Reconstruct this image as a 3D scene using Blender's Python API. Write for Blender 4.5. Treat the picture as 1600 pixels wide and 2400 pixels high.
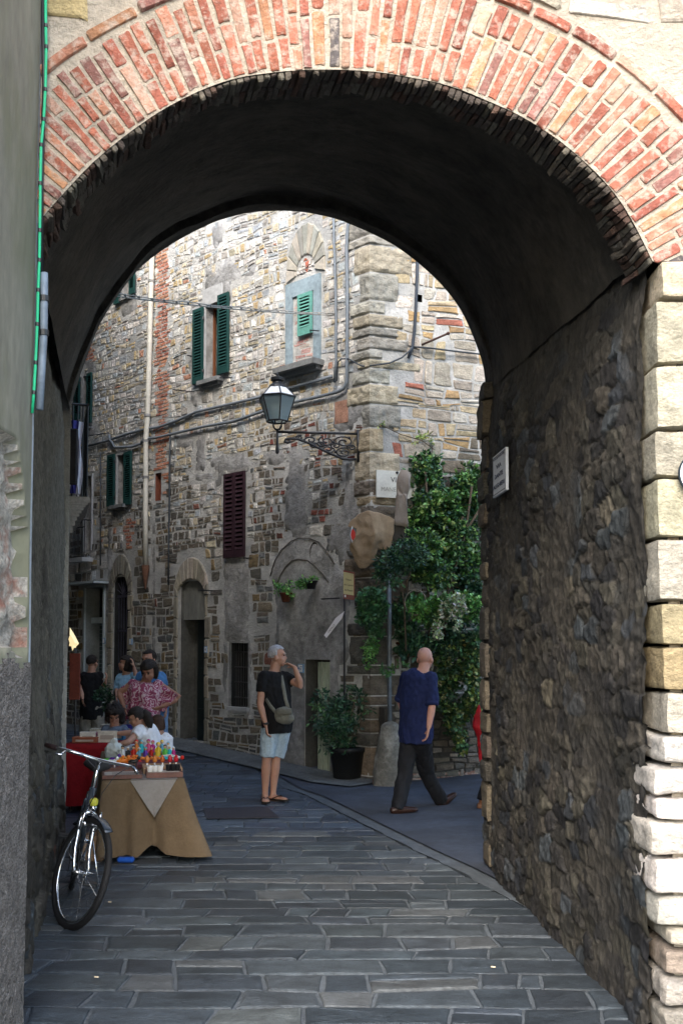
import bpy, math, random
from math import sin, cos, tan, radians, pi, sqrt, atan2
from mathutils import Vector, Matrix, noise
random.seed(7)
S = bpy.context.scene
for o in list(bpy.data.objects): bpy.data.objects.remove(o)

# ------------------------------------------------------------ camera, sky, sun, exposure
FPX = 2400.0; CAMZ = 1.7; PITCH = radians(3.0); PPY = 1510 - FPX*tan(PITCH)   # principal row of the 1600x2400 photo
cd = bpy.data.cameras.new('camera'); cam = bpy.data.objects.new('camera', cd); S.collection.objects.link(cam)
cam.location = (0, 0, CAMZ); cam.rotation_euler = (pi/2 + PITCH, 0, 0)
cd.sensor_fit = 'VERTICAL'; cd.sensor_height = 24; cd.lens = 24*FPX/2400
cd.shift_y = (PPY-1200)/2400.0
cd.clip_start = 0.05; cd.clip_end = 500
S.camera = cam
SUN_EL = radians(40); SUN_AZ = radians(188)     # azimuth from +Y, clockwise: hazy sun behind the camera
W = bpy.data.worlds.new("World"); S.world = W; W.use_nodes = True
nt = W.node_tree; nt.nodes.clear()
sky = nt.nodes.new('ShaderNodeTexSky'); sky.sky_type = 'NISHITA'; sky.sun_disc = False
sky.sun_elevation = SUN_EL; sky.sun_rotation = SUN_AZ; sky.air_density = 1.2; sky.dust_density = 2.0
bg = nt.nodes.new('ShaderNodeBackground'); bg.inputs[1].default_value = 0.15
ow = nt.nodes.new('ShaderNodeOutputWorld')
nt.links.new(sky.outputs[0], bg.inputs[0]); nt.links.new(bg.outputs[0], ow.inputs[0])
sd = bpy.data.lights.new('sun', 'SUN'); sd.energy = 1.15; sd.angle = radians(35); sd.color = (1.0, 0.93, 0.84)
sun = bpy.data.objects.new('sun', sd); S.collection.objects.link(sun)
sdir = Vector((sin(SUN_AZ)*cos(SUN_EL), cos(SUN_AZ)*cos(SUN_EL), sin(SUN_EL)))
sun.rotation_euler = sdir.to_track_quat('Z', 'Y').to_euler(); sun.location = (3, -10, 20)
S.view_settings.view_transform = 'Standard'; S.view_settings.look = 'None'
S.view_settings.exposure = 2.0; S.view_settings.gamma = 1; S.view_settings.use_curve_mapping = False
S.render.engine = 'CYCLES'

# ------------------------------------------------------------ measuring: photo pixel -> ray
def ray(px, py):
    a = (px-800)/FPX; b = (PPY-py)/FPX
    return Vector((a, cos(PITCH)-sin(PITCH)*b, sin(PITCH)+cos(PITCH)*b))
EYE = Vector((0, 0, CAMZ))
def at(px, py, Y):
    d = ray(px, py); return EYE + d*(Y/d.y)
def sp(x): return x if x > 3 else math.log1p(math.exp(x*4))/4 if x > -6 else 0
def gz(x, y):
    r = min(0.10*sp(y-12.9), .3) + 0.05*sp(x-0.9)*min(max((y-9.5)/3, 0), 1)
    return r if y < 40 else r
def onG(px, py):
    d = ray(px, py); t = 0.5
    for i in range(40):
        z = gz(EYE.x+d.x*t, EYE.y+d.y*t); t = (z-CAMZ)/d.z
    return EYE + d*t
class Plane:                                    # a vertical plane with (u, v, w) = along, up, out
    def __init__(s, o, dirn, nrm): s.o = Vector((o[0], o[1], 0)); s.d = Vector(dirn).normalized(); s.n = Vector(nrm).normalized()
    def __call__(s, u, v, w=0): return s.o + s.d*u + s.n*w + Vector((0, 0, v))
    def inv(s, px, py, w=0):
        r = ray(px, py); t = ((s.o + s.n*w - EYE).dot(s.n))/r.dot(s.n); p = EYE + r*t
        return ((p-s.o).dot(s.d), p.z)
    def rect(s, xl, xr, yt, yb, w=0):           # pixel box -> (u0, u1, v0, v1)
        ym = (yt+yb)/2; xm = (xl+xr)/2
        a = s.inv(xl, ym, w)[0]; b = s.inv(xr, ym, w)[0]
        return (min(a, b), max(a, b), s.inv(xm, yb, w)[1], s.inv(xm, yt, w)[1])
def z3(x, y): return (150+x/2.851, 480+y/2.851)
def z4(x, y): return (600+x/2.851, 480+y/2.851)
def z5(x, y): return (150+x/2.851, 1000+y/2.851)
def z6(x, y): return (600+x/2.851, 1000+y/2.851)
def z7(x, y): return (100+x/3.733, 1450+y/3.733)
def z8(x, y): return (480+x/2.34, 1450+y/2.34)
def z9(x, y): return (800+x/4.48, 1050+y/4.48)

# ------------------------------------------------------------ materials
MATS = {}
def mat(name, col=(.5, .5, .5), rough=.85, bump=.3, bscale=40, var=.25, vscale=5, attr=False, metal=0, spec=.3,
        stretch=(1, 1, 1), stain=None, stainscale=1.5, bdist=.02, emit=None, weave=0, alpha=None, trans=0, sss=0, fine=0):
    if name in MATS: return MATS[name]
    m = bpy.data.materials.new(name); m.use_nodes = True; MATS[name] = m
    n = m.node_tree.nodes; l = m.node_tree.links; P = n['Principled BSDF']
    P.inputs['Roughness'].default_value = rough; P.inputs['Metallic'].default_value = metal
    P.inputs['Specular IOR Level'].default_value = spec
    tc = n.new('ShaderNodeTexCoord'); mp = n.new('ShaderNodeMapping'); mp.inputs['Scale'].default_value = stretch
    ge = n.new('ShaderNodeNewGeometry')
    l.new(tc.outputs['Object'], mp.inputs[0])
    if attr:
        c = n.new('ShaderNodeAttribute'); c.attribute_name = 'Col'; src = c.outputs['Color']
    else:
        c = n.new('ShaderNodeRGB'); c.outputs[0].default_value = (*col, 1); src = c.outputs[0]
    def nz(sc, det=6, rg=.6):
        t = n.new('ShaderNodeTexNoise'); t.inputs['Scale'].default_value = sc; t.inputs['Detail'].default_value = det
        t.inputs['Roughness'].default_value = rg; l.new(mp.outputs[0], t.inputs[0]); return t
    if var > 0:
        for sc, am in ((vscale, var), (vscale*7, var*.8)):
            t = nz(sc); r = n.new('ShaderNodeMapRange'); r.inputs[1].default_value = .3; r.inputs[2].default_value = .7
            r.inputs[3].default_value = 1-am; r.inputs[4].default_value = 1+am*.8
            l.new(t.outputs[0], r.inputs[0])
            x = n.new('ShaderNodeVectorMath'); x.operation = 'SCALE'; l.new(src, x.inputs[0]); l.new(r.outputs[0], x.inputs['Scale']); src = x.outputs[0]
    if stain:
        t = nz(stainscale, 8, .65); r = n.new('ShaderNodeMapRange'); r.inputs[1].default_value = .48; r.inputs[2].default_value = .62
        l.new(t.outputs[0], r.inputs[0]); x = n.new('ShaderNodeMix'); x.data_type = 'RGBA'
        q = n.new('ShaderNodeMath'); q.operation = 'MULTIPLY'; q.inputs[1].default_value = stain[3]; l.new(r.outputs[0], q.inputs[0])
        l.new(q.outputs[0], x.inputs[0]); l.new(src, x.inputs[6]); x.inputs[7].default_value = (*stain[:3], 1); src = x.outputs[2]
    l.new(src, P.inputs['Base Color'])
    if bump > 0:
        t = nz(bscale, 8, .7); b = n.new('ShaderNodeBump'); b.inputs['Strength'].default_value = bump; b.inputs['Distance'].default_value = bdist
        l.new(t.outputs[0], b.inputs['Height'])
        if fine:
            v = n.new('ShaderNodeTexVoronoi'); v.inputs['Scale'].default_value = fine; l.new(mp.outputs[0], v.inputs[0])
            b2 = n.new('ShaderNodeBump'); b2.inputs['Strength'].default_value = 1; b2.inputs['Distance'].default_value = bdist; l.new(v.outputs[0], b2.inputs['Height'])
            b2.invert = True; l.new(b.outputs[0], b2.inputs['Normal']); b = b2
        if weave:
            for ax in (0, 2):
                wv = n.new('ShaderNodeTexWave'); wv.bands_direction = 'XZ'[ax // 2]; wv.inputs['Scale'].default_value = weave; wv.inputs['Distortion'].default_value = 1.5
                l.new(tc.outputs['Object'], wv.inputs[0]); b2 = n.new('ShaderNodeBump'); b2.inputs['Strength'].default_value = .5; b2.inputs['Distance'].default_value = .004
                l.new(wv.outputs[0], b2.inputs['Height']); l.new(b.outputs[0], b2.inputs['Normal']); b = b2
        l.new(b.outputs[0], P.inputs['Normal'])
    if trans: P.inputs['Transmission Weight'].default_value = trans
    if sss: P.inputs['Subsurface Weight'].default_value = sss; P.inputs['Subsurface Scale'].default_value = .01
    if emit: P.inputs['Emission Color'].default_value = (*emit[:3], 1); P.inputs['Emission Strength'].default_value = emit[3]
    return m

# ------------------------------------------------------------ mesh collecting
def link(o, parent=None):
    S.collection.objects.link(o)
    if parent: o.parent = parent; o.matrix_parent_inverse = parent.matrix_world.inverted() if False else Matrix.Translation(-Vector(parent.location)) if parent.parent is None else Matrix()
    return o
class MB:
    def __init__(s, col=None): s.v = []; s.f = []; s.c = []; s.m = []; s.col = col or (1, 1, 1); s.mi = 0
    def add(s, vs, fs, col=None):
        k = len(s.v); s.v += [tuple(p) for p in vs]; s.f += [tuple(k+i for i in f) for f in fs]
        s.c += [tuple(col or s.col)]*len(vs); s.m += [s.mi]*len(fs)
    def box(s, c, sz, rot=None, col=None, bev=0):
        x, y, z = sz[0]/2, sz[1]/2, sz[2]/2
        if bev:
            b = min(bev, x*.9, y*.9, z*.9); vs = []; import itertools
            for sx, sy, sz_ in itertools.product((-1, 1), repeat=3):
                vs += [Vector((sx*(x-b), sy*(y-b), sz_*z)), Vector((sx*(x-b), sy*y, sz_*(z-b))), Vector((sx*x, sy*(y-b), sz_*(z-b)))]
            import bmesh
            bm = bmesh.new(); [bm.verts.new(p) for p in vs]; bmesh.ops.convex_hull(bm, input=bm.verts)
            bm.verts.index_update(); vs = [p.co.copy() for p in bm.verts]; fs = [[q.index for q in f.verts] for f in bm.faces]; bm.free()
        else:
            vs = [Vector((a*x, b*y, d*z)) for a in (-1, 1) for b in (-1, 1) for d in (-1, 1)]
            fs = [(0, 1, 3, 2), (4, 6, 7, 5), (0, 4, 5, 1), (2, 3, 7, 6), (0, 2, 6, 4), (1, 5, 7, 3)]
        M = rot or Matrix()
        s.add([Vector(c)+M @ p for p in vs], fs, col)
    def quadbox(s, p4, t, col=None):            # four corners, thickness vector
        t = Vector(t); a = [Vector(p) for p in p4]; b = [p+t for p in a]
        s.add(a+b, [(0, 1, 2, 3), (7, 6, 5, 4), (0, 4, 5, 1), (1, 5, 6, 2), (2, 6, 7, 3), (3, 7, 4, 0)], col)
    def tube(s, pts, r, n=8, ref=None, col=None, closed=False):
        pts = [Vector(p) for p in pts]; N = len(pts)
        if not isinstance(r, (list, tuple)): r = [r]*N
        vs = []; fs = []; prev = None
        for i, p in enumerate(pts):
            if closed: t = pts[(i+1) % N]-pts[i-1]
            else: t = pts[min(i+1, N-1)]-pts[max(i-1, 0)]
            if t.length < 1e-9: t = Vector((0, 0, 1))
            t.normalize()
            if ref: a = Vector(ref)-t*Vector(ref).dot(t)
            elif prev is not None: a = prev-t*prev.dot(t)
            else: a = t.orthogonal()
            if a.length < 1e-6: a = t.orthogonal()
            a.normalize(); prev = a; b = t.cross(a)
            ra, rb = r[i] if isinstance(r[i], (list, tuple)) else (r[i], r[i])
            for k in range(n): q = 2*pi*k/n; vs.append(p+a*ra*cos(q)+b*rb*sin(q))
        for i in range(N if closed else N-1):
            j = (i+1) % N
            for k in range(n): fs.append((i*n+k, i*n+(k+1) % n, j*n+(k+1) % n, j*n+k))
        if not closed:
            fs.append(tuple(range(n-1, -1, -1))); fs.append(tuple((N-1)*n+k for k in range(n)))
        s.add(vs, fs, col)
    def ball(s, c, r, seg=12, rings=8, rot=None, col=None):
        if not isinstance(r, (list, tuple)): r = (r, r, r)
        vs = []; fs = []; M = rot or Matrix(); c = Vector(c)
        for i in range(1, rings):
            th = pi*i/rings
            for k in range(seg): q = 2*pi*k/seg; vs.append(c+M @ Vector((r[0]*sin(th)*cos(q), r[1]*sin(th)*sin(q), r[2]*cos(th))))
        top = len(vs); vs.append(c+M @ Vector((0, 0, r[2]))); vs.append(c+M @ Vector((0, 0, -r[2])))
        for i in range(rings-2):
            for k in range(seg): fs.append((i*seg+k, (i+1)*seg+k, (i+1)*seg+(k+1) % seg, i*seg+(k+1) % seg))
        for k in range(seg): fs.append((top, k, (k+1) % seg)); fs.append((top+1, (rings-2)*seg+(k+1) % seg, (rings-2)*seg+k))
        s.add(vs, fs, col)
    def grid(s, fn, nu, nv, col=None, colfn=None):
        vs = [fn(i/nu, j/nv) for j in range(nv+1) for i in range(nu+1)]
        fs = [(j*(nu+1)+i, j*(nu+1)+i+1, (j+1)*(nu+1)+i+1, (j+1)*(nu+1)+i) for j in range(nv) for i in range(nu)]
        k = len(s.c); s.add(vs, fs, col)
        if colfn: s.c[k:] = [colfn(i/nu, j/nv) for j in range(nv+1) for i in range(nu+1)]
    def build(s, name, m, parent=None, smooth=False):
        me = bpy.data.meshes.new(name); me.from_pydata(s.v, [], s.f)
        for x in (m if isinstance(m, list) else [m]): me.materials.append(x)
        at_ = me.color_attributes.new('Col', 'FLOAT_COLOR', 'POINT')
        flat = []
        for c in s.c: flat += [c[0], c[1], c[2], 1.0]
        at_.data.foreach_set('color', flat)
        me.polygons.foreach_set('material_index', s.m)
        if smooth: me.polygons.foreach_set('use_smooth', [True]*len(s.f))
        me.update()
        o = bpy.data.objects.new(name, me); link(o, parent); return o
def tag(o, label=None, cat=None, group=None, kind=None):
    if label: o['label'] = label
    if cat: o['category'] = cat
    if group: o['group'] = group
    if kind: o['kind'] = kind
    return o
def empty(name, loc, label=None, cat=None, group=None):
    o = bpy.data.objects.new(name, None); o.location = loc; o.empty_display_size = .1; S.collection.objects.link(o)
    return tag(o, label, cat, group)
def text(name, s, size, origin, xd, up, m, parent=None, align='CENTER', depth=.001, sx=1):
    cu = bpy.data.curves.new(name, 'FONT'); cu.body = s; cu.size = size; cu.align_x = align; cu.align_y = 'CENTER'; cu.extrude = depth
    t = bpy.data.objects.new(name+'_tmp', cu); S.collection.objects.link(t)
    me = bpy.data.meshes.new_from_object(t.evaluated_get(bpy.context.evaluated_depsgraph_get()))
    bpy.data.objects.remove(t)
    xd = Vector(xd).normalized(); up = Vector(up).normalized(); nn = xd.cross(up)
    M = Matrix(((xd.x*sx, up.x, nn.x, origin[0]), (xd.y*sx, up.y, nn.y, origin[1]), (xd.z*sx, up.z, nn.z, origin[2]), (0, 0, 0, 1)))
    me.transform(M); me.materials.clear(); me.materials.append(m)
    o = bpy.data.objects.new(name, me); link(o, parent); return o

# ------------------------------------------------------------ masonry
def add_stone(mb, q, mp, gap, h, col, jit=.12, dome=.35, tilt=.3, rk=.05):
    """q: four (u,v) corners anticlockwise; one rounded, slightly tilted stone face standing h proud"""
    c = (sum(p[0] for p in q)/4, sum(p[1] for p in q)/4); pts = []
    L = [sqrt((q[i][0]-q[i-3][0])**2+(q[i][1]-q[i-3][1])**2) for i in range(4)]
    mn = max(min(min(L[0], L[2]), min(L[1], L[3])), .001)
    k = min(random.uniform(.10, .28)*mn, rk*random.uniform(.5, 1))
    for i in range(4):
        a = q[i]; b = q[(i+1) % 4]; d = (b[0]-a[0], b[1]-a[1]); l = max(sqrt(d[0]**2+d[1]**2), 1e-6); e = (d[0]/l, d[1]/l)
        nrm = (-e[1], e[0])
        for t in (k/l, .5, 1-k/l):
            j = random.uniform(0, jit)*mn*(.5 if t != .5 else .8)
            pts.append((a[0]+d[0]*t+nrm[0]*(gap/2+j), a[1]+d[1]*t+nrm[1]*(gap/2+j)))
    n = len(pts); tx = random.uniform(-tilt, tilt)*h; ty = random.uniform(-tilt, tilt)*h
    su = max(abs(p[0]-c[0]) for p in pts)+1e-6; sv = max(abs(p[1]-c[1]) for p in pts)+1e-6
    vs = []
    for sc, w in ((1.0, -.25), (.985, .55), (.9, .92)):
        for p in pts:
            du = (p[0]-c[0])*sc; dv = (p[1]-c[1])*sc
            ww = h*w + (tx*du/su+ty*dv/sv if w > 0 else 0) + (random.uniform(-.12, .12)*h if w > .6 else 0)
            vs.append(mp(c[0]+du, c[1]+dv, ww))
    vs.append(mp(c[0]+random.uniform(-.2, .2)*su, c[1]+random.uniform(-.2, .2)*sv, h*(1+random.uniform(-.2, dome))))
    fs = []
    for r in (0, 1):
        for i in range(n): fs.append((r*n+i, r*n+(i+1) % n, (r+1)*n+(i+1) % n, (r+1)*n+i))
    for i in range(n): fs.append((2*n+i, 2*n+(i+1) % n, 3*n))
    mb.add(vs, fs, col)
def pick(pal):
    w = [p[3] if len(p) > 3 else 1 for p in pal]; p = random.choices(pal, w)[0]; k = random.uniform(.78, 1.2)
    return tuple(min(x*k*random.uniform(.98, 1.02), .9) for x in p[:3])
def masonry(mb, mp, u0, u1, v0, v1, rh, ww, gap, h, palf, keep, jit=.12, wob=.03, split=.25, drop=.03, lean=.02, big=0, rk=.05):
    v = v0; k = 0; sd_ = random.uniform(0, 100)
    def cur(i, vv, u): return vv + wob*noise.noise(Vector((u*1.7, i*3.1+sd_, 0)))*2
    while v < v1:
        H = random.uniform(*rh)
        if random.random() < big: H *= 1.7
        u = u0-random.uniform(0, ww[1]); pl = 0
        while u < u1:
            w_ = random.uniform(*ww)*(1.25 if random.random() < .2 else 1); ln = random.uniform(-lean, lean)
            a, b = u, u+w_
            q = [(a-pl, cur(k, v, a)), (b-ln, cur(k, v, b)), (b+ln, cur(k+1, v+H, b)), (a+pl, cur(k+1, v+H, a))]
            cells = [q]
            if random.random() < split and H > .07:
                t = random.uniform(.35, .65); m1 = (q[0][0]*(1-t)+q[3][0]*t, q[0][1]*(1-t)+q[3][1]*t); t2 = t+random.uniform(-.08, .08)
                m2 = (q[1][0]*(1-t2)+q[2][0]*t2, q[1][1]*(1-t2)+q[2][1]*t2); cells = [[q[0], q[1], m2, m1], [m1, m2, q[2], q[3]]]
            elif random.random() < split and w_ > .12:
                t = random.uniform(.35, .65); m1 = (q[0][0]*(1-t)+q[1][0]*t, q[0][1]*(1-t)+q[1][1]*t); t2 = t+random.uniform(-.1, .1)
                m2 = (q[3][0]*(1-t2)+q[2][0]*t2, q[3][1]*(1-t2)+q[2][1]*t2); cells = [[q[0], m1, m2, q[3]], [m1, q[1], q[2], m2]]
            for cc in cells:
                if random.random() < drop: continue
                ce = (sum(p[0] for p in cc)/4, sum(p[1] for p in cc)/4)
                if keep(*ce) and all(keep(p[0]*.8+ce[0]*.2, p[1]*.8+ce[1]*.2) for p in cc):
                    add_stone(mb, cc, mp, gap*random.uniform(.6, 1.5), random.uniform(*h), pick(palf(*ce)), jit, rk=rk)
            u = b; pl = ln
        v += H; k += 1
def holed(mb, mp, u0, u1, v0, v1, holes, step=.5, w=0, rough=0, col=None):
    us = sorted(set([u0, u1]+[x for r in holes for x in r[:2] if u0 < x < u1]+[u0+step*i for i in range(1, int((u1-u0)/step)+1) if u0+step*i < u1]))
    vs = sorted(set([v0, v1]+[x for r in holes for x in r[2:4] if v0 < x < v1]+[v0+step*i for i in range(1, int((v1-v0)/step)+1) if v0+step*i < v1]))
    P = []; idx = {}
    for j, v in enumerate(vs):
        for i, u in enumerate(us):
            idx[i, j] = len(P); P.append(mp(u, v, w+(rough*noise.noise(Vector((u*3, v*3, 1))) if rough else 0)))
    F = []
    for j in range(len(vs)-1):
        for i in range(len(us)-1):
            cu, cv = (us[i]+us[i+1])/2, (vs[j]+vs[j+1])/2
            if not any(r[0] < cu < r[1] and r[2] < cv < r[3] for r in holes): F.append((idx[i, j], idx[i+1, j], idx[i+1, j+1], idx[i, j+1]))
    mb.add(P, F, col)
def rubble_wall(PLN, u0, u1, v0, topf, cw, ch, depth, step, pal, mortar, mask, seed, name, m, parent, patch=.1, back=0):
    # one continuous worn rubble face: every stone of it is relief in the mesh, smeared over by old mortar
    import numpy as np
    nu = int((u1-u0)/step); nv = int((max(topf(u0), topf(u1))-v0)/step)+1; rg = np.random.RandomState(seed)
    gu = int((u1-u0)/cw)+6; gv = int(nv*step/ch)+8
    jx = rg.uniform(-.42, .42, (gv, gu)); jy = rg.uniform(-.36, .36, (gv, gu)); hg_ = rg.uniform(.35, 1, (gv, gu)); tl = rg.uniform(-1, 1, (gv, gu, 2))
    cols_ = np.array([pick(pal) for _ in range(gv*gu)]).reshape(gv, gu, 3)
    U, V = np.meshgrid(np.linspace(u0, u1, nu+1), np.arange(nv+1)*step+v0)
    wu = np.array([[noise.noise(Vector((u*2.3, v*2.3, seed)))*.09+noise.noise(Vector((u*9, v*9, seed)))*.022 for u in U[0]] for v in V[:, 0]])
    wv = np.array([[noise.noise(Vector((u*2.1, v*2.1, seed+9)))*.07+noise.noise(Vector((u*8, v*8, seed+7)))*.018 for u in U[0]] for v in V[:, 0]])
    X = (U+wu-u0)/cw+2; Y = (V+wv-v0)/ch+2; best = np.full(U.shape, 9.); sec = np.full(U.shape, 9.); bi = np.zeros(U.shape, int); bj = np.zeros(U.shape, int); bdx = np.zeros(U.shape); bdy = np.zeros(U.shape)
    fj = np.floor(Y).astype(int)
    for dj in (-1, 0, 1):
        for di in (-1, 0, 1):
            J_ = np.clip(fj+dj, 0, gv-1); off = (J_ % 2)*.5; I_ = np.clip(np.floor(X-off).astype(int)+di, 0, gu-1)
            dx = X-(I_+.5+off+jx[J_, I_]); dy = Y-(J_+.5+jy[J_, I_]); d = np.maximum(abs(dx), abs(dy)*1.05)*.78+np.sqrt(dx*dx+dy*dy)*.22
            nb = d < best; sec = np.where(nb, best, np.minimum(sec, d)); best = np.where(nb, d, best); bi = np.where(nb, I_, bi); bj = np.where(nb, J_, bj); bdx = np.where(nb, dx, bdx); bdy = np.where(nb, dy, bdy)
    e = np.clip((sec-best)/.13, 0, 1); e = e*e*(3-2*e)
    vs = []; cs = []
    for j in range(nv+1):
        for i in range(nu+1):
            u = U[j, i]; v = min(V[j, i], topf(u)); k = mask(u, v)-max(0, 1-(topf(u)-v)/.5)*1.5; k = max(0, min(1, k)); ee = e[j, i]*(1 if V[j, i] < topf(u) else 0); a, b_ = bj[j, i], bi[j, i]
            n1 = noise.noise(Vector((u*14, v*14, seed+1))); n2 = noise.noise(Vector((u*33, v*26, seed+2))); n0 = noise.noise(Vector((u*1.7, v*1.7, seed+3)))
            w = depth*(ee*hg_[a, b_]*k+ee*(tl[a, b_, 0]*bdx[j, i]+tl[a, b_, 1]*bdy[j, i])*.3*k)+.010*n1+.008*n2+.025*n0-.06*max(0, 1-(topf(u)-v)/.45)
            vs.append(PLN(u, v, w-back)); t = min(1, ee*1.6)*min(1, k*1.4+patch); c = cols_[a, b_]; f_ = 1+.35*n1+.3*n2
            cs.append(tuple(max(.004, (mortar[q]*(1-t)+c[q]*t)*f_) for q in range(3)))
    mb = MB(); W_ = nu+1; mb.v = [tuple(p) for p in vs]; mb.c = cs; mb.f = [(j*W_+i, j*W_+i+1, (j+1)*W_+i+1, (j+1)*W_+i) for j in range(nv) for i in range(nu)]; mb.m = [0]*len(mb.f)
    return mb.build(name, m, parent, True)
def rough_block(mb, lo, hi, col, amp=.01, n=(6, 6, 6), rnd=.02):
    """a stone block with worn edges and an uneven face"""
    lo = Vector(lo); hi = Vector(hi); c = (lo+hi)/2; hs = (hi-lo)/2; sd_ = Vector((random.random()*50,)*3)
    for ax in range(3):
        for sg in (-1, 1):
            a, b = (ax+1) % 3, (ax+2) % 3
            def fn(s, t, ax=ax, sg=sg, a=a, b=b):
                p = Vector((0, 0, 0)); p[ax] = sg*hs[ax]; p[a] = (s*2-1)*hs[a]*sg; p[b] = (t*2-1)*hs[b]
                inn = Vector([max(min(p[k], hs[k]-rnd), -hs[k]+rnd) for k in range(3)]); d = p-inn
                if d.length > 1e-9: p = inn+d.normalized()*rnd
                nn = noise.noise_vector((c+p)*7+sd_)*amp + noise.noise_vector((c+p)*22+sd_)*amp*.45
                return c+p+nn
            mb.grid(fn, n[a], n[b], col)
# ------------------------------------------------------------ shared materials
M_stone = mat('stone', attr=True, bump=.9, bscale=20, var=.34, vscale=8, stretch=(1, 1, 1.4), fine=0, bdist=.035)
M_brick = mat('brick', attr=True, bump=.9, bscale=42, var=.26, vscale=9, stain=(.58, .50, .42, .6), stainscale=24, bdist=.025)
M_mortar = mat('mortar', (.56, .49, .40), bump=1, bscale=38, var=.24, vscale=4, bdist=.035, stain=(.5, .44, .36, .6), stainscale=3)
M_fmortar = mat('facade_mortar', (.50, .50, .48), bump=.8, bscale=30, var=.3, vscale=1.5, stain=(.28, .29, .29, .6), stainscale=.8, bdist=.03)
M_dark = mat('darkened_plaster', (.05, .044, .036), bump=1, bscale=7, var=.55, vscale=2.2, bdist=.07, stain=(.10, .088, .07, .6), stainscale=1.8)  # plaster colour lowered to stand in for the vault's deep shade
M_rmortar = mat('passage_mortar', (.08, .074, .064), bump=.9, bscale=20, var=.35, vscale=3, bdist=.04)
M_plaster = mat('grey_plaster', (.33, .33, .325), bump=1, bscale=11, var=.42, vscale=1.6, stain=(.19, .19, .18, .8), stainscale=2.2, bdist=.03)
M_olive = mat('weathered_render', (.225, .215, .17), bump=.35, bscale=14, var=.22, vscale=3, stretch=(1, 1, .35), stain=(.17, .17, .11, .8), stainscale=2.5)
M_rough = mat('roughcast', (.30, .27, .245), bump=1, bscale=70, var=.4, vscale=22, bdist=.03, fine=75)
M_iron = mat('black_iron', (.015, .017, .02), rough=.45, bump=.15, bscale=80, var=.1, spec=.5)
M_flag = mat('flagstone', attr=True, rough=.42, bump=1, bscale=24, var=.45, vscale=5, stretch=(1, 2.2, 1), spec=.5, bdist=.012)
M_joint = mat('paving_mortar', (.09, .105, .12), rough=.8, bump=.6, bscale=35, var=.25, vscale=4)
M_asph = mat('asphalt', (.06, .072, .098), rough=.7, bump=.8, bscale=110, var=.3, vscale=2, spec=.4, stain=(.035, .04, .05, .8), stainscale=.9)
M_wood = mat('brown_wood', (.16, .06, .025), rough=.6, bump=.3, bscale=10, var=.3, vscale=3, stretch=(8, 8, .8))
M_black = mat('darkness', (.012, .012, .012), bump=0, var=0)
M_green = mat('green_shutter_paint', (.012, .052, .048), rough=.5, bump=.15, var=.2, vscale=4)
M_teal = mat('pale_green_shutter_paint', (.13, .34, .29), rough=.5, bump=.15, var=.2)
M_purple = mat('maroon_shutter_paint', (.038, .018, .026), rough=.35, bump=.1, var=.2, spec=.6)
M_white = mat('cream_pipe', (.62, .6, .52), rough=.5, bump=.1, var=.1)
M_vous = mat('sandstone_voussoir', attr=True, bump=.4, bscale=16, var=.2, vscale=5)

# ------------------------------------------------------------ main planes
YF = 4.4                                           # front of the gateway
FR = Plane((0, YF), (1, 0, 0), (0, -1, 0))
RB = onG(1118, 2022)                               # far right foot of the passage
far_r = (1.10, RB.y); far_l = (-2.36, 8.75)
BK = Plane(far_l, (far_r[0]-far_l[0], far_r[1]-far_l[1], 0), (-(far_r[1]-far_l[1])*-1, -(far_r[0]-far_l[0])*-1, 0))
BK.n = Vector((-BK.d.y, BK.d.x, 0))                # away from the camera
C0 = onG(868, 1831)
FA = Plane(C0, (-1, 1, 0), (-1, -1, 0))
RI = Plane(C0, (.94, .34, 0), (.34, -.94, 0))

# ------------------------------------------------------------ ground
g = MB()
def gfn(s, t):
    x = -60+120*s; y = -30+110*t; return Vector((x, y, gz(x, y)-.012))
xs = [-60, -20, -8]+[-5+.5*i for i in range(25)]+[10, 20, 60]; ys = [-30, -8, 0]+[1+.5*i for i in range(44)]+[26, 34, 50, 80]
vv = [(x, y, gz(x, y)-.012) for y in ys for x in xs]; n = len(xs)
g.add(vv, [(j*n+i, j*n+i+1, (j+1)*n+i+1, (j+1)*n+i) for j in range(len(ys)-1) for i in range(n-1)])
tag(g.build('ground', M_joint), kind='structure')
# the border line between flagstones and asphalt (photo pixels -> ground)
bl = [onG(*p) for p in ((1135, 2062), (1060, 2024), (993, 1993), (865, 1929), (779, 1886), (736, 1865), (690, 1850))]
bl = [bl[0]+(bl[0]-bl[1])*3]+bl+[Vector((-2.5, 18.0, 0)), Vector((-5, 23, 0))]
def border_x(y):
    for a, b in zip(bl, bl[1:]):
        if min(a.y, b.y) <= y <= max(a.y, b.y): return a.x+(b.x-a.x)*(y-a.y)/(b.y-a.y+1e-9)
    return 9 if y < bl[0].y else -9
def mpG(u, v, w):
    u = min(u, border_x(v)-.09); return Vector((u, v, gz(u, v)+w-.008))
cool = [(.05, .064, .078, 3), (.068, .083, .096, 2), (.036, .046, .056, 2), (.09, .10, .106, 1)]
fl = MB()
masonry(fl, mpG, -2.4, 2.4, 3.2, 9.2, (.17, .27), (.22, .62), .012, (.006, .013), lambda u, v: cool,
        lambda u, v: u < border_x(v)+1.2, jit=.05, wob=.03, split=.08, drop=0.0, lean=.025, rk=.014)
masonry(fl, mpG, -5, 1.2, 9.2, 22, (.19, .29), (.24, .6), .010, (.005, .010), lambda u, v: [(.058, .078, .108, 3), (.074, .096, .125, 2), (.045, .058, .08, 1)],  # street slabs coloured bluer and lighter to lift the dim street
        lambda u, v: u < border_x(v)+1.2, jit=.05, wob=.03, split=.08, drop=0.0, lean=.025, rk=.014)
tag(fl.build('paving', M_flag), kind='structure')
ky = MB()                                          # gutter course along the border
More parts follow.
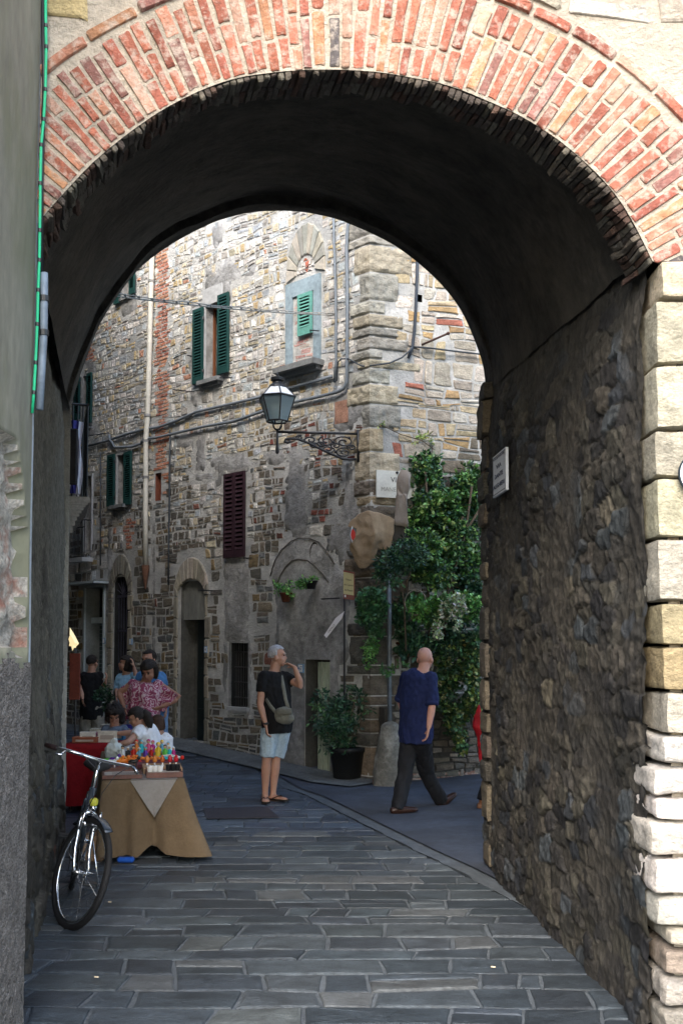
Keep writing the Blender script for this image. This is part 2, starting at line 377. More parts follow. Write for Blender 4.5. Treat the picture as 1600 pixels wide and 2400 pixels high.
for a, b in zip(bl[1:], bl[2:-2]):
    nn = max(1, int((b-a).length/.5)); d = (b-a)/nn; pr = Vector((d.y, -d.x, 0)).normalized()*.055
    if pr.x < 0: pr = -pr
    for i in range(nn):
        p = a+d*i; q = p+d
        add_stone(ky, [(p.x-pr.x, p.y-pr.y), (p.x+pr.x, p.y+pr.y), (q.x+pr.x, q.y+pr.y), (q.x-pr.x, q.y-pr.y)][::(1 if (d.cross(pr)).z < 0 else -1)], mpG, .02, .02, pick([(.085, .10, .12), (.06, .072, .085)]), .06)
tag(ky.build('kerb', M_flag), kind='structure')
asp = MB(); rows = []
yy = 5.0
while yy < 30:
    xb = border_x(yy)
    if xb < 8.9: rows.append((yy, max(xb+.1, -9)))
    yy += .25
vs = []
for y, xb in rows:
    for k in range(13): x = xb+(14-xb)*(k/12)**1.5; vs.append((x, y, gz(x, y)+.002))
asp.add(vs, [(j*13+i, j*13+i+1, (j+1)*13+i+1, (j+1)*13+i) for j in range(len(rows)-1) for i in range(12)])
tag(asp.build('road', M_asph), kind='structure')
pv = MB(); vs = []                                  # the worn pavement strip along the corner house
FAG = [(-.2, -.55), (.4, -.62), (1.2, -.5), (2.4, -.5), (4.5, -.5), (8, -.5)]
for u, w in FAG:
    for k in range(5):
        p = FA(u, 0, -w*k/4); vs.append((p.x, p.y, gz(p.x, p.y)+.02+.01*(4-k)/4))
pv.add(vs, [(j*5+i, (j+1)*5+i, (j+1)*5+i+1, j*5+i+1) for j in range(len(FAG)-1) for i in range(4)])
tag(pv.build('pavement', mat('old_pavement', (.13, .14, .14), bump=.7, bscale=14, var=.35, vscale=3)), kind='structure')

# ------------------------------------------------------------ the gateway
gate = empty('stone_gateway', (0, YF, 0), 'deep stone gateway with a red brick arch, framing the whole street view', 'gateway')
near_px = [(60, 560), (107, 500), (153, 449), (219, 378), (300, 312), (390, 250), (485, 204), (561, 179), (689, 164), (790, 162), (892, 168), (1055, 199), (1214, 267), (1310, 327), (1400, 406), (1458, 475), (1499, 551), (1528, 612)]
far_px = [(165, 960), (180, 905), (196, 859), (231, 760), (273, 697), (325, 627), (402, 571), (501, 518), (581, 497), (640, 493), (705, 495), (786, 511), (863, 543), (926, 575), (968, 606), (1021, 652), (1066, 704), (1095, 753), (1113, 803), (1133, 850), (1140, 940)]
def resample(pts, n):
    L = [0]
    for a, b in zip(pts, pts[1:]): L.append(L[-1]+sqrt((a[0]-b[0])**2+(a[1]-b[1])**2))
    out = []
    for i in range(n):
        t = L[-1]*i/(n-1); k = max(j for j in range(len(L)) if L[j] <= t+1e-9); k = min(k, len(pts)-2)
        f = (t-L[k])/(L[k+1]-L[k]); out.append((pts[k][0]*(1-f)+pts[k+1][0]*f, pts[k][1]*(1-f)+pts[k+1][1]*f))
    return out
def smooth(pts, it=2):
    for _ in range(it): pts = [pts[0]]+[tuple((pts[i-1][k]+2*pts[i][k]+pts[i+1][k])/4 for k in (0, 1)) for i in range(1, len(pts)-1)]+[pts[-1]]
    return pts
NA = 61
near = smooth(resample([FR.inv(*p) for p in near_px], NA))
far = smooth(resample([BK.inv(*p) for p in far_px], NA))
# front plane: radial brick ring about its own centre
cxz = (near[NA//2][0]*.0 + (near[6][0]+near[-6][0])/2, 0)
def fitc(P):
    import numpy as np
    A = np.array([[2*x, 2*y, 1] for x, y in P]); b = np.array([x*x+y*y for x, y in P]); s = np.linalg.lstsq(A, b, rcond=None)[0]
    return s[0], s[1], sqrt(s[2]+s[0]**2+s[1]**2)
ccx, ccz, RR = fitc(near[4:-2])
def r_in(th):
    best = None
    for a, b in zip(near, near[1:]):
        t0 = atan2(a[0]-ccx, a[1]-ccz); t1 = atan2(b[0]-ccx, b[1]-ccz)
        if t0 <= th <= t1:
            f = (th-t0)/(t1-t0+1e-9); return (1-f)*sqrt((a[0]-ccx)**2+(a[1]-ccz)**2)+f*sqrt((b[0]-ccx)**2+(b[1]-ccz)**2)
    return RR
T0 = atan2(near[0][0]-ccx, near[0][1]-ccz); T1 = atan2(near[-1][0]-ccx, near[-1][1]-ccz)
RT = .42
pol = lambda th, r, w: FR(ccx+sin(th)*r, ccz+cos(th)*r, w)
bp = [(.40, .14, .09, 5), (.45, .20, .13, 4), (.33, .11, .075, 3.5), (.26, .12, .10, 2), (.48, .29, .21, 1.5), (.13, .115, .115, .6), (.48, .24, .13, 1)]
ring = MB(); th = T0-.2; pit = .0335; par = 0
class pm:                                          # map (arc length at mid radius, radius) to the wall
    pass
while th < T1+.06:
    w_ = pit*random.uniform(.85, 1.15); r0 = r_in(min(max(th, T0), T1)); segs = []
    seq = [.25, .15] if par else [.14, .26]
    if random.random() < .25: seq = seq[::-1]
    if random.random() < .12: seq = [.12, .14, .14]
    r = r0+random.uniform(-.008, .01)
    for s in seq:
        s *= random.uniform(.93, 1.06); lo = r; hi = min(r+s, r0+RT+.01); r = hi
        f = lambda u, v, w: pol(u, v, w)
        mp = (lambda u, v, w, k=1: pol(u/1.6, v, w))
        if hi-lo > .05:
            q = [((th+w_)*1.6, lo), (th*1.6, lo), (th*1.6, hi), ((th+w_)*1.6, hi)]
            q = [(th*1.6, lo), ((th+w_)*1.6, lo), ((th+w_)*1.6, hi), (th*1.6, hi)]
            ln = random.uniform(-.004, .004); q = [(a+ln, b) for a, b in q]
            add_stone(ring, q, mp, .010, random.uniform(.004, .013), pick(bp), .16, tilt=.25, rk=.02)
    th += w_; par ^= 1
th = T0-.2
while th < T1+.06:                                 # thin outer course laid along the curve
    w_ = .11*random.uniform(.8, 1.2); r0 = r_in(min(max(th, T0), T1))+RT+.005
    mp = lambda u, v, w: pol(u/1.9, v, w)
    add_stone(ring, [(th*1.9, r0), ((th+w_)*1.9, r0), ((th+w_)*1.9, r0+.062), (th*1.9, r0+.062)], mp, .014, random.uniform(.01, .025), pick(bp+[(.1, .1, .1, 3), (.5, .45, .35, 2)]), .08, tilt=.1)
    th += w_
ring.build('brick_ring', M_brick, gate)
# front wall body: strip from the curve to the top, jambs left and right
ZT = 8.2; XL = -6.0; XR = 7.0
fw = MB(); vs = []
for p in near: vs += [FR(p[0], p[1], 0), FR(p[0], ZT, 0)]
fw.add(vs, [(2*i, 2*i+2, 2*i+3, 2*i+1) for i in range(NA-1)])
xj = near[-1][0]; xl = near[0][0]
zj = near[-1][1]; fw.add([FR(xj, zj, 0), FR(XR, zj, 0), FR(XR, ZT, 0), FR(xj, ZT, 0), FR(xj+.06, 0, -.05), FR(XR, 0, -.05), FR(XR, zj, -.05), FR(xj+.06, zj, -.05)], [(0, 1, 2, 3), (4, 5, 6, 7), (7, 6, 1, 0)])
fw.add([FR(XL, 0, 0), FR(xl, 0, 0), FR(xl, ZT, 0), FR(XL, ZT, 0)], [(0, 1, 2, 3)])
fw.build('front_wall', M_mortar, gate)
# big pale rubble above and right of the ring
fs_ = MB()
pal_front = [(.60, .54, .42, 4), (.52, .42, .22, 2), (.66, .62, .54, 3), (.45, .40, .32, 2)]
def keep_front(u, v):
    th_ = atan2(u-ccx, v-ccz); r = sqrt((u-ccx)**2+(v-ccz)**2)
    if v < near[-1][1]+.02: return False
    return r > r_in(min(max(th_, T0), T1))+RT-.02
random.seed(11)
def mpF(u, v, w):
    th_ = atan2(u-ccx, v-ccz); r = sqrt((u-ccx)**2+(v-ccz)**2); rl = r_in(min(max(th_, T0), T1))+RT+.085
    if r < rl: u = ccx+sin(th_)*rl; v = ccz+cos(th_)*rl
    return FR(u, v, w)
masonry(fs_, mpF, -1.6, 2.4, 3.0, 5.8, (.16, .32), (.2, .5), .03, (.006, .022), lambda u, v: pal_front, keep_front, jit=.12, wob=.05, split=.2)
fs_.build('rubble_facing', M_stone, gate)
# jamb ashlars on the right: (top px, bottom px, inner px, colour, roughness)
jb = MB(); jr = MB()
jam = [(612, 702, 1490, (.50, .42, .32), .006), (702, 855, 1480, (.44, .41, .32), .008), (855, 1008, 1478, (.40, .37, .29), .008), (1008, 1120, 1476, (.46, .43, .34), .007),
       (1120, 1260, 1480, (.40, .37, .27), .007), (1260, 1411, 1482, (.50, .46, .38), .008), (1411, 1513, 1492, (.44, .37, .22), .006), (1513, 1621, 1494, (.42, .34, .19), .006),
       (1621, 1722, 1500, (.48, .44, .36), .008), (1722, 1795, 1490, (.64, .60, .54), .011), (1795, 1868, 1472, (.62, .58, .52), .011), (1868, 1925, 1478, (.66, .61, .55), .011), (1925, 2012, 1468, (.65, .60, .53), .011),
       (2012, 2100, 1474, (.66, .61, .55), .011), (2100, 2175, 1480, (.6, .56, .5), .011), (2175, 2222, 1505, (.50, .44, .36), .01), (2222, 2290, 1500, (.30, .25, .2), .011), (2290, 2360, 1496, (.36, .33, .29), .02), (2360, 2440, 1490, (.26, .23, .2), .02)]
random.seed(5)
for yt, yb, xi, c, amp in jam:
    zt = FR.inv(1500, yt)[1]; zb = max(FR.inv(1500, yb)[1], -.02); Yi = YF+.36
    xin = at(xi, (yt+yb)/2, Yi).x
    cuts = [xin, xin+random.uniform(.26, .5), 2.3] if (yt < 1700) else [xin, xin+random.uniform(.3, .5), xin+random.uniform(.6, .8), 2.3]
    for a, b in zip(cuts, cuts[1:]):
        rough_block(jb, (a, YF-random.uniform(.005, .03), zb+.007), (b-.012, Yi, zt-.007), pick([c]), amp, (14, 10, 12), .014 if amp < .010 else .026)
jb.build('jamb_stones', M_stone, gate, True)
jc = MB(); jc.box((1.95, YF+.22, 1.55), (.96, .38, 3.1)); jc.build('jamb_core', M_rmortar, gate)
# vault and passage walls
def nearY(i): p = near[i]; return Vector((p[0], YF, p[1]))
def farP(i): u, v = far[i]; return BK(u, v, 0)
va = MB(); NS = 26
def vfn(s, t):
    i = t*(NA-1); k = min(int(i), NA-2); f = i-k
    a = nearY(k)*(1-f)+nearY(k+1)*f; b = farP(k)*(1-f)+farP(k+1)*f
    c = Vector(((a.x+b.x)/2, 0, 2.4)); p = a*(1-s)+b*s
    rad = Vector((p.x-c.x, 0, p.z-c.z)).normalized(); off = 0
    if .085 < s < .92: off = .07
    elif s >= .92: off = .0
    e = noise.noise(p*2.1)*.035+noise.noise(p*7)*.015
    if s in (0, 1): e *= .25
    return p+rad*(off+e)
ss = [0, .03, .06, .084, .086]+[.086+(.919-.086)*(i+1)/NS for i in range(NS)]+[.921, .95, .975, 1]
vs = [vfn(s, j/120) for j in range(121) for s in ss]; m_ = len(ss)
va.add(vs, [(j*m_+i, (j+1)*m_+i, (j+1)*m_+i+1, j*m_+i+1) for j in range(120) for i in range(m_-1)])
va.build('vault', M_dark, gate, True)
rimr = MB(); random.seed(3)                        # rough stones lining the near reveal of the arch
for k in range(0, 110):
    t = k/110; t2 = (k+1)/110
    for s0, s1 in ((.0, .04), (.04, .084)):
        A = lambda u, v, w: (lambda p, q: p+(Vector((ccx, p.y, ccz))-p).normalized()*w)(vfn(max(min(v, .08), 0.001), max(min(u, 1), 0)), 0)
        add_stone(rimr, [(t, s0), (t2, s0), (t2, s1), (t, s1)], A, .001, random.uniform(.01, .035), pick([(.12, .10, .08), (.08, .065, .055), (.14, .125, .1), (.10, .06, .045)]), .05)
rimr.build('arch_lining', M_stone, gate)
# right passage wall, from the jamb to the far foot
zs_r = near[-1][1]; pr0 = Vector((at(1470, 2000, YF+.36).x+.005, YF+.34, 0)); pr1 = Vector((far_r[0], far_r[1], 0))
PW = Plane(pr0, pr1-pr0, (-1, 0, 0)); PW.n = Vector((-PW.d.y, PW.d.x, 0)); LR = (pr1-pr0).length
zfar_r = far[-1][1]
def top_r(u): f = u/LR; return zs_r*(1-f)+zfar_r*f+.12
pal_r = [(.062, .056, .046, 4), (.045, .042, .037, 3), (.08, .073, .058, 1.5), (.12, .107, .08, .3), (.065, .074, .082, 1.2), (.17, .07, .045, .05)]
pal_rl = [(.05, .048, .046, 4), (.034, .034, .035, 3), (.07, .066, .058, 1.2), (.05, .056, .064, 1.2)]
random.seed(21)
M_relief = mat('worn_rubble', attr=True, bump=.9, bscale=34, var=.35, vscale=6, bdist=.03, stretch=(1, 1, .8))
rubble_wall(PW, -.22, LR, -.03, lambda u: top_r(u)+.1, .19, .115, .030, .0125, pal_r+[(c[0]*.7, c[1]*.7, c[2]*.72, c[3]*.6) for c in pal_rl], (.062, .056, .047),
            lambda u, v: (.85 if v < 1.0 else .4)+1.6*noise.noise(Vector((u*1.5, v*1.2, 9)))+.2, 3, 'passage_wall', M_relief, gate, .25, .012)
rs = MB()
q_ = 0
while q_ < zfar_r:                                  # the far corner stones of the right jamb
    hh = random.uniform(.14, .3); rough_block(rs, (pr1.x-.01+random.uniform(-.015, .02), pr1.y-.28, q_+.006), (pr1.x+.6, pr1.y+.05, q_+hh-.006), pick([(.12, .10, .08), (.085, .078, .065), (.15, .125, .09)]), .014, (5, 5, 5), .03); q_ += hh
rs.build('rubble_stones', M_stone, gate)
# left passage wall
pl0 = Vector((-1.43, YF+.02, 0)); pl1 = Vector((far_l[0], far_l[1], 0)); PL = Plane(pl0, pl1-pl0, (1, 0, 0)); PL.n = Vector((PL.d.y, -PL.d.x, 0)); LL = (pl1-pl0).length
zs_l = near[0][1]; zfar_l = far[0][1]
M_sr = mat('stained_passage_render', (.16, .15, .12), bump=.8, bscale=12, var=.35, vscale=2.5, stretch=(1, 1, .4), stain=(.06, .055, .05, .9), stainscale=2.3, bdist=.04)
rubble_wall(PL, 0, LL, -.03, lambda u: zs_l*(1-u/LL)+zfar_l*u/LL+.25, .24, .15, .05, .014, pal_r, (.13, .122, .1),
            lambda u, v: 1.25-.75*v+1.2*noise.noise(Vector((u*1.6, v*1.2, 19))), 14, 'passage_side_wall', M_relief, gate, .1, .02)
# rear wall and roof: unseen mass, its height set to shade the street
bw = MB(); vs = []
for p in far: vs += [BK(p[0], p[1], .0), BK(p[0], ZT, .0)]
bw.add(vs, [(2*i, 2*i+2, 2*i+3, 2*i+1) for i in range(NA-1)])
a_, b_ = far[0][0], far[-1][0]
bw.add([BK(b_, 0, 0), BK(b_+6, 0, 0), BK(b_+6, ZT, 0), BK(b_, ZT, 0)], [(0, 1, 2, 3)])
bw.add([BK(-4, 0, 0), BK(a_, 0, 0), BK(a_, ZT, 0), BK(-4, ZT, 0)], [(0, 1, 2, 3)])
bw.build('rear_wall', M_fmortar, gate)
rf = MB(); P = [FR(XL, ZT, .25), FR(XR, ZT, .25), BK(b_+6, ZT, .25), BK(-4, ZT, .25)]; rf.quadbox(P, (0, 0, .3)); rf.build('roof', mat('roof_tiles', (.3, .13, .08), bump=.8, bscale=12), gate)
sw = MB(); e0 = FR(XR, 0, 0); e1 = BK(b_+6, 0, 0); sw.add([e0, e1, e1+Vector((0, 0, ZT)), e0+Vector((0, 0, ZT))], [(0, 1, 2, 3)]); sw.build('end_wall', M_fmortar, gate); sw = MB()
e0 = FR(XL, 0, 0); e1 = BK(-4, 0, 0); sw.add([e0, e1, e1+Vector((0, 0, ZT)), e0+Vector((0, 0, ZT))], [(0, 1, 2, 3)]); sw.build('end_wall', M_fmortar, gate)

# ------------------------------------------------------------ the rendered house on the near left
lh = empty('rendered_house', (-1.4, 3.4, 0), 'tall weathered grey rendered house wall with pebbledash base at the left edge of the photo', 'building')
XW = -1.335
def lhx(y, z):
    e = noise.noise(Vector((y*3, z*1.5, 2)))*.006
    return XW+e+.012*(z-1.7)/3
def zone(y, z):
    zb = onz(1545); zt = onz(1050)
    return
def zpx(py, px=40): return at(px, py, 4.2).z
zr0, zr1 = zpx(1560), zpx(1035)
pl = MB(); ny, nz_ = 70, 300; YA, YB = 2.6, YF+.0
for_y = [YA+(YB-YA)*(i/ny) for i in range(ny+1)]; for_z = [-.02+6.4*j/nz_ for j in range(nz_+1)]
vs = []; fi = []; ms = []
def inrub(y, z):
    return zr0+.05+.07*noise.noise(Vector((y*5, 1, 0))) < z < zr1 and y < 4.33-.28*max(0, (z-zr0-.55))/(zr1-zr0)*1.6+.03*noise.noise(Vector((0, z*9, 0)))
for z in for_z:
    for y in for_y:
        x = lhx(y, z)
        if inrub(y, z): x -= .055-.025*noise.noise(Vector((y*14, z*14, 0)))-.012*noise.noise(Vector((y*40, z*40, 0)))
        elif z <= zr0+.07*noise.noise(Vector((y*5, 1, 0)))+.02*noise.noise(Vector((y*25, 1, 0))): x += .006+.005*noise.noise(Vector((y*60, z*60, 0)))
        vs.append((x, y, z))
for j in range(nz_):
    for i in range(ny):
        pl.mi = 1 if inrub((for_y[i]+for_y[i+1])/2, (for_z[j]+for_z[j+1])/2) else (2 if for_z[j] < zr0+.07*noise.noise(Vector((for_y[i]*5, 1, 0)))+.02*noise.noise(Vector((for_y[i]*25, 1, 0))) else (3 if for_y[i] > YF-.05 else 0))
        fi.append((j*(ny+1)+i, (j+1)*(ny+1)+i, (j+1)*(ny+1)+i+1, j*(ny+1)+i+1)); ms.append(pl.mi)
pl.add(vs, fi); pl.m = ms; pl.mi = 0
M_rub = mat('exposed_rubble', (.46, .42, .36), bump=1, bscale=16, var=.5, vscale=9, stain=(.34, .14, .09, .85), stainscale=5, bdist=.04)
M_cem = mat('cement_strip', (.34, .37, .40), bump=.4, bscale=20, var=.2)
pl.build('wall', [M_olive, M_rub, M_rough, M_cem], lh, True)
e = MB(); e.add([(XW, YF, -.02), (-6, YF, -.02), (-6, YF, 6.4), (XW+.02, YF, 6.4), (-6, 2.6, -.02), (XW, 2.6, -.02), (-6, 2.6, 6.4), (XW, 2.6, 6.4)], [(4, 5, 7, 6), (2, 3, 7, 6)]); e.build('end_wall', M_olive, lh)
# green cable and conduit running down the corner
cab = MB(); cp = [at(px, py, YF-.06) for px, py in ((107, -40), (108, 60), (109, 110), (107, 210), (103, 280), (97, 340), (95, 430), (94, 540), (93, 610), (90, 680), (88, 760), (84, 850), (80, 920), (76, 968))]
cab.tube(cp, .0065, 8)
co = cab.build('green_cable', mat('green_cable_sheath', (.02, .42, .2), rough=.4, bump=0, var=.1), smooth=True); tag(co, 'bright green cable running down the corner of the rendered house beside the arch', 'cable')
for i in range(1, 13): tc_ = MB(); tc_.tube([cp[i]+Vector((.0, 0, -.008)), cp[i]+Vector((0, 0, .008))], .009, 8); tc_.build('cable_tie', M_iron, co)
cp2 = MB(); q = [at(px, py, YF-.03) for px, py in ((104, 640), (104, 700), (103, 780), (99, 850), (93, 960))]
cp2.tube(q, .017, 10); o = cp2.build('conduit_pipe', mat('grey_blue_pipe', (.16, .2, .25), rough=.4, bump=.1), smooth=True); tag(o, 'short grey conduit pipe beside the green cable at the arch corner', 'pipe')
for k in (1, 2): cl = MB(); cl.tube([q[k]-Vector((0, 0, .012)), q[k]+Vector((0, 0, .012))], .022, 10); cl.build('pipe_clip', M_iron, o)
b = MB(); q = [at(px, py, YF-.02) for px, py in ((100, -20), (104, 200), (98, 420), (98, 640))]; b.tube(q, .009, 8)
tag(b.build('black_cable', M_iron, smooth=True), 'thin black cable behind the bright green one, vanishing into the grey conduit pipe', 'cable')
# ------------------------------------------------------------ the corner house
random.seed(101)
HT = 11.5; UL = 11.0; UR = 9.0
house = empty('corner_house', (C0.x, C0.y, 0), 'tall rubble stone corner house with louvred shutters and arched doors, seen through the gateway', 'house')
R = FA.rect
def zr(f, a, b, c, d, pl=FA, w=0):                 # zoom-box: left, right, top, bottom at the middle
    l, t = f(a, c); r, b_ = f(b, d); return pl.rect(l, r, t, b_, w)
def grow(r, a, b=None): b = a if b is None else b; return (r[0]-a, r[1]+a, r[2]-b, r[3]+b)
# openings on the left face (u0,u1,v0,v1)
o_w1 = R(483, 518, 712, 890)          # upper centre window
o_w2 = R(287, 311, 640, 698)          # top left window
o_w3 = R(194, 211, 880, 1003)         # left middle window
o_w5 = zr(z5, 362, 422, 187, 525)     # lower left window
o_w7 = zr(z5, 142, 190, 332, 830)     # far left french window
o_slot = zr(z5, 612, 650, 310, 495)
o_grille = R(542, 583, 1507, 1657)
o_doorA = R(424, 481, 1362, 1735); o_doorA = (o_doorA[0], o_doorA[1], .28, o_doorA[3])
o_doorB = R(268, 304, 1352, 1700); o_doorB = (o_doorB[0], o_doorB[1], .4, o_doorB[3])
o_doorC = zr(z5, 145, 268, 1075, 1800); o_doorC = (o_doorC[0], o_doorC[1], .5, o_doorC[3])
o_47 = R(716, 775, 1546, 1800); o_47 = (o_47[0], o_47[1], .02, o_47[3])
r_niche = R(672, 753, 655, 862)
r_niche_in = R(687, 737, 690, 850)
r_shut4 = R(704, 736, 689, 786)
r_purple = zr(z5, 1085, 1223, 310, 875)
r_purpan = zr(z5, 1070, 1243, 880, 1440)
r_doorAfr = grow(o_doorA, .0)
openings = [o_w1, o_w2, o_w3, o_w5, o_w7, o_slot, o_grille, o_doorA, o_doorB, o_doorC, o_47]
wl = MB(); holed(wl, FA, 0, UL, -.05, HT, openings, .4)
wl.build('mortar_wall', M_fmortar, house)
def inr(u, v, r, m=.0): return r[0]-m < u < r[1]+m and r[2]-m < v < r[3]+m
# arches: (centre u, spring v, outer radius u, outer height, inner radius, inner height)
def archdat(f, xl, xr, yspring, yapex_out, xil, xir, yapex_in):
    a = FA.inv(*f(xl, yspring)); b = FA.inv(*f(xr, yspring)); c = (a[0]+b[0])/2; v0 = (a[1]+b[1])/2
    xm, ym = f((xl+xr)/2, yapex_out); ho = FA.inv(xm, ym)[1]-v0; hi = FA.inv(*f((xil+xir)/2, yapex_in))[1]-v0
    ri = abs(FA.inv(*f(xil, yspring))[0]-FA.inv(*f(xir, yspring))[0])/2
    return dict(c=c, v=v0, ro=abs(a[0]-b[0])/2, ho=ho, ri=ri, hi=hi)
A_A = archdat(z5, 742, 972, 1130, 868, 762, 945, 1022)
A_B = archdat(z5, 306, 462, 1110, 848, 338, 440, 990)
A_N = archdat(z4, 205, 468, 440, 120, 268, 392, 340)
def inarch(u, v, A, m=0): return v > A['v']-.05 and ((u-A['c'])/(A['ro']+m))**2+((v-A['v'])/(A['ho']+m))**2 < 1
# plaster patches (u,v) polygons from photo pixels
def poly(f, pts): return [FA.inv(*f(*p)) for p in pts]
patches = [
 poly(z3, [(945, 600), (940, 440), (1060, 400), (1090, 350), (1180, 385), (1175, 500), (1120, 530), (1120, 640), (950, 690)]),
 poly(z3, [(850, 930), (885, 930), (885, 1200), (900, 1330), (850, 1380), (835, 1100)]),
 poly(z3, [(380, 670), (492, 600), (488, 700), (385, 765)]),
 poly(z3, [(128, 1500), (215, 1460), (215, 1530), (130, 1570)]),
 poly(z3, [(140, 1050), (205, 1010), (205, 1120), (135, 1150)]),
 poly(z3, [(980, 140), (1060, 100), (1080, 240), (1000, 300)]),
 poly(z3, [(1200, 430), (1290, 400), (1285, 480), (1200, 500)]),
 poly(z5, [(960, 240), (1010, 200), (1200, 165), (1240, 230), (1300, 240), (1240, 300), (1225, 320), (1080, 310), (1040, 420), (1020, 400), (1010, 300)]),
 poly(z5, [(880, 60), (950, 50), (945, 290), (880, 300)]),
 poly(z5, [(1070, 875), (1240, 880), (1245, 1450), (1068, 1440)]),
 poly(z5, [(1068, 1440), (1088, 1440), (1095, 1790), (1060, 1790)]),
 poly(z5, [(1235, 1450), (1260, 1450), (1262, 1800), (1235, 1800)]),
 poly(z5, [(292, 600), (325, 620), (330, 1100), (300, 1740), (285, 1740)]),
 poly(z5, [(590, 600), (612, 600), (618, 1700), (590, 1700)]),
 poly(z6, [(205, 100), (330, 180), (340, 500), (345, 745), (240, 745), (190, 640), (200, 400)]),
 poly(z6, [(30, 170), (200, 150), (210, 250), (120, 270), (30, 220)]),
 poly(z4, [(520, 1290), (640, 1230), (660, 1330), (740, 1340), (650, 1500), (560, 1520), (525, 1480)]),
 poly(z4, [(640, 1080), (760, 1120), (740, 1300), (640, 1270)]),
 poly(z6, [(600, 230), (640, 230), (660, 480), (700, 640), (640, 900), (560, 930), (520, 840), (480, 860), (470, 700), (500, 600), (560, 560), (590, 400)]),
 poly(z5, [(318, 560), (395, 575), (395, 620), (330, 620)]),
 poly(z5, [(840, 310), (1010, 300), (1010, 360), (900, 370)]),
 poly(z3, [(720, 1520), (880, 1560), (870, 1640), (760, 1630)]),
]
bigp = poly(z6, [(95, 960), (130, 870), (180, 800), (240, 760), (290, 742), (350, 745), (430, 770), (500, 850), (560, 950), (620, 1010), (640, 1130), (600, 1400), (640, 1560), (560, 1600), (560, 1800), (560, 2350), (80, 2300), (130, 1900), (135, 1450), (130, 1150)])
patches.append(bigp)
def inpoly(u, v, P):
    c = False; n = len(P); j = n-1
    for i in range(n):
        if (P[i][1] > v) != (P[j][1] > v) and u < (P[j][0]-P[i][0])*(v-P[i][1])/(P[j][1]-P[i][1]+1e-12)+P[i][0]: c = not c
        j = i
    return c
bbs = [(min(p[0] for p in P), max(p[0] for p in P), min(p[1] for p in P), max(p[1] for p in P)) for P in patches]
brick_strip = R(368, 392, 560, 1160); r_brk2 = zr(z5, 412, 458, 620, 820); r_brk3 = zr(z4, 250, 420, 1380, 1500); r_brk4 = zr(z4, 220, 700, 1150, 1330); r_brk5 = zr(z3, 140, 200, 950, 1060)
quoin_u = .42
def isbrick(u, v): return inr(u, v, brick_strip) or inr(u, v, r_brk2) or inr(u, v, r_brk5)
frames = [grow(o_w1, .06), grow(o_w2, .04), grow(o_w3, .04), grow(o_w5, .05), r_niche, grow(r_purple, .01), grow(o_doorC, .07), grow(o_grille, .07), grow(o_doorA, .02, .02), grow(o_doorB, .02, .02), o_47, grow(o_slot, .02), o_w7]
def keepF(u, v):
    if not (quoin_u*.3 < u < UL): return False
    for r in frames:
        if inr(u, v, r): return False
    for A in (A_A, A_B, A_N):
        if inarch(u, v, A, .02): return False
    for P, b in zip(patches, bbs):
        if inr(u, v, b) and inpoly(u, v, P) and (P is bigp or noise.noise(Vector((u*3.3, v*3.3, 8))) < .10): return False
    return not isbrick(u, v)
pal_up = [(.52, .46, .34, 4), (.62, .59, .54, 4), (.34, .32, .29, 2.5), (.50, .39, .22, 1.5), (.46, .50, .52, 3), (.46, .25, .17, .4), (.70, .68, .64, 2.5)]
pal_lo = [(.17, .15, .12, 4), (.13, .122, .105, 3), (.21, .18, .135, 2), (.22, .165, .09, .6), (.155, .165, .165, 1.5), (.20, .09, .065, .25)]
def palF(u, v):  # paler above, darker below: the canyon's fall of light painted into the stones
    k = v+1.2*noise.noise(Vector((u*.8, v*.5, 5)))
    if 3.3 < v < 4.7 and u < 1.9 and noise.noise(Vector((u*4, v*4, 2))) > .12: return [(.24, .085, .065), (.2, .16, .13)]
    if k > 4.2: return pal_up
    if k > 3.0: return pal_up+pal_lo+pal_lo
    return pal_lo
st = MB()
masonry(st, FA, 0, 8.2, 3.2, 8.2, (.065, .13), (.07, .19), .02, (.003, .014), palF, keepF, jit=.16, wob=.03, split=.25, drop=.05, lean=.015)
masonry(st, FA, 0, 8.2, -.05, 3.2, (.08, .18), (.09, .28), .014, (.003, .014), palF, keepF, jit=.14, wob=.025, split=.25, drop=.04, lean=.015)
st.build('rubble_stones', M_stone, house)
redp = [(.42, .15, .09), (.48, .22, .13), (.36, .12, .08)]
for r in (brick_strip, r_brk2, r_brk5):
    bk = MB(); masonry(bk, FA, r[0], r[1], r[2], r[3], (.055, .06), (.11, .2), .012, (.004, .012), lambda u, v: redp if v > 3.2 else [(.22, .12, .09), (.18, .15, .12)], lambda u, v: r[0]-.10 < u < r[1]+.10 and not inr(u, v, o_slot, .02), jit=.06, wob=.002, split=0, drop=.03); bk.build('brick_strip', M_brick, house)
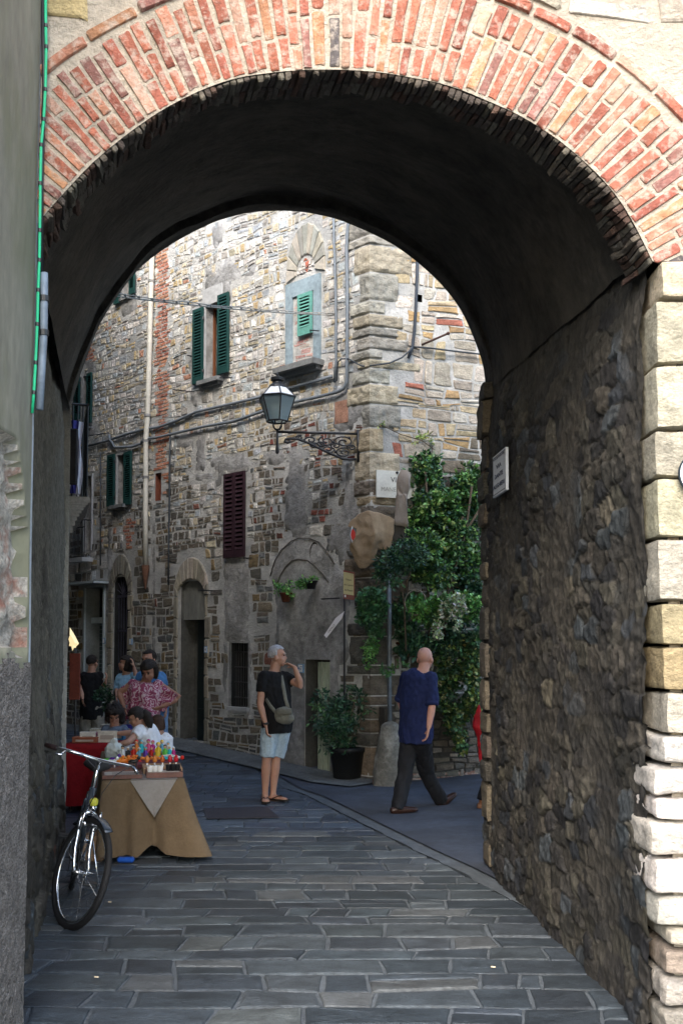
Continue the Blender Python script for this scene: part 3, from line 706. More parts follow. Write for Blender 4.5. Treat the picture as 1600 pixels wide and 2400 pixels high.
# plaster patches as thin uneven slabs
pp = MB()
import bmesh
from mathutils.geometry import delaunay_2d_cdt
def slab(mb, P, w0, mp=FA, step=.09, amp=.012, excl=()):
    n = len(P); ring_ = []
    for i in range(n):
        a = Vector(P[i]); b = Vector(P[(i+1) % n]); m = max(1, int((b-a).length/.07))
        for k in range(m): p = a+(b-a)*k/m; ring_.append(p+Vector((noise.noise(Vector((p.x*9, p.y*9, 0))), noise.noise(Vector((p.x*9, p.y*9, 7)))))*.05)
    R2 = [(p.x, p.y) for p in ring_]; b0 = (min(p[0] for p in R2), max(p[0] for p in R2), min(p[1] for p in R2), max(p[1] for p in R2))
    pts = [Vector(p) for p in R2]; nr = len(pts); x = b0[0]
    while x < b0[1]:
        y = b0[2]
        while y < b0[3]:
            q = (x+random.uniform(-.02, .02), y+random.uniform(-.02, .02))
            if inpoly(q[0], q[1], R2): pts.append(Vector(q))
            y += step
        x += step
    ed = [(i, (i+1) % nr) for i in range(nr)]
    for r in excl:
        if r[1] < b0[0] or r[0] > b0[1] or r[3] < b0[2] or r[2] > b0[3]: continue
        k0 = len(pts); pts += [Vector((r[0], r[2])), Vector((r[1], r[2])), Vector((r[1], r[3])), Vector((r[0], r[3]))]; ed += [(k0, k0+1), (k0+1, k0+2), (k0+2, k0+3), (k0+3, k0)]
    v, e, f, *_ = delaunay_2d_cdt(pts, ed, [], 1, 1e-5)
    vs = [mp(p.x, p.y, (w0 if i >= nr else -.006)+amp*noise.noise(Vector((p.x*3, p.y*3, 3)))) for i, p in enumerate(v)]
    f = [t for t in f if not any(inr(sum(v[i].x for i in t)/3, sum(v[i].y for i in t)/3, r) for r in excl)]
    mb.add(vs, f)
for P in patches: pp = MB(); slab(pp, P, .012, excl=openings); pp.build('plaster_patch', M_plaster, house, True)
# arched stone surrounds
def vouss(mb, A, n, cols, h=.03, t0=-pi/2, t1=pi/2, legs=0):
    for k in range(n):
        a, b = t0+(t1-t0)*k/n, t0+(t1-t0)*(k+1)/n
        f = lambda t, s: (A['c']-sin(t)*(A['ri']+(A['ro']-A['ri'])*s), A['v']+cos(t)*(A['hi']+(A['ho']-A['hi'])*s))
        add_stone(mb, [f(b, 0), f(a, 0), f(a, 1), f(b, 1)], FA, .01, h, pick(cols), .02, .05, .1, .01)
vs_ = MB()
vouss(vs_, A_A, 11, [(.34, .31, .25), (.40, .36, .30), (.28, .26, .22)], .035)
vs_.build('arch_surround', M_vous, house); vs_ = MB(); vouss(vs_, A_B, 11, [(.24, .23, .19), (.20, .19, .16)], .03)
vs_.build('arch_surround', M_vous, house); vs_ = MB(); vouss(vs_, A_N, 11, [(.38, .36, .30), (.30, .30, .27)], .03, -pi*.55, pi*.55)
vs_.build('arch_surround', M_vous, house)
for A, o in ((A_A, o_doorA), (A_B, o_doorB)):
    for sgn in (-1, 1):
        v = o[2]; vs_ = MB()
        while v < A['v']-.02:
            hh = min(random.uniform(.22, .38), A['v']-v); a, b = sorted((A['c']+sgn*A['ri'], A['c']+sgn*(A['ro']+random.uniform(-.05, .06))))
            add_stone(vs_, [(a, v), (b, v), (b, v+hh), (a, v+hh)], FA, .012, .03, pick([(.26, .24, .19), (.32, .29, .23)]), .03, .05, .1, .012); v += hh
        vs_.build('door_jamb', M_vous, house)
# inside of the niche arch: pebbled tympanum
ty = MB(); P = [(A_N['c']+sin(t)*A_N['ri'], A_N['v']+cos(t)*A_N['hi']) for t in [pi*.55*(k/8-1) for k in range(17)]]; slab(ty, P, .0)
masonry(ty, FA, A_N['c']-A_N['ri'], A_N['c']+A_N['ri'], A_N['v']-.05, A_N['v']+A_N['hi'], (.04, .07), (.04, .08), .012, (.008, .02), lambda u, v: [(.6, .55, .5), (.5, .16, .1), (.66, .62, .58)], lambda u, v: ((u-A_N['c'])/A_N['ri'])**2+((v-A_N['v'])/A_N['hi'])**2 < .9)
ty.build('tympanum', M_stone, house)
# framing of the blind window
nf = MB(); a, b, c, d = r_niche; ia, ib, ic, id_ = r_niche_in
M_bluef = mat('blue_grey_render', (.24, .31, .35), bump=.4, bscale=12, var=.25, vscale=3)
for q in ((a, b, id_, d), (a, ia, c, id_), (ib, b, c, id_)):
    nf.quadbox([FA(q[0], q[2], .0), FA(q[1], q[2], .0), FA(q[1], q[3], .0), FA(q[0], q[3], .0)], FA.n*.028)
nf.build('window_surround', M_bluef, house)
ni = MB(); masonry(ni, FA, ia-.05, ib+.05, ic, id_, (.05, .07), (.12, .22), .012, (.003, .006), lambda u, v: [(.5, .26, .24), (.56, .34, .30), (.5, .42, .38)], lambda u, v: ia < u < ib)
ni.build('brick_infill', M_brick, house)
# quoins: corner stones seen on both faces
qn = MB(); v = -.05; k = 0
random.seed(55)
while v < HT-.4:
    hh = random.choice([.12, .17, .2, .26, .3, .36]); la, lb = (random.uniform(.12, .3), random.uniform(.35, .7)) if random.random() < .5 else (random.uniform(.25, .45), random.uniform(.15, .4))
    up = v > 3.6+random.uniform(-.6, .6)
    c = pick([(.40, .36, .27), (.34, .33, .29), (.46, .38, .26)] if up else [(.16, .14, .115), (.13, .125, .11), (.18, .145, .105)])  # low quoins coloured darker for the shaded foot of the house
    for pl_, ln_ in ((FA, la), (RI, lb)):
        def fn(s, t, pl_=pl_, ln_=ln_):
            u = ln_*s; w = .022; ed = min(t, 1-t, (1-s)*2.0)
            if ed < .1: w -= .022*(1-ed/.1)
            cr = min(u, .04)/.04
            p = pl_(u, v+.008+(hh-.016)*t, 0); o2 = Vector((0, 0, 0))
            e = noise.noise(p*4)*.026+noise.noise(p*12)*.02+noise.noise(p*28)*.008
            return p+(pl_.n*cr+(FA.n+RI.n).normalized()*(1-cr))*(w+(e if ed > .05 else 0))
        qn.grid(fn, 20, 12, c)
    v += hh; k += 1
qn.build('quoin_stones', M_stone, house, True)
# right face
random.seed(77)
hole_r = zr(z4, 1072, 1108, 600, 650, RI)
wr = MB(); holed(wr, RI, 0, UR, -.05, HT, [hole_r], .4); wr.build('mortar_wall', M_fmortar, house)
hb = MB(); u0, u1, v0, v1 = hole_r
def recess(mb, pl_, r, d, back=True, col=None):
    u0, u1, v0, v1 = r; P = [(u0, v0), (u1, v0), (u1, v1), (u0, v1)]; vs = [pl_(u, v, 0) for u, v in P]+[pl_(u, v, -d) for u, v in P]
    fs = [(0, 1, 5, 4), (1, 2, 6, 5), (2, 3, 7, 6), (3, 0, 4, 7)]+([(4, 5, 6, 7)] if back else []); mb.add(vs, fs, col)
recess(hb, RI, hole_r, .3); hb.build('wall_hole', M_black, house)
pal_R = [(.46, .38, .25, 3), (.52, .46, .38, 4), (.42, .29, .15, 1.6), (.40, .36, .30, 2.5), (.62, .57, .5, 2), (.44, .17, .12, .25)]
pal_Rl = [(.14, .125, .10, 3), (.17, .145, .11, 2), (.11, .105, .092, 2)]  # low stones of the right face, street shade put into their colour
sr = MB()
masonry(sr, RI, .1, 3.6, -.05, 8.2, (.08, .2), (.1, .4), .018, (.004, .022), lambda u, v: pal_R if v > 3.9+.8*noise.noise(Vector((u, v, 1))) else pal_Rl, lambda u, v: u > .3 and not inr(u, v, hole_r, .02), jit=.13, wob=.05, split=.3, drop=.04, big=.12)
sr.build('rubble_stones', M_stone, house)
tp = MB(); tp.add([FA(UL, HT), FA(0, HT), RI(UR, HT), RI(UR, HT)+Vector((0, 8, 0)), FA(UL, HT)+Vector((0, 8, 0))], [(0, 1, 2, 3, 4)]); tp.build('roof', MATS['roof_tiles'], house)

# ---- windows, shutters, doors
def shutter(r, m, w=.045, n=16, par=house, name='shutter', label=None, plane=FA, slant=1):
    u0, u1, v0, v1 = r; mb = MB(); fw_ = min(.035, (u1-u0)*.16); t = .03
    def bar(a, b, c, d, ww=w, tt=t): mb.quadbox([plane(a, c, ww), plane(b, c, ww), plane(b, d, ww), plane(a, d, ww)], plane.n*tt)
    bar(u0, u0+fw_, v0, v1); bar(u1-fw_, u1, v0, v1); bar(u0+fw_, u1-fw_, v1-.05, v1); bar(u0+fw_, u1-fw_, v0, v0+.1)
    o = mb.build(name, m, par); sm = MB(); hh = (v1-v0-.15)/n
    for k in range(n):
        v = v0+.1+hh*k; a = plane(u0+fw_, v+.005, w+.026); b = plane(u1-fw_, v+.005, w+.026); c = plane(u1-fw_, v+hh*.75, w+.004); d = plane(u0+fw_, v+hh*.75, w+.004)
        sm.quadbox([a, b, c, d], plane.n*.004+Vector((0, 0, .006)))
    sm.build('slats', m, o)
    bk_ = MB(); bk_.quadbox([plane(u0+.01, v0+.01, w-.012), plane(u1-.01, v0+.01, w-.012), plane(u1-.01, v1-.01, w-.012), plane(u0+.01, v1-.01, w-.012)], plane.n*.01); bk_.build('dark_backing', M_black, o)
    hg = MB()
    for q in (.15, .85): hg.box(plane((u0 if slant > 0 else u1), v0+(v1-v0)*q, w+.01), (.03, .03, .05), bev=.005)
    hg.build('hinge', M_iron, o)
    if label: o['label'] = label
    return o
def window(r, d=.16, jamb=M_plaster, casement=True, glass=True):
    mb = MB(); recess(mb, FA, r, d+.06, False); f = mb.build('window', jamb, house)
    u0, u1, v0, v1 = r
    b = MB(); b.quadbox([FA(u0, v0, -d-.05), FA(u1, v0, -d-.05), FA(u1, v1, -d-.05), FA(u0, v1, -d-.05)], FA.n*.004); b.build('pane', mat('dark_window_glass', (.01, .013, .016), rough=.12, bump=0, var=0, spec=.8), f)
    if casement:
        c = MB(); t = .035
        for q in ((u0, u0+t, v0, v1), (u1-t, u1, v0, v1), (u0+t, u1-t, v1-t, v1), (u0+t, u1-t, v0, v0+t), ((u0+u1)/2-.015, (u0+u1)/2+.015, v0+t, v1-t)):
            c.quadbox([FA(q[0], q[2], -d), FA(q[1], q[2], -d), FA(q[1], q[3], -d), FA(q[0], q[3], -d)], FA.n*.03)
        c.build('frame', M_wood, f)
    return f
def sill(r, ov=.07, t=.06, d=.12, m=None, par=house):
    mb = MB(); u0, u1, v0, v1 = r; P = [FA(u0-ov, v0-t, .005), FA(u1+ov, v0-t, .005), FA(u1+ov, v0, .005), FA(u0-ov, v0, .005)]; mb.quadbox(P, FA.n*d)
    P = [FA(u0-ov*.3, v0-t*1.7, .005), FA(u1+ov*.3, v0-t*1.7, .005), FA(u1+ov*.3, v0-t, .005), FA(u0-ov*.3, v0-t, .005)]; mb.quadbox(P, FA.n*d*.55)
    return mb.build('sill', m or mat('grey_stone_sill', (.2, .21, .21), bump=.5, bscale=14), par)
M_lintel = mat('pale_stone_frame', (.42, .43, .43), bump=.4, bscale=10, var=.18, vscale=2)
def surround(r, t=.05, w=.03, par=house, m=None, top=.0):
    mb = MB(); u0, u1, v0, v1 = r
    for q in ((u0-t, u0, v0, v1), (u1, u1+t, v0, v1), (u0-t, u1+t, v1, v1+t+top)):
        mb.quadbox([FA(q[0], q[2], -.01), FA(q[1], q[2], -.01), FA(q[1], q[3], -.01), FA(q[0], q[3], -.01)], FA.n*(w+.01))
    return mb.build('stone_frame', m or M_lintel, par)
f = window(o_w1); sill(o_w1, par=f); surround(o_w1, .055, par=f, top=.2)
mb = MB(); u0, u1, v0, v1 = o_w1; ui = u0+(u1-u0)*.62; mb.quadbox([FA(u0+.005, v0, -.12), FA(ui-.08, v0, -.12), FA(ui-.08, v1, -.12), FA(u0+.005, v1, -.12)], FA.n*.04); mb.build('wooden_casement', M_wood, f)
shutter((o_w1[1]+.0, FA.inv(460, 800)[0], R(459, 483, 726, 900)[2], R(459, 483, 726, 900)[3]), M_green, n=22)
rr = R(517, 543, 691, 877); shutter((rr[0], o_w1[0], rr[2], rr[3]), M_green, n=22, slant=-1)
f = window(o_w2); sill(o_w2, par=f, t=.03, d=.05); rr = R(275, 287, 672, 714); shutter(rr, M_green, n=14); rr = R(311, 323, 640, 691); shutter(rr, M_green, n=16, slant=-1)
f = window(o_w3); sill(o_w3, par=f, t=.03, d=.05); rr = R(182, 194, 886, 985); shutter(rr, M_green, n=20); rr = R(211, 222, 876, 992); shutter(rr, M_green, n=22, slant=-1)
f = window(o_w5); sill(o_w5, par=f, t=.055); surround(o_w5, .03, par=f)
mb = MB(); u0, u1, v0, v1 = o_w5; mb.quadbox([FA(u0+.01, v0, -.1), FA(u0+.13, v0, -.1), FA(u0+.13, v1, -.1), FA(u0+.01, v1, -.1)], FA.n*.03); mb.build('wooden_casement', mat('orange_wood', (.4, .15, .05), var=.3), f)
shutter(zr(z5, 311, 358, 190, 533), M_green, n=20); shutter(zr(z5, 423, 470, 170, 525), M_green, n=20, slant=-1)
shutter(r_shut4, M_teal, w=.03, n=9, label='pale green louvred shutter on the bricked-up niche window', slant=-1)
f = sill((r_niche[0]+.0, r_niche[1]-.0, r_niche[2]+.03, 0), .06, .075, .2)
pu = r_purple; mid = (pu[0]+pu[1])/2
shutter((mid+.002, pu[1], pu[2], pu[3]), M_purple, w=.03, n=17, label='maroon louvred shutter leaf'); shutter((pu[0], mid-.002, pu[2], pu[3]), M_purple, w=.03, n=17, label='maroon louvred shutter leaf', slant=-1)
mb = MB(); recess(mb, FA, o_slot, .1); mb.build('bricked_slot', mat('red_brown_infill', (.16, .05, .03), var=.3), house)
window(o_w7, .14); surround(o_w7, .03, m=M_lintel)
# little railing of the far left french window
rl = MB(); rr = zr(z5, 116, 190, 632, 872); u0, u1, v0, v1 = rr
for k in range(9): u = u0+(u1-u0)*k/8; rl.tube([FA(u, v0, .15), FA(u, v1, .15)], .008, 6)
for v in (v0, v1, v1-.12): rl.tube([FA(u0, v, .15), FA(u1, v, .15)], .011, 6)
for u in (u0, u1): rl.tube([FA(u, v1, .15), FA(u, v1, 0)], .01, 6)
rl.build('window_railing', M_iron, house)
mb = MB(); mb.quadbox([FA(u0-.05, v0-.09, 0), FA(u1+.05, v0-.09, 0), FA(u1+.05, v0-.02, 0), FA(u0-.05, v0-.02, 0)], FA.n*.22); mb.build('railing_slab', M_lintel, house)
# barred ground window
mb = MB(); recess(mb, FA, o_grille, .2); gw = mb.build('window', mat('black_opening', (.02, .022, .022), var=.2), house)
surround(o_grille, .035, .015, gw, M_plaster); sill(o_grille, .03, .05, .06, M_lintel, gw)
gb = MB(); u0, u1, v0, v1 = o_grille
for k in range(7): u = u0+(u1-u0)*(k+.5)/7; gb.tube([FA(u, v0, -.07), FA(u, v1, -.07)], .007, 6)
for k in range(4): v = v0+(v1-v0)*(k+.6)/4.2; gb.tube([FA(u0, v, -.065), FA(u1, v, -.065)], .008, 6)
gb.build('bars', mat('rusty_dark_bars', (.05, .05, .052), rough=.6), gw)
# door A: arched, dark boards, grey plaster tympanum
mb = MB(); u0, u1, v0, v1 = o_doorA; mb.quadbox([FA(u0, v0-.4, -.26), FA(u1, v0-.4, -.26), FA(u1, v1+.3, -.26), FA(u0, v1+.3, -.26)], FA.n*.01)
recess(mb, FA, (u0, u1, v0-.3, v1+.35), .25, False)
rv = mb.build('door_recess', mat('grey_door_recess', (.09, .09, .082), bump=.4, bscale=12, var=.3, vscale=3), house)
def archfill(mb, A, vb, w, t=.02):                  # solid panel below an arch intrados
    P = [(A['c']+A['ri']*.985*sin(q), A['v']+A['hi']*.985*cos(q)) for q in [pi/2*(k/8-1) for k in range(17)]]
    P = [(A['c']-A['ri']*.985, vb)]+P+[(A['c']+A['ri']*.985, vb)]
    n = len(P); vs = [FA(u, v, w) for u, v in P]+[FA(u, v, w-t) for u, v in P]; mb.add(vs, [tuple(range(n)), tuple(range(2*n-1, n-1, -1))]+[(i, (i+1) % n, n+(i+1) % n, n+i) for i in range(n)])
vt = R(437, 481, 1452, 1700)[3]
mb = MB(); archfill(mb, A_A, vt, -.05, .06); mb.build('tympanum', mat('grey_tympanum', (.2, .205, .19), bump=.3, bscale=10, var=.25, vscale=3, stretch=(1, 1, .3)), house)
dA = MB(); a, b = R(438, 482, 1453, 1700)[:2]; a = u0+.01; vb = .16
M_door = mat('dark_green_door', (.012, .02, .022), rough=.35, bump=.1, var=.2, spec=.5)
dA.quadbox([FA(a, vb, -.24), FA(b, vb, -.24), FA(b, vt, -.24), FA(a, vt, -.24)], FA.n*.04)
door = dA.build('door', M_door, house)
for k, (p, q) in enumerate(((.05, .3), (.36, .62), (.68, .95))):
    for s0, s1 in ((.08, .46), (.54, .92)):
        m2 = MB(); x0, x1 = a+(b-a)*s0, a+(b-a)*s1; y0, y1 = vb+(vt-vb)*p, vb+(vt-vb)*q; m2.quadbox([FA(x0, y0, -.2), FA(x1, y0, -.2), FA(x1, y1, -.2), FA(x0, y1, -.2)], FA.n*.014); m2.build('door_panel', M_door, door)
kn = MB(); kn.ball(FA((a+b)/2-.03, vb+(vt-vb)*.45, -.16), .02); kn.build('door_knob', mat('brass', (.5, .35, .12), metal=1, rough=.3, bump=0), door)
stp = MB(); p0 = FA(u0-.05, 0, .2); stp.quadbox([FA(u0-.02, .0, -.2), FA(u1+.1, .0, -.2), FA(u1+.1, .24, -.2), FA(u0-.02, .24, -.2)], FA.n*.32); stp.build('doorstep', M_lintel, house)
# door B: dark iron gate with a fan
mb = MB(); u0, u1, v0, v1 = o_doorB; recess(mb, FA, (u0, u1, v0-.3, v1+.35), .2); archfill(mb, A_B, v1-.3, -.16); mb.build('door_recess', MATS['black_opening'], house)
gt = MB()
for k in range(6): u = u0+(u1-u0)*(k+.5)/6; gt.tube([FA(u, v0, -.06), FA(u, A_B['v']-.05, -.06)], .008, 6)
for v in (A_B['v']-.05, A_B['v']-.62): gt.quadbox([FA(u0, v-.02, -.08), FA(u1, v-.02, -.08), FA(u1, v+.02, -.08), FA(u0, v+.02, -.08)], FA.n*.03)
for k in range(7):
    q = -pi/2+pi*(k+.5)/7; gt.tube([FA(A_B['c'], A_B['v']-.04, -.05), FA(A_B['c']+sin(q)*A_B['ri']*.9, A_B['v']+cos(q)*A_B['hi']*.9, -.05)], .008, 5)
gt.build('iron_gate', mat('violet_black_iron', (.05, .05, .075), rough=.4, bump=0), house)
# door C: framed roller shutter with canopy
u0, u1, v0, v1 = o_doorC; mb = MB(); recess(mb, FA, o_doorC, .35, False); mb.build('door_recess', mat('pale_reveal', (.22, .24, .24), var=.2), house)
surround(o_doorC, .035, .03, m=mat('pale_blue_frame', (.4, .46, .47), var=.15))
rs2 = MB(); n = 22
for k in range(n):
    a, b = v0+(v1-v0-.55)*k/n, v0+(v1-v0-.55)*(k+1)/n; rs2.quadbox([FA(u0, a, -.3), FA(u1, a, -.3), FA(u1, b-.008, -.3), FA(u0, b-.008, -.3)], FA.n*.025)
rs2.build('roller_shutter', mat('dark_teal_shutter', (.035, .06, .062), rough=.5, bump=.1), house)
mb = MB(); mb.quadbox([FA(u0, v1-.54, -.28), FA(u1, v1-.54, -.28), FA(u1, v1, -.28), FA(u0, v1, -.28)], FA.n*.01); mb.build('fanlight', MATS['dark_window_glass'], house)
mb = MB(); mb.quadbox([FA(u0, v1-.6, -.2), FA(u1, v1-.6, -.2), FA(u1, v1-.5, -.2), FA(u0, v1-.5, -.2)], FA.n*.1); mb.build('transom', MATS['pale_blue_frame'], house)
mb = MB(); q = zr(z5, 105, 305, 1036, 1056); mb.quadbox([FA(q[0], q[2]+.0, 0), FA(q[1], q[2]+.0, 0), FA(q[1], q[2]+.035, 0), FA(q[0], q[2]+.035, 0)], FA.n*.3); mb.build('canopy', MATS['pale_blue_frame'], house)
# door 47: planks in a dark recess
u0, u1, v0, v1 = o_47; mb = MB(); recess(mb, FA, o_47, .3); mb.build('door_recess', MATS['grey_door_recess'], house)
dp = MB(); a, b = zr(z8, 603, 690, 235, 700)[:2]; b = u0+(u1-u0)*.62; a = u0
for k in range(7): x0, x1 = a+(b-a)*k/7, a+(b-a)*(k+1)/7-.012; dp.quadbox([FA(x0, .05, -.06), FA(x1, .05, -.06), FA(x1, v1-.03, -.06), FA(x0, v1-.03, -.06)], FA.n*.02)
dp.build('plank_door', mat('pale_green_planks', (.38, .43, .33), rough=.6, bump=.3, bscale=8, var=.3, stretch=(1, 1, .2)), house)
# oval hole, mouldings of the blind arch, small rust patch
ov = MB(); cu, cv = FA.inv(*z6(395, 845)); n = 16; ru, rv_ = .085, .145
vs = [FA(cu+ru*cos(2*pi*k/n), cv+rv_*sin(2*pi*k/n), .02) for k in range(n)]+[FA(cu+ru*.8*cos(2*pi*k/n), cv+rv_*.8*sin(2*pi*k/n), .0) for k in range(n)]; ov.add(vs, [(k, (k+1) % n, n+(k+1) % n, n+k) for k in range(n)]+[tuple(range(n, 2*n))]); ov.build('oval_opening', mat('dark_brown_hollow', (.03, .018, .012), var=.2), house)
for nm, pts, r_ in (('arch_moulding', [(100, 1000), (130, 900), (170, 830), (240, 765), (290, 745), (360, 745), (430, 775), (490, 850), (530, 920)], .008), ('arch_moulding', [(150, 1050), (165, 1000), (200, 940), (245, 895), (290, 885), (350, 895), (400, 930), (450, 985), (490, 1040)], .010)):
    m2 = MB(); m2.tube([FA(*FA.inv(*z6(*p)), .015) for p in pts], r_, 6); m2.build(nm, mat('dark_moulding', (.13, .12, .11), var=.3), house, True)  # mouldings in a darker grey-brown than the plaster
m2 = MB(); q = R(787, 817, 940, 992); m2.quadbox([FA(q[0], q[2], 0), FA(q[1], q[2], 0), FA(q[1], q[3], 0), FA(q[0], q[3], 0)], FA.n*.02); m2.build('terracotta_panel', mat('faded_terracotta', (.36, .2, .14), var=.4, vscale=9), house)
# downpipe with collars, rusty foot
dq = [FA(*FA.inv(*p), .07) for p in ((366, 540), (364, 640), (360, 800), (355, 971), (351, 1035), (350, 1200), (350, 1330))]
m2 = MB(); m2.tube(dq, .042, 12); dpo = m2.build('downpipe', M_white, house, True)
for p in ((363, 662), (355, 975), (350.5, 1035), (350, 1120)):
    c2 = MB(); x = FA(*FA.inv(*p), .07); c2.tube([x-Vector((0, 0, .02)), x+Vector((0, 0, .02))], .052, 12); c2.build('collar', M_plaster, dpo)
c2 = MB(); x = dq[-1]; c2.tube([x, x+Vector((0, 0, .03)), x-Vector((0, 0, .02)), x-Vector((0, 0, .3)), x-Vector((0, 0, .34))], [.05, .06, .06, .02, .012], 10); c2.build('rusty_funnel', mat('rust', (.16, .08, .05), var=.3), dpo)
# cables along the facade
def cable(name, pts, r, m, label, w=.04, pl_=FA):
    m2 = MB(); P = [pl_(*pl_.inv(*p), w) for p in pts]; m2.tube(P, r, 8); o = m2.build(name, m, None, True); tag(o, label, 'cable'); return o, P
M_cab = mat('grey_cable', (.17, .20, .23), rough=.5, bump=.15, var=.15)
M_cabd = mat('dark_cable', (.05, .06, .07), rough=.5, bump=.1, var=.15)
cable('cable', [z3(130, 1625), z3(300, 1580), z3(430, 1535), z3(560, 1500), z3(640, 1490), z3(780, 1440), z3(900, 1385), z3(1100, 1340), z3(1320, 1290), z4(240, 1228), z4(400, 1185), z4(520, 1150)], .022, M_cab, 'upper grey cable running along the stone facade past the downpipe towards the lamp')
cable('cable', [z3(320, 1540), z3(325, 1570), z3(360, 1625), z3(470, 1620), z3(530, 1600), z3(550, 1568), z3(640, 1558), z3(760, 1530), z3(950, 1485), z3(1150, 1450), z3(1340, 1385), z4(260, 1325), z4(420, 1290), z4(560, 1255), z4(605, 1232), z4(624, 1190), z4(625, 1000), z4(627, 600), z4(622, 300), z4(630, 150), z4(660, 60)], .022, M_cab, 'lower grey cable sagging along the facade then turning up as the right-hand riser', .05)
cable('cable', [z4(534, 0), z4(537, 200), z4(545, 450), z4(552, 760), z4(552, 1050), z4(540, 1190)], .016, M_cab, 'left of the two vertical cables beside the pale green niche shutter', .05)
cable('cable', [z4(545, 1190), z4(560, 1180), z4(568, 1060), z4(590, 1035), z4(640, 1035), z4(690, 1065), z4(725, 1082), z4(745, 1084)], .01, M_cabd, 'thin dark cable looping from the risers to the house corner', .06)
cable('cable', [z5(727, 20), z5(725, 200), z5(722, 500), z5(718, 800), z5(716, 1060)], .013, M_cabd, 'thin dark vertical cable on the facade between downpipe and maroon shutter', .05)
cable('cable', [z5(262, 170), z5(262, 500), z5(262, 930)], .011, M_cabd, 'thin dark vertical cable left of the lower green shutters', .05)
cable('cable', [z5(130, 80), z5(200, 60), z5(320, 45)], .01, M_cabd, 'short thin cable at the far left of the facade under the conduit run', .05)
cable('cable', [z4(745, 1084), z4(880, 1065), z4(960, 1030), z4(1005, 990), z4(1030, 960)], .011, M_cabd, 'thin cable rising across the corner stones to the black drop pipe', .06, RI)
cable('pipe', [z4(1068, 330), z4(1062, 500), z4(1055, 700), z4(1045, 850), z4(1032, 960), z4(1005, 1030)], .02, mat('black_pipe', (.03, .04, .055), rough=.5), 'black vertical pipe on the warm stone wall right of the house corner', .05, RI)['__'] if False else tag(cable('drop_pipe', [z4(1068, 330), z4(1062, 500), z4(1055, 700), z4(1045, 850), z4(1032, 960), z4(1005, 1030)], .02, mat('black_pipe', (.03, .04, .055), rough=.5), 'black vertical pipe on the warm stone wall right of the house corner', .05, RI)[0], cat='pipe')
cable('cable', [z4(1040, 958), z4(1140, 965), z4(1300, 985), z4(1480, 1006), z4(1560, 1016)], .012, M_cabd, 'dark cable running right from the black pipe across the warm stones', .06, RI)
m2 = MB(); a = RI(*RI.inv(*z4(1100, 940)), .03); b = RI(*RI.inv(*z4(1215, 903)), .3); m2.tube([a, b], .014, 6); m2.ball(b, .022); tag(m2.build('iron_hook', mat('rusty_iron', (.08, .045, .035), rough=.7), smooth=True), 'rusty iron hook standing out of the wall beside the black pipe', 'hook')
for (p, q, lab) in ((z3(755, 1240), z3(895, 1255), 'thin iron rod fixed below and left of the big green shuttered window'), (z3(850, 1012), z3(888, 1018), 'short iron catch left of the big green shutter'), (z3(1040, 1160), z3(1148, 1162), 'short iron rod under the right-hand upper green shutter'), (z4(385, 845), z4(445, 850), 'iron stay below the pale green niche shutter'), (z5(925, 1093), z5(1018, 1097), 'thin iron rod right of the arched stone doorway'), (z5(1226, 880), z5(1280, 880), 'iron catch below the maroon shutter'), (z6(462, 1152), z6(583, 1146), 'iron bar reaching to the brown and cream sign')):
    m2 = MB(); m2.tube([FA(*FA.inv(*p), .0), FA(*FA.inv(*p), .07), FA(*FA.inv(*q), .07)], .009, 6); tag(m2.build('iron_rod', M_iron), lab, 'rod')
# the line strung across the street
a = at(262, 693, 9.3); b = FA(*FA.inv(789, 741), .06); m2 = MB(); n = 22
P = [a.lerp(b, k/n)-Vector((0, 0, .10*4*(k/n)*(1-k/n)*.3)) for k in range(n+1)]; m2.tube(P, .008, 6); m2.tube([p+Vector((0, 0, .022+.006*sin(i*1.3))) for i, p in enumerate(P)], .006, 6)
o = m2.build('overhead_line', mat('pale_wire', (.4, .38, .34), rough=.5), smooth=True); tag(o, 'pale wire strung across the street from the left wall to the corner cables', 'wire')
for k in range(1, n, 1): c2 = MB(); c2.tube([P[k]+Vector((-.012, 0, .01)), P[k]+Vector((.012, 0, .01))], .016, 6); c2.build('clip', MATS['pale_wire'], o)
# house number tiles
def plate(px0, px1, py0, py1, s, label):
    q = R(px0, px1, py0, py1); e = empty('number_tile', FA((q[0]+q[1])/2, q[2], .02), label, 'house number', 'house number tiles')
    m2 = MB(); m2.quadbox([FA(q[0], q[2], .015), FA(q[1], q[2], .015), FA(q[1], q[3], .015), FA(q[0], q[3], .015)], FA.n*.02); m2.build('tile', mat('blue_rim_tile', (.2, .33, .5), rough=.3), e)
    m2 = MB(); x = .012; m2.quadbox([FA(q[0]+x, q[2]+x, .036), FA(q[1]-x, q[2]+x, .036), FA(q[1]-x, q[3]-x, .036), FA(q[0]+x, q[3]-x, .036)], FA.n*.002); m2.build('face', mat('white_tile', (.72, .74, .74), rough=.3, bump=0, var=.05), e)
    if s: text('digits', s, (q[3]-q[2])*.62, FA((q[0]+q[1])/2, (q[2]+q[3])/2, .04), -FA.d, (0, 0, 1), mat('blue_digits', (.03, .06, .2), bump=0, var=0), e)
plate(702.5, 714.5, 1556, 1577, '47', 'white house number 47 tile between the grey-haired man and the plank door')
a = z5(949, 1467); b = z5(970, 1512); plate(a[0], b[0], a[1], b[1], '4', 'blue rimmed number tile right of the dark arched door')
a = z5(448, 1416); b = z5(466, 1457); plate(a[0], b[0], a[1], b[1], '', 'pale number tile right of the iron gate door')
a = z5(270, 1412); b = z5(286, 1450); plate(a[0], b[0], a[1], b[1], '', 'pale number tile between the roller shutter and the iron gate door')

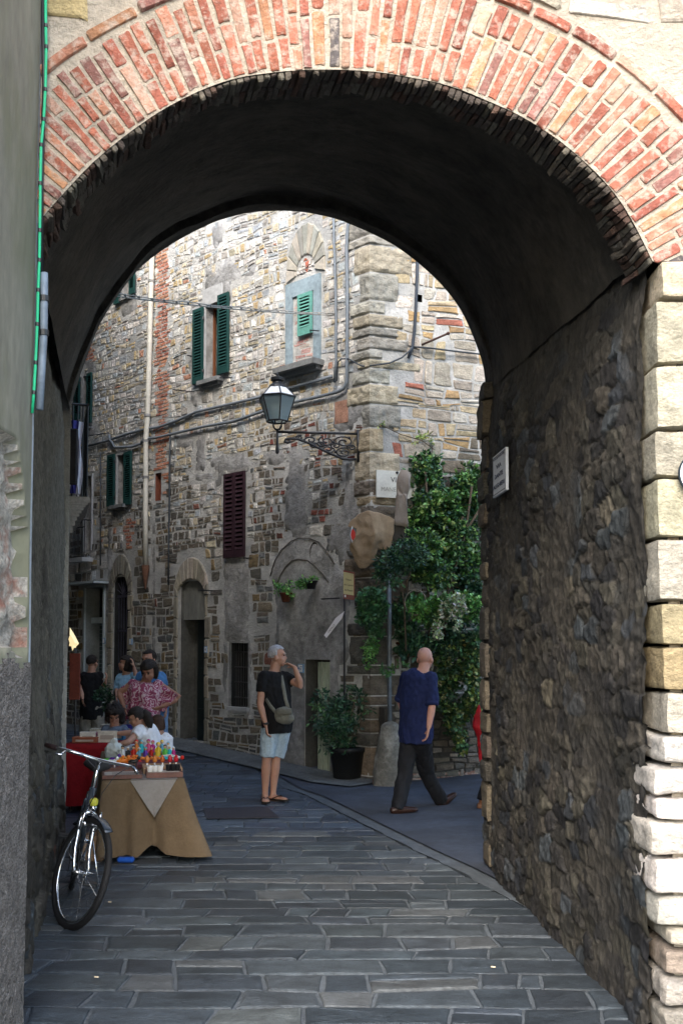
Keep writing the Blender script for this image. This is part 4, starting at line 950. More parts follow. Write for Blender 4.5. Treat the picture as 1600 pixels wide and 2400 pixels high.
# ------------------------------------------------------------ left side of the street beyond the gate
lb = empty('left_street_house', (-2.6, 9.4, 0), 'dark narrow strip of house on the left beyond the gateway, carrying the balcony', 'house')
lp0 = BK(0, 0, 0)+Vector((.02, .02, 0)); ldir = Vector((-.29, 1, 0)); LP = Plane(lp0, ldir, (1, .29, 0))
m2 = MB(); m2.grid(lambda s, t: LP(12*s, 9*t, .02*noise.noise(Vector((s*30, t*25, 0)))), 40, 60); m2.build('wall', MATS['stained_passage_render'], lb, True)
m2 = MB(); m2.add([LP(0, 0), LP(0, 9), LP(0, 9)+Vector((-5, 0, 0)), LP(0, 0)+Vector((-5, 0, 0)), LP(12, 0), LP(12, 9), LP(12, 9)+Vector((-5, 0, 0)), LP(12, 0)+Vector((-5, 0, 0))], [(0, 1, 2, 3), (4, 7, 6, 5), (1, 5, 6, 2)]); m2.build('end_wall', M_fmortar, lb)
ub = 1.2; zb = at(170, 1165, 10.0).z; zt = at(170, 1000-0, 10.0).z-.0
m2 = MB()
BS_ = ((.22, .06), (.2, .02), (.18, .025), (.16, .03), (.14, .03), (.12, .035), (.10, .04), (.08, .05), (.06, .07))
for k, (w, t) in enumerate(BS_):
    z = zb-sum(x[1] for x in BS_[:k]); m2.quadbox([LP(ub, z-t, 0), LP(ub+1.3, z-t, 0), LP(ub+1.3, z-.002, 0), LP(ub, z-.002, 0)], LP.n*w)
m2.build('balcony_slab', mat('balcony_stone', (.3, .28, .25), bump=.4, bscale=15), lb)
m2 = MB(); zt = at(180, 960, 10.2).z
for k in range(9): u = ub+.03+1.24*k/8; m2.tube([LP(u, zb, .19), LP(u, zt, .19)], .009, 6)
for k in range(1, 4): m2.tube([LP(ub+.03, zb, .19*k/4), LP(ub+.03, zt, .19*k/4)], .009, 6)
for u in (ub+.03, ub+1.27): m2.tube([LP(u, zt, 0), LP(u, zt, .19)], .012, 6)
m2.tube([LP(ub, zt, .19), LP(ub+1.3, zt, .19)], .015, 6); m2.tube([LP(ub, zb+.08, .19), LP(ub+1.3, zb+.08, .19)], .01, 6); m2.build('balcony_railing', M_iron, lb)
for (w0, c, lab, du) in ((.17, (.60, .60, .68), 'white and lilac flag cloth hanging on the left balcony railing', .0), (.06, (.04, .04, .22), 'deep blue cloth hanging behind the white flag on the left balcony', .04)):
    m2 = MB(); m2.grid(lambda s, t: LP(ub-.02-du+.02*sin(s*9), zb+.02+(zt-zb-.2)*t, w0*.4+.07*s+.012*sin(t*9+s*5)), 12, 24); o = m2.build('flag', mat('flag_cloth_%d' % int(c[0]*100), c, rough=.8, bump=.1, var=.1), smooth=True); tag(o, lab, 'flag')
m2 = MB(); x = at(162, 1075, 9.2); m2.box((LP(.35, 0).x+.04, LP(.35, 0).y, at(165, 1075, 9.2).z), (.07, .05, at(165, 1010, 9.2).z-at(165, 1140, 9.2).z), bev=.01)
o = m2.build('wall_panel', mat('dark_panel', (.03, .03, .035)), None); tag(o, 'dark narrow panel fixed to the left jamb beside the balcony', 'panel')
# ------------------------------------------------------------ street lantern on a scrolled bracket
random.seed(9)
up3 = Vector((0, 0, 1))
zarm = FA(*FA.inv(842, 1017)).z; uA = FA.inv(842, 1017)[0]; w_l = 1.04
BA = Plane(FA(uA, 0, 0), (-1, -.12, 0), (.12, -1, 0))
lan = empty('street_lantern', BA(w_l, zarm-.1), 'black iron wall lantern with glass panes on a scrolled bracket near the house corner', 'street lamp')
m2 = MB(); m2.tube([BA(0, zarm), BA(w_l+.0, zarm)], .016, 8); m2.tube([BA(.015, zarm+.05), BA(.015, zarm-.36)], .02, 8)
P = [BA(.02+x, zarm-z*.56) for x, z in ((.02, .58), (.1, .59), (.2, .575), (.3, .5), (.48, .36), (.62, .24), (.76, .15), (.86, .14), (.92, .17), (.93, .22), (.89, .24), (.86, .21), (.87, .18))]
m2.tube(P, .017, 8)
def scroll(cx, cz, r, turns=1.6, flip=1, a0=0):
    return [BA(cx+flip*r*(1-.8*k/22)*cos(a0+k/22*turns*2*pi), zarm-.02-cz*.56+r*.6*(1-.8*k/22)*sin(a0+k/22*turns*2*pi)) for k in range(23)]
for cx_, cz_, r_, fl, a0 in ((.2, .16, .13, 1, 0), (.2, .4, .11, -1, 1), (.42, .15, .11, -1, 2), (.40, .33, .085, 1, 3), (.62, .13, .09, 1, 4), (.58, .25, .06, -1, 0), (.76, .08, .05, -1, 1), (.1, .28, .06, 1, 0), (.3, .25, .07, 1, 5), (.5, .22, .06, -1, 5)):
    m2.tube(scroll(cx_, cz_, r_, 1.5, fl, a0), .011, 6)
for q in ((.33, .2), (.13, .1), (.3, .42), (.5, .3), (.7, .17)): m2.ball(BA(q[0], zarm-q[1]*.56), (.02, .02, .02), 8, 6)
m2.build('bracket', M_iron, lan, True)
lc = BA(w_l, 0); lc = Vector((lc.x, lc.y, 0)); zl = at(640, 1000, lc.y).z
z_of = lambda py: at(655, py, lc.y).z
m2 = MB(); m2.tube([lc+up3*(zarm-.28), lc+up3*(zarm-.26), lc+up3*(zarm-.2), lc+up3*(zarm-.1), lc+up3*z_of(1005)], [.008, .025, .02, .016, .016], 8)
for k in range(4):
    a = pi/4+k*pi/2; d = Vector((cos(a), sin(a), 0)); zb_ = z_of(989)
    m2.tube([lc+up3*(zb_-.10), lc+d*.04+up3*(zb_-.09), lc+d*.075+up3*(zb_-.05), lc+d*.07+up3*(zb_-.02), lc+d*.10+up3*zb_], .008, 6)
m2.build('stem', M_iron, lan, True)
zt_, zb_, zr_ = z_of(932), z_of(988), z_of(908); rt, rb, rr_ = .235, .135, .15
N6 = 6; ang = [pi/6+k*pi/3+.25 for k in range(N6)]
ringp = lambda r, z: [lc+Vector((r*cos(a), r*sin(a), z)) for a in ang]
T, B_, RF = ringp(rt, zt_), ringp(rb, zb_), ringp(rr_*.75, zr_)
m2 = MB()
for k in range(N6):
    m2.tube([T[k], B_[k]], .009, 6); m2.tube([T[k], T[(k+1) % N6]], .013, 6); m2.tube([B_[k], B_[(k+1) % N6]], .011, 6); m2.tube([T[k], RF[k]], .009, 6); m2.tube([RF[k], RF[(k+1) % N6]], .01, 6)
zc = zr_
m2.tube([lc+up3*(zc-.005), lc+up3*(zc+.02), lc+up3*(zc+.05), lc+up3*(zc+.075), lc+up3*(zc+.085), lc+up3*(zc+.12), lc+up3*(zc+.135), lc+up3*(zc+.14), lc+up3*(zc+.165), lc+up3*(zc+.19)], [.115, .105, .07, .06, .085, .09, .05, .015, .022, .004], 12)
m2.build('lantern_frame', M_iron, lan)
M_pane = mat('frosted_pane', (.55, .72, .76), rough=.35, bump=0, var=.08, trans=.75, spec=.6)
M_roofp = mat('milky_roof_pane', (.8, .82, .82), rough=.4, bump=0, var=.05)
for k in range(N6):
    j = (k+1) % N6; q = MB(); q.add([B_[k], B_[j], T[j], T[k]], [(0, 1, 2, 3)]); q.build('pane', M_pane, lan)
    q = MB(); q.add([T[k], T[j], RF[j], RF[k]], [(0, 1, 2, 3)]); q.build('roof_pane', M_roofp, lan)
m2 = MB(); m2.tube([lc+up3*(zb_+.01), lc+up3*(zb_+.06)], .022, 10)
for k in range(3): a = k*2.1; m2.tube([lc+Vector((.02*cos(a+i*.9), .02*sin(a+i*.9), zb_+.06+i*.016)) for i in range(7)], .009, 6)
m2.build('spiral_bulb', mat('white_bulb', (.85, .85, .82), rough=.3, bump=0, var=0), lan, True)

# ------------------------------------------------------------ plaques and signs
M_enam = mat('white_enamel', (.62, .66, .72), rough=.35, bump=.05, var=.08); M_let = mat('grey_blue_letters', (.06, .07, .11), bump=0, var=0)
M_marb = mat('white_marble', (.66, .66, .60), rough=.4, bump=.1, var=.12, vscale=6)
q = PW.rect(1170, 1201, 1060, 1158); u0, u1, v0, v1 = q
sg = empty('street_name_plate', PW((u0+u1)/2, v0, .03), 'small white street name plate fixed on the dark right wall inside the passage', 'street sign')
m2 = MB(); m2.quadbox([PW(u0, v0, .03), PW(u1, v0, .03), PW(u1, v1, .03), PW(u0, v1, .03)], PW.n*.02); m2.build('plate', M_enam, sg)
m2 = MB(); e = .012; t = .005
for a, b, c, d in ((u0+e, u1-e, v0+e, v0+e+t), (u0+e, u1-e, v1-e-t, v1-e), (u0+e, u0+e+t, v0+e+t, v1-e-t), (u1-e-t, u1-e, v0+e+t, v1-e-t)): m2.quadbox([PW(a, c, .0502), PW(b, c, .0502), PW(b, d, .0502), PW(a, d, .0502)], PW.n*.001)
m2.build('border_line', M_let, sg)
um = (u0+u1)/2; H_ = v1-v0; W_ = u1-u0
for s_, fr, sz in (('COMVNE DI PISTOIA'[:6], .90, .05), ('VIA', .68, .12), ('DANTE', .46, .12), ('ALIGHIERI', .22, .12)):
    o = text('lettering', s_, H_*sz*1.25, PW(um, v0+H_*fr, .053), -PW.d, up3, M_let, sg); 
    wd = max(v.co.dot(PW.d) for v in o.data.vertices)-min(v.co.dot(PW.d) for v in o.data.vertices)
    tw = W_*(.84 if len(s_) > 5 else .62 if len(s_) > 3 else .38); k = tw/wd; c = PW(um, 0, 0)
    for v in o.data.vertices: dd = (v.co+sg.location*0).dot(PW.d)-c.dot(PW.d); v.co += PW.d*dd*(k-1)
q = RI.rect(880, 975, 1105, 1168, .03); u0, u1, v0, v1 = q
sg = empty('marble_plaque', RI((u0+u1)/2, v0, .03), 'pale marble street plaque at the house corner half hidden by a grey sacking bag', 'street sign')
m2 = MB(); m2.quadbox([RI(u0, v0, .03), RI(u1, v0, .03), RI(u1, v1, .03), RI(u0, v1, .03)], RI.n*.03); m2.build('slab', M_marb, sg)
M_et = mat('etched_letters', (.03, .03, .03), bump=0, var=0); M_fade = mat('faded_letters', (.30, .30, .27), bump=0, var=0)
text('lettering', 'VIA', (v1-v0)*.27, RI(u0+(u1-u0)*.47, v0+(v1-v0)*.66, .062), RI.d, up3, M_et, sg)
text('lettering', 'MANEIO', (v1-v0)*.22, RI(u0+(u1-u0)*.36, v0+(v1-v0)*.3, .062), RI.d, up3, M_fade, sg)
m2 = MB()
for x in (.5, .02): m2.ball(RI(u0+(u1-u0)*(x if x > .1 else .5), (v1-.02) if x > .1 else v0+.02, .065), .018, 8, 6)
m2.build('bolt', M_iron, sg)
YS = 12.6
pp_ = onG(912, 1850); pp_ = Vector((at(912, 1500, YS).x, YS, 0))
post = empty('sign_post', pp_, 'tall grey metal post by the corner boulder carrying two signs wrapped in sacking', 'post')
m2 = MB(); ztp = at(930, 1262, YS).z; m2.tube([pp_-up3*.1, pp_+up3*ztp], .028, 12); m2.build('pole', mat('galvanised_post', (.16, .19, .22), rough=.45, metal=.3, bump=.1), post, True)
# wrapped round sign
SG = Plane(Vector((0, YS-.05, 0)), (1, 0, 0), (0, -1, 0))
M_burl = mat('burlap', (.19, .135, .08), rough=.95, bump=.4, bscale=60, var=.12, vscale=7, weave=70)
M_burs = mat('pale_burlap', (.40, .295, .19), rough=.95, bump=.4, bscale=60, var=.14, vscale=7, weave=70)
M_burg = mat('grey_burlap', (.33, .28, .235), rough=.95, bump=.4, bscale=60, var=.12, vscale=7, weave=70)
def sack(name, f, outline, m, label, thick, parent=None, folds=3, sd_=1, Y=YS-.05, ridges=()):
    RG = [([Vector(SG.inv(*f(*p))) for p in r], a, w) for r, a, w in ridges]
    def ridge(q):
        s = 0
        for r, a, w in RG:
            d = min(((q-(p0+(p1-p0)*max(0, min(1, (q-p0).dot(p1-p0)/(p1-p0).length_squared)))).length) for p0, p1 in zip(r, r[1:]))
            s += a*max(0, 1-d/w)
        return s
    P = [SG.inv(*f(*p)) for p in outline]; c = Vector((sum(p[0] for p in P)/len(P), sum(p[1] for p in P)/len(P)))
    P = [Vector(p) for p in P]; P2 = []
    for i in range(len(P)):
        for k in range(6):
            t = k/6; a, b, c_, d = P[i-1], P[i], P[(i+1) % len(P)], P[(i+2) % len(P)]
            P2.append(.5*((2*b)+(-a+c_)*t+(2*a-5*b+4*c_-d)*t*t+(-a+3*b-3*c_+d)*t**3))
    n = len(P2); mb = MB(); NR = 14; vs = []
    for side in (1, -1):
        for j in range(NR+1):
            r = 1-j/NR
            for i, p in enumerate(P2):
                q = c+(p-c)*r; a = atan2(q.y-c.y, q.x-c.x)
                w = thick*sqrt(max(0, 1-r**4))*.8*side+(ridge(q)*(1-r**8) if side > 0 else 0)
                fold = .022*sin(a*folds+sd_+r*3)*r*(1-r**6)+.018*noise.noise(Vector((q.x*6, q.y*4, sd_)))+.006*noise.noise(Vector((q.x*22, q.y*17, sd_)))
                if j == 0: fold *= .3
                vs.append(SG(q.x, q.y, w+fold))
    fs = []
    for s_ in (0, 1):
        o_ = s_*n*(NR+1)
        for j in range(NR):
            for i in range(n):
                F = (o_+j*n+i, o_+j*n+(i+1) % n, o_+(j+1)*n+(i+1) % n, o_+(j+1)*n+i); fs.append(F if s_ == 0 else F[::-1])
    mb.add(vs, fs); return mb.build(name, m, parent, True), c
wr_ = empty('wrapped_round_sign', SG(*SG.inv(868, 1260)), 'round road sign wrapped in brown sacking with a red patch showing at its left edge', 'wrapped sign')
SKP = [(62, 820, .0), (118, 745, .02), (200, 682, .05), (290, 658, .10), (420, 688, .05), (550, 740, .0), (548, 900, .0), (505, 1072, .0), (372, 1062, .045), (348, 1195, .03), (235, 1268, .02), (178, 1262, 0), (78, 1040, 0), (92, 1000, .05), (138, 935, .05), (158, 850, .02)]
SKI = [(322, 800, .15), (352, 938, .17), (185, 745, .045), (215, 985, .055), (445, 850, .045), (300, 1085, .10), (250, 840, .10), (440, 980, .04), (180, 1120, .05)]
pk = [Vector(SG.inv(*z9(x, y))) for x, y, w in SKP+SKI]; wk = [w for *_, w in SKP+SKI]; nk = len(SKP)
_, _, fk, *_ = delaunay_2d_cdt(pk, [(i, (i+1) % nk) for i in range(nk)], [], 1, 1e-6)
bm = bmesh.new(); vf = [bm.verts.new(SG(p.x, p.y, w*.8)) for p, w in zip(pk, wk)]; vb = [bm.verts.new(SG(p.x, p.y, -.02-w*.4)) for p, w in zip(pk, wk)]
for t in fk: bm.faces.new([vf[i] for i in t]); bm.faces.new([vb[i] for i in t][::-1])
for i in range(nk): j = (i+1) % nk; bm.faces.new([vf[i], vb[i], vb[j], vf[j]])
bmesh.ops.recalc_face_normals(bm, faces=bm.faces); bmesh.ops.subdivide_edges(bm, edges=bm.edges, cuts=5, use_grid_fill=True)
for _k in range(2): bmesh.ops.smooth_vert(bm, verts=bm.verts, factor=.5, use_axis_x=True, use_axis_y=True, use_axis_z=True)
for v in bm.verts: v.co += Vector((noise.noise(v.co*13), noise.noise(v.co*13+Vector((4, 0, 0))), noise.noise(v.co*11)))*.012
me = bpy.data.meshes.new('sacking'); bm.to_mesh(me); bm.free(); me.materials.append(M_burs); o = bpy.data.objects.new('sacking', me); link(o, wr_)
m2 = MB(); c = SG.inv(*z9(120, 915)); n = 18
m2.grid(lambda s, t: SG(c[0]+(s-.5)*.055, c[1]+(t-.5)*.15*(1-abs(s-.45)*1.1), .075), 4, 6); m2.build('red_face', mat('sign_red', (.45, .01, .01), rough=.4, bump=0, var=.05), wr_)
m2 = MB(); m2.tube([SG(c[0]-.032+.008*abs(t-3), c[1]-.10+.033*t, .07) for t in range(7)], .006, 6); m2.build('rim', M_enam, wr_, True)
wr2 = empty('wrapped_tall_sign', SG(*SG.inv(943, 1235)), 'tall narrow sign shrouded in grey sacking, standing in front of the marble plaque', 'wrapped sign')
def sh(pts): return pts
SG.o = Vector((0, YS-.02, 0))
sack('sacking', z9, [(620, 238), (655, 228), (690, 240), (728, 275), (722, 340), (718, 420), (700, 480), (686, 560), (690, 700), (698, 822), (620, 815), (552, 798), (560, 680), (568, 540), (580, 460), (575, 390), (585, 310)], M_burg, '', .045, wr2, 3, 2.2)
m2 = MB(); SG.o = Vector((0, YS+.04, 0)); q = [SG.inv(*z9(*p)) for p in ((540, 1060), (720, 1040), (700, 800), (555, 790))]; m2.quadbox([SG(a, b) for a, b in q], (0, .03, 0)); m2.build('dark_panel', M_iron, wr2)
# brown and cream direction sign with the white arrow board
YQ = 12.75; SQ = Plane(Vector((0, YQ, 0)), (1, 0, 0), (0, -1, 0))
q = SQ.rect(804.5, 831, 1336, 1403.5); u0, u1, v0, v1 = q
bs = empty('direction_sign', SQ(u0, v0), 'cream and dark red palace sign on a thin pole left of the geranium bush', 'sign')
m2 = MB(); m2.quadbox([SQ(u0, v0), SQ(u1, v0-.02), SQ(u1, v1-.03), SQ(u0, v1)], (0, .02, 0)); m2.build('panel', mat('dark_red_panel', (.14, .012, .016), rough=.4, bump=0), bs)
m2 = MB(); a, b = v0+(v1-v0)*.17, v0+(v1-v0)*.94; m2.quadbox([SQ(u0, a, .003), SQ(u1-.012, a-.018, .003), SQ(u1-.012, b-.028, .003), SQ(u0, b, .003)], (0, .002, 0)); m2.build('cream_field', mat('cream_field', (.40, .37, .20), rough=.4, bump=0, var=.05), bs)
for k, s_ in enumerate(('Palazzo', 'dei Capitani', 'del Popolo')): text('lettering', s_, .034, SQ((u0+u1)/2-.004, b-.10-.066*k, .006), (1, 0, -.12), up3, M_et, bs, sx=.72)
m2 = MB(); x = u0+.012; m2.quadbox([SQ(x, v0+.02, .004), SQ(x+.02, v0+.02, .004), SQ(x+.02, v0+.05, .004), SQ(x, v0+.05, .004)], (0, .002, 0)); m2.build('emblem', M_enam, bs)
m2 = MB(); zb_ = at(805, 1500, YQ).z; m2.tube([SQ(u0+.012, .02, -.04), SQ(u0+.012, v1-.02, -.04)], .012, 8); m2.build('pole', M_iron, bs, True)
ar = empty('arrow_board', SQ(*SQ.inv(783, 1465)), 'slim white hand-lettered arrow board hanging askew below the cream and red sign', 'sign')
m2 = MB(); P = [SQ(*SQ.inv(*z6(*p)), .03) for p in ((591, 1232), (572, 1282), (470, 1412), (454, 1394), (530, 1280))]; m2.add(P+[p+Vector((0, .012, 0)) for p in P], [(0, 4, 3, 2, 1), (5, 6, 7, 8, 9)]+[(i, (i+1) % 5, 5+(i+1) % 5, 5+i) for i in range(5)]); m2.build('board', mat('white_board', (.66, .66, .7), rough=.5, bump=.05, var=.08), ar)
d_ = (SQ(*SQ.inv(*z6(580, 1255)))-SQ(*SQ.inv(*z6(465, 1400)))).normalized(); c = SQ(*SQ.inv(*z6(503, 1350)), .035)
text('lettering', 'CASTELLO', .034, c, d_, Vector((0, -1, 0)).cross(-d_)*-1 if Vector((0, -1, 0)).cross(-d_).z < 0 else Vector((0, -1, 0)).cross(-d_), M_et, ar, sx=.8)
# little round prohibition sign cut by the frame edge
rs_ = empty('round_road_sign', at(1641, 1110, YF-.05), 'small round red and white road sign cut off by the right edge of the photo', 'road sign')
c = at(1641, 1110, YF-.06)
for nm, r0, r1, m_, yy in (('rim', .0, .094, mat('dark_sign_back', (.02, .03, .04), bump=0), .0), ('white_ring', .0, .088, mat('sign_white', (.8, .8, .82), rough=.4, bump=0, var=0), -.004), ('red_disc', 0, .072, MATS['sign_red'], -.008)):
    m2 = MB(); n = 40; vs = [c+Vector((r1*cos(2*pi*k/n), yy, r1*sin(2*pi*k/n))) for k in range(n)]+[c+Vector((r1*cos(2*pi*k/n), yy+.012, r1*sin(2*pi*k/n))) for k in range(n)]; m2.add(vs, [tuple(range(n)), tuple(range(2*n-1, n-1, -1))]+[(k, (k+1) % n, n+(k+1) % n, n+k) for k in range(n)]); m2.build(nm, m_, rs_)
m2 = MB(); m2.box(c+Vector((0, -.01, 0)), (.1, .004, .024)); m2.build('white_bar', MATS['sign_white'], rs_)

# ------------------------------------------------------------ plants
M_leaf = mat('leaf', attr=True, rough=.45, bump=0, var=.15, vscale=12, spec=.5)
M_bark = mat('bark', (.10, .075, .05), bump=.5, bscale=30)
def leaves(mb, blobs, n, size, pal, droop=.2, aspect=2.0, flat=None):
    """leaf-sized bent faces scattered in clumps through ellipsoids (centre, radii)"""
    vol = [b[1][0]*b[1][1]*b[1][2] for b in blobs]
    for (c, r), v in zip(blobs, vol):
        m = int(n*v/sum(vol)); ncl = max(3, m//9)
        for k in range(ncl):
            while True:
                p = Vector((random.uniform(-1, 1), random.uniform(-1, 1), random.uniform(-1, 1)))
                if p.length <= 1 and (p.length > .5 or random.random() < .4): break
            p = Vector((p.x*r[0], p.y*r[1], p.z*r[2]))+Vector(c)
            if noise.noise(p*4.5) < -.16: continue
            base = random.choices(pal, [q[3] for q in pal])[0]; kk = random.uniform(.6, 1.35); ax = Vector((random.gauss(0, 1), random.gauss(0, 1)-.4, random.gauss(0, 1))).normalized()
            for j in range(9):
                d = (ax*.6+Vector((random.gauss(0, 1), random.gauss(0, 1), random.gauss(0, .8)-droop))).normalized(); s = size*random.uniform(.45, 1.45)
                a = p+d*s*random.uniform(0, .9); side = d.cross(Vector((random.gauss(0, 1), random.gauss(0, 1), random.gauss(0, 1)+.5))).normalized(); nn = d.cross(side)
                w = s/aspect*.5; col = [x*kk*random.uniform(.8, 1.2) for x in base[:3]]
                mb.add([a, a+d*s*.35+side*w, a+d*s*.7+side*w*.8, a+d*s-nn*s*.12, a+d*s*.7-side*w*.8, a+d*s*.35-side*w, a+d*s*.5+nn*w*.35], [(0, 6, 1), (1, 6, 2), (2, 6, 3), (3, 6, 4), (4, 6, 5), (5, 6, 0)], col)
g1 = [(.05, .14, .045, 4), (.11, .25, .06, 3), (.02, .07, .035, 3), (.22, .36, .10, 1.6)]
g_dark = [(.016, .06, .035, 5), (.035, .10, .045, 3), (.08, .18, .07, 1.2)]
g_lite = [(.10, .28, .07, 4), (.18, .40, .10, 3), (.045, .14, .05, 3)]
g_var = [(.5, .55, .42, 4), (.12, .22, .09, 3), (.3, .38, .2, 2)]
g_ivy = [(.05, .13, .05, 4), (.17, .24, .06, 2), (.025, .07, .03, 3), (.32, .34, .12, 1)]
def Bz(f, pts, Y):                                  # zoom ellipses: (cx, cy, rx, ry, depth)
    out = []
    for cx_, cy_, rx, ry, dy in pts:
        a = at(*f(cx_, cy_), Y+dy); b = at(*f(cx_+rx, cy_), Y+dy); c = at(*f(cx_, cy_-ry), Y+dy); out.append((a, (abs(b.x-a.x), .16+.3*abs(b.x-a.x), abs(c.z-a.z))))
    return out
def stems(f, lines, Y, r, m=M_bark):
    mb = MB()
    for L in lines: mb.tube([at(*f(*p), Y) for p in L], r, 6)
    return mb
# garden wall, low wall and terracotta planter behind the plants
gwY = 13.0
gw_ = MB(); random.seed(4)
GW = Plane(C0+Vector((.12, -.16, 0)), (.94, .34, 0), (.34, -.94, 0))
zg = .92
gw_.quadbox([GW(0.05, -.05), GW(5, -.05), GW(5, zg), GW(0.05, zg)], -GW.n*.2)
gwo = empty('low_garden_wall', GW(.1, 0), 'low rough stone planter wall overhung with ivy behind the bald man', 'wall')
gw_.build('wall_core', MATS['passage_mortar'], gwo)
m2 = MB(); masonry(m2, GW, .05, 4, -.05, zg, (.08, .16), (.12, .3), .014, (.006, .03), lambda u, v: pal_Rl+[(.28, .25, .21)], lambda u, v: .06 < u < 3.9, jit=.14, wob=.03, drop=.05); m2.build('stones', M_stone, gwo)
m2 = MB(); masonry(m2, Plane(GW(0, 0)+up3*zg, GW.d, GW.n), .05, 4, 0, .07, (.05, .06), (.18, .24), .012, (.01, .02), lambda u, v: [(.26, .14, .1)], lambda u, v: True, jit=.05, wob=.0, split=0); m2.build('brick_coping', M_brick, gwo)
def pot(name, c, r0, r1, h, m, label, cat='plant pot', rim=.015):
    e = MB(); e.tube([c, c+up3*.005, c+up3*h*.85, c+up3*h*.86, c+up3*h, c+up3*h, c+up3*(h-.03)], [r0*.98, r0, r1, r1+rim, r1+rim, r1-.01, r1-.012], 24); o = e.build(name, m, None, True); tag(o, label, cat); return o
M_terra = mat('terracotta', (.12, .04, .022), rough=.85, bump=.2, var=.25)
tp_ = MB(); a = at(*z6(1000, 1485), 12.75); tp_.box(a+Vector((.05, .05, -.02)), (.30, .22, .16), bev=.02); tp_.box(a+Vector((.05, .05, .07)), (.34, .26, .03), bev=.01); o = tp_.build('terracotta_planter', M_terra); tag(o, 'terracotta planter standing in the ivy above the bald man', 'planter')
def plant(name, label, cat, blobs, n, size, pal, st=None, **k):
    e = empty(name, Vector(blobs[0][0]), label, cat); mb = MB(); leaves(mb, blobs, n, size, pal, **k); mb.build('foliage', M_leaf, e, False)
    if st: st.build('stems', M_bark, e, True)
    return e
random.seed(12)
plant('climbing_jasmine', 'large dark green climber covering the warm stone wall right of the marble plaque', 'climbing plant',
      Bz(z6, [(1130, 330, 110, 170, .2), (1200, 560, 180, 150, .1), (1380, 480, 130, 180, .3), (1080, 800, 160, 120, -.3), (1280, 760, 190, 160, .1), (1440, 350, 80, 130, .4), (1180, 980, 140, 100, -.1), (1400, 900, 110, 160, .4), (1450, 620, 60, 120, .3), (1020, 620, 60, 130, .1)], 12.75), 24000, .062, g1,
      stems(z6, [[(1150, 1500), (1160, 1200), (1120, 900), (1150, 600), (1130, 300)], [(1250, 1500), (1280, 1100), (1400, 700), (1440, 400)], [(1180, 1500), (1200, 1100), (1300, 800), (1380, 600)], [(1350, 820), (1400, 700), (1500, 540)]], 12.75, .014))
plant('olive_shrub', 'dark small-leaved shrub reaching out below the sacking-wrapped signs', 'shrub', Bz(z6, [(930, 900, 130, 75, -.3), (1020, 850, 120, 90, -.3), (860, 960, 70, 40, -.3), (900, 1020, 60, 50, -.3)], 12.3), 4200, .055, g_dark, stems(z6, [[(1000, 1500), (990, 1200), (960, 1000), (900, 900)], [(990, 1100), (1050, 900), (1080, 800)], [(960, 1000), (830, 940)]], 12.2, .01), aspect=3)
plant('geranium_bush', 'rounded mid green geranium bush hanging left of the grey post', 'bush', Bz(z6, [(775, 1190, 100, 75, 0), (760, 1260, 80, 80, 0), (810, 1330, 60, 70, 0), (770, 1130, 80, 40, 0)], 12.45), 5200, .045, [(.05, .15, .06, 4), (.03, .10, .045, 4), (.09, .21, .08, 1)], aspect=1.3)
plant('hanging_creeper', 'thin light green creeper trailing below the geranium bush', 'creeper', Bz(z6, [(770, 1470, 50, 60, 0), (755, 1560, 40, 60, 0), (790, 1400, 30, 50, 0), (880, 1620, 50, 50, -.05), (960, 1590, 60, 25, -.1)], 12.5), 900, .035, g_lite, aspect=1.6)
plant('fresh_green_bush', 'bright green leafy bush spilling over the planter right of the post', 'bush', Bz(z6, [(1110, 1190, 90, 60, -.1), (1190, 1220, 90, 70, -.1), (1440, 1210, 60, 80, 0), (1330, 1180, 90, 60, 0), (1130, 1270, 60, 40, -.1)], 12.4), 7000, .05, g_lite, aspect=1.4)
plant('variegated_ivy', 'cream and white variegated ivy trailing down in the middle of the greenery', 'ivy', Bz(z6, [(1310, 1150, 70, 50, -.25), (1290, 1230, 70, 60, -.25), (1230, 1300, 40, 60, -.25), (1335, 1340, 25, 60, -.25), (1205, 1400, 25, 60, -.25), (1350, 1200, 40, 60, -.25)], 12.35), 2600, .036, g_var, aspect=1.2)
plant('wall_ivy', 'thick ivy with yellowish leaves hanging down the low wall right of the bald man', 'ivy', Bz(z8, [(1330, 330, 60, 120, 0), (1410, 260, 80, 110, 0), (1470, 420, 50, 140, 0), (1380, 560, 60, 110, 0), (1400, 680, 30, 60, 0), (1310, 200, 60, 60, 0), (1470, 160, 60, 80, 0), (1300, 460, 30, 70, 0)], 12.75), 10000, .048, g_ivy, aspect=1.2, droop=.6)
plant('dark_ivy', 'dark ivy filling the shadow between the post and the terracotta planter', 'ivy', Bz(z6, [(960, 1220, 60, 130, .2), (1010, 1380, 80, 80, .2), (1190, 1480, 120, 90, .2), (1010, 1490, 70, 40, -.15), (1050, 1440, 50, 50, -.15), (1380, 1380, 130, 120, .2), (1420, 1080, 90, 80, .3)], 12.62), 8000, .052, g_dark, aspect=1.4)
mb = MB(); leaves(mb, [(RI(*RI.inv(*z4(x, y)), .05), (.07, .05, .05)) for x, y in ((830, 1475), (860, 1490), (900, 1510), (940, 1530), (980, 1548), (1020, 1555), (1060, 1560), (1090, 1545), (1130, 1565), (1165, 1570))], 260, .04, [(.35, .42, .12, 3), (.2, .3, .08, 2)]); e = empty('yellow_vine', RI(*RI.inv(*z4(1000, 1540))), 'thin yellow-green vine straggling over the corner stones above the marble plaque', 'vine'); mb.build('foliage', M_leaf, e)
mb = MB(); mb.tube([RI(*RI.inv(*z4(x, y)), .04) for x, y in ((820, 1475), (880, 1500), (960, 1540), (1040, 1562), (1100, 1580), (1180, 1640))], .006, 5); mb.build('stems', M_bark, e)
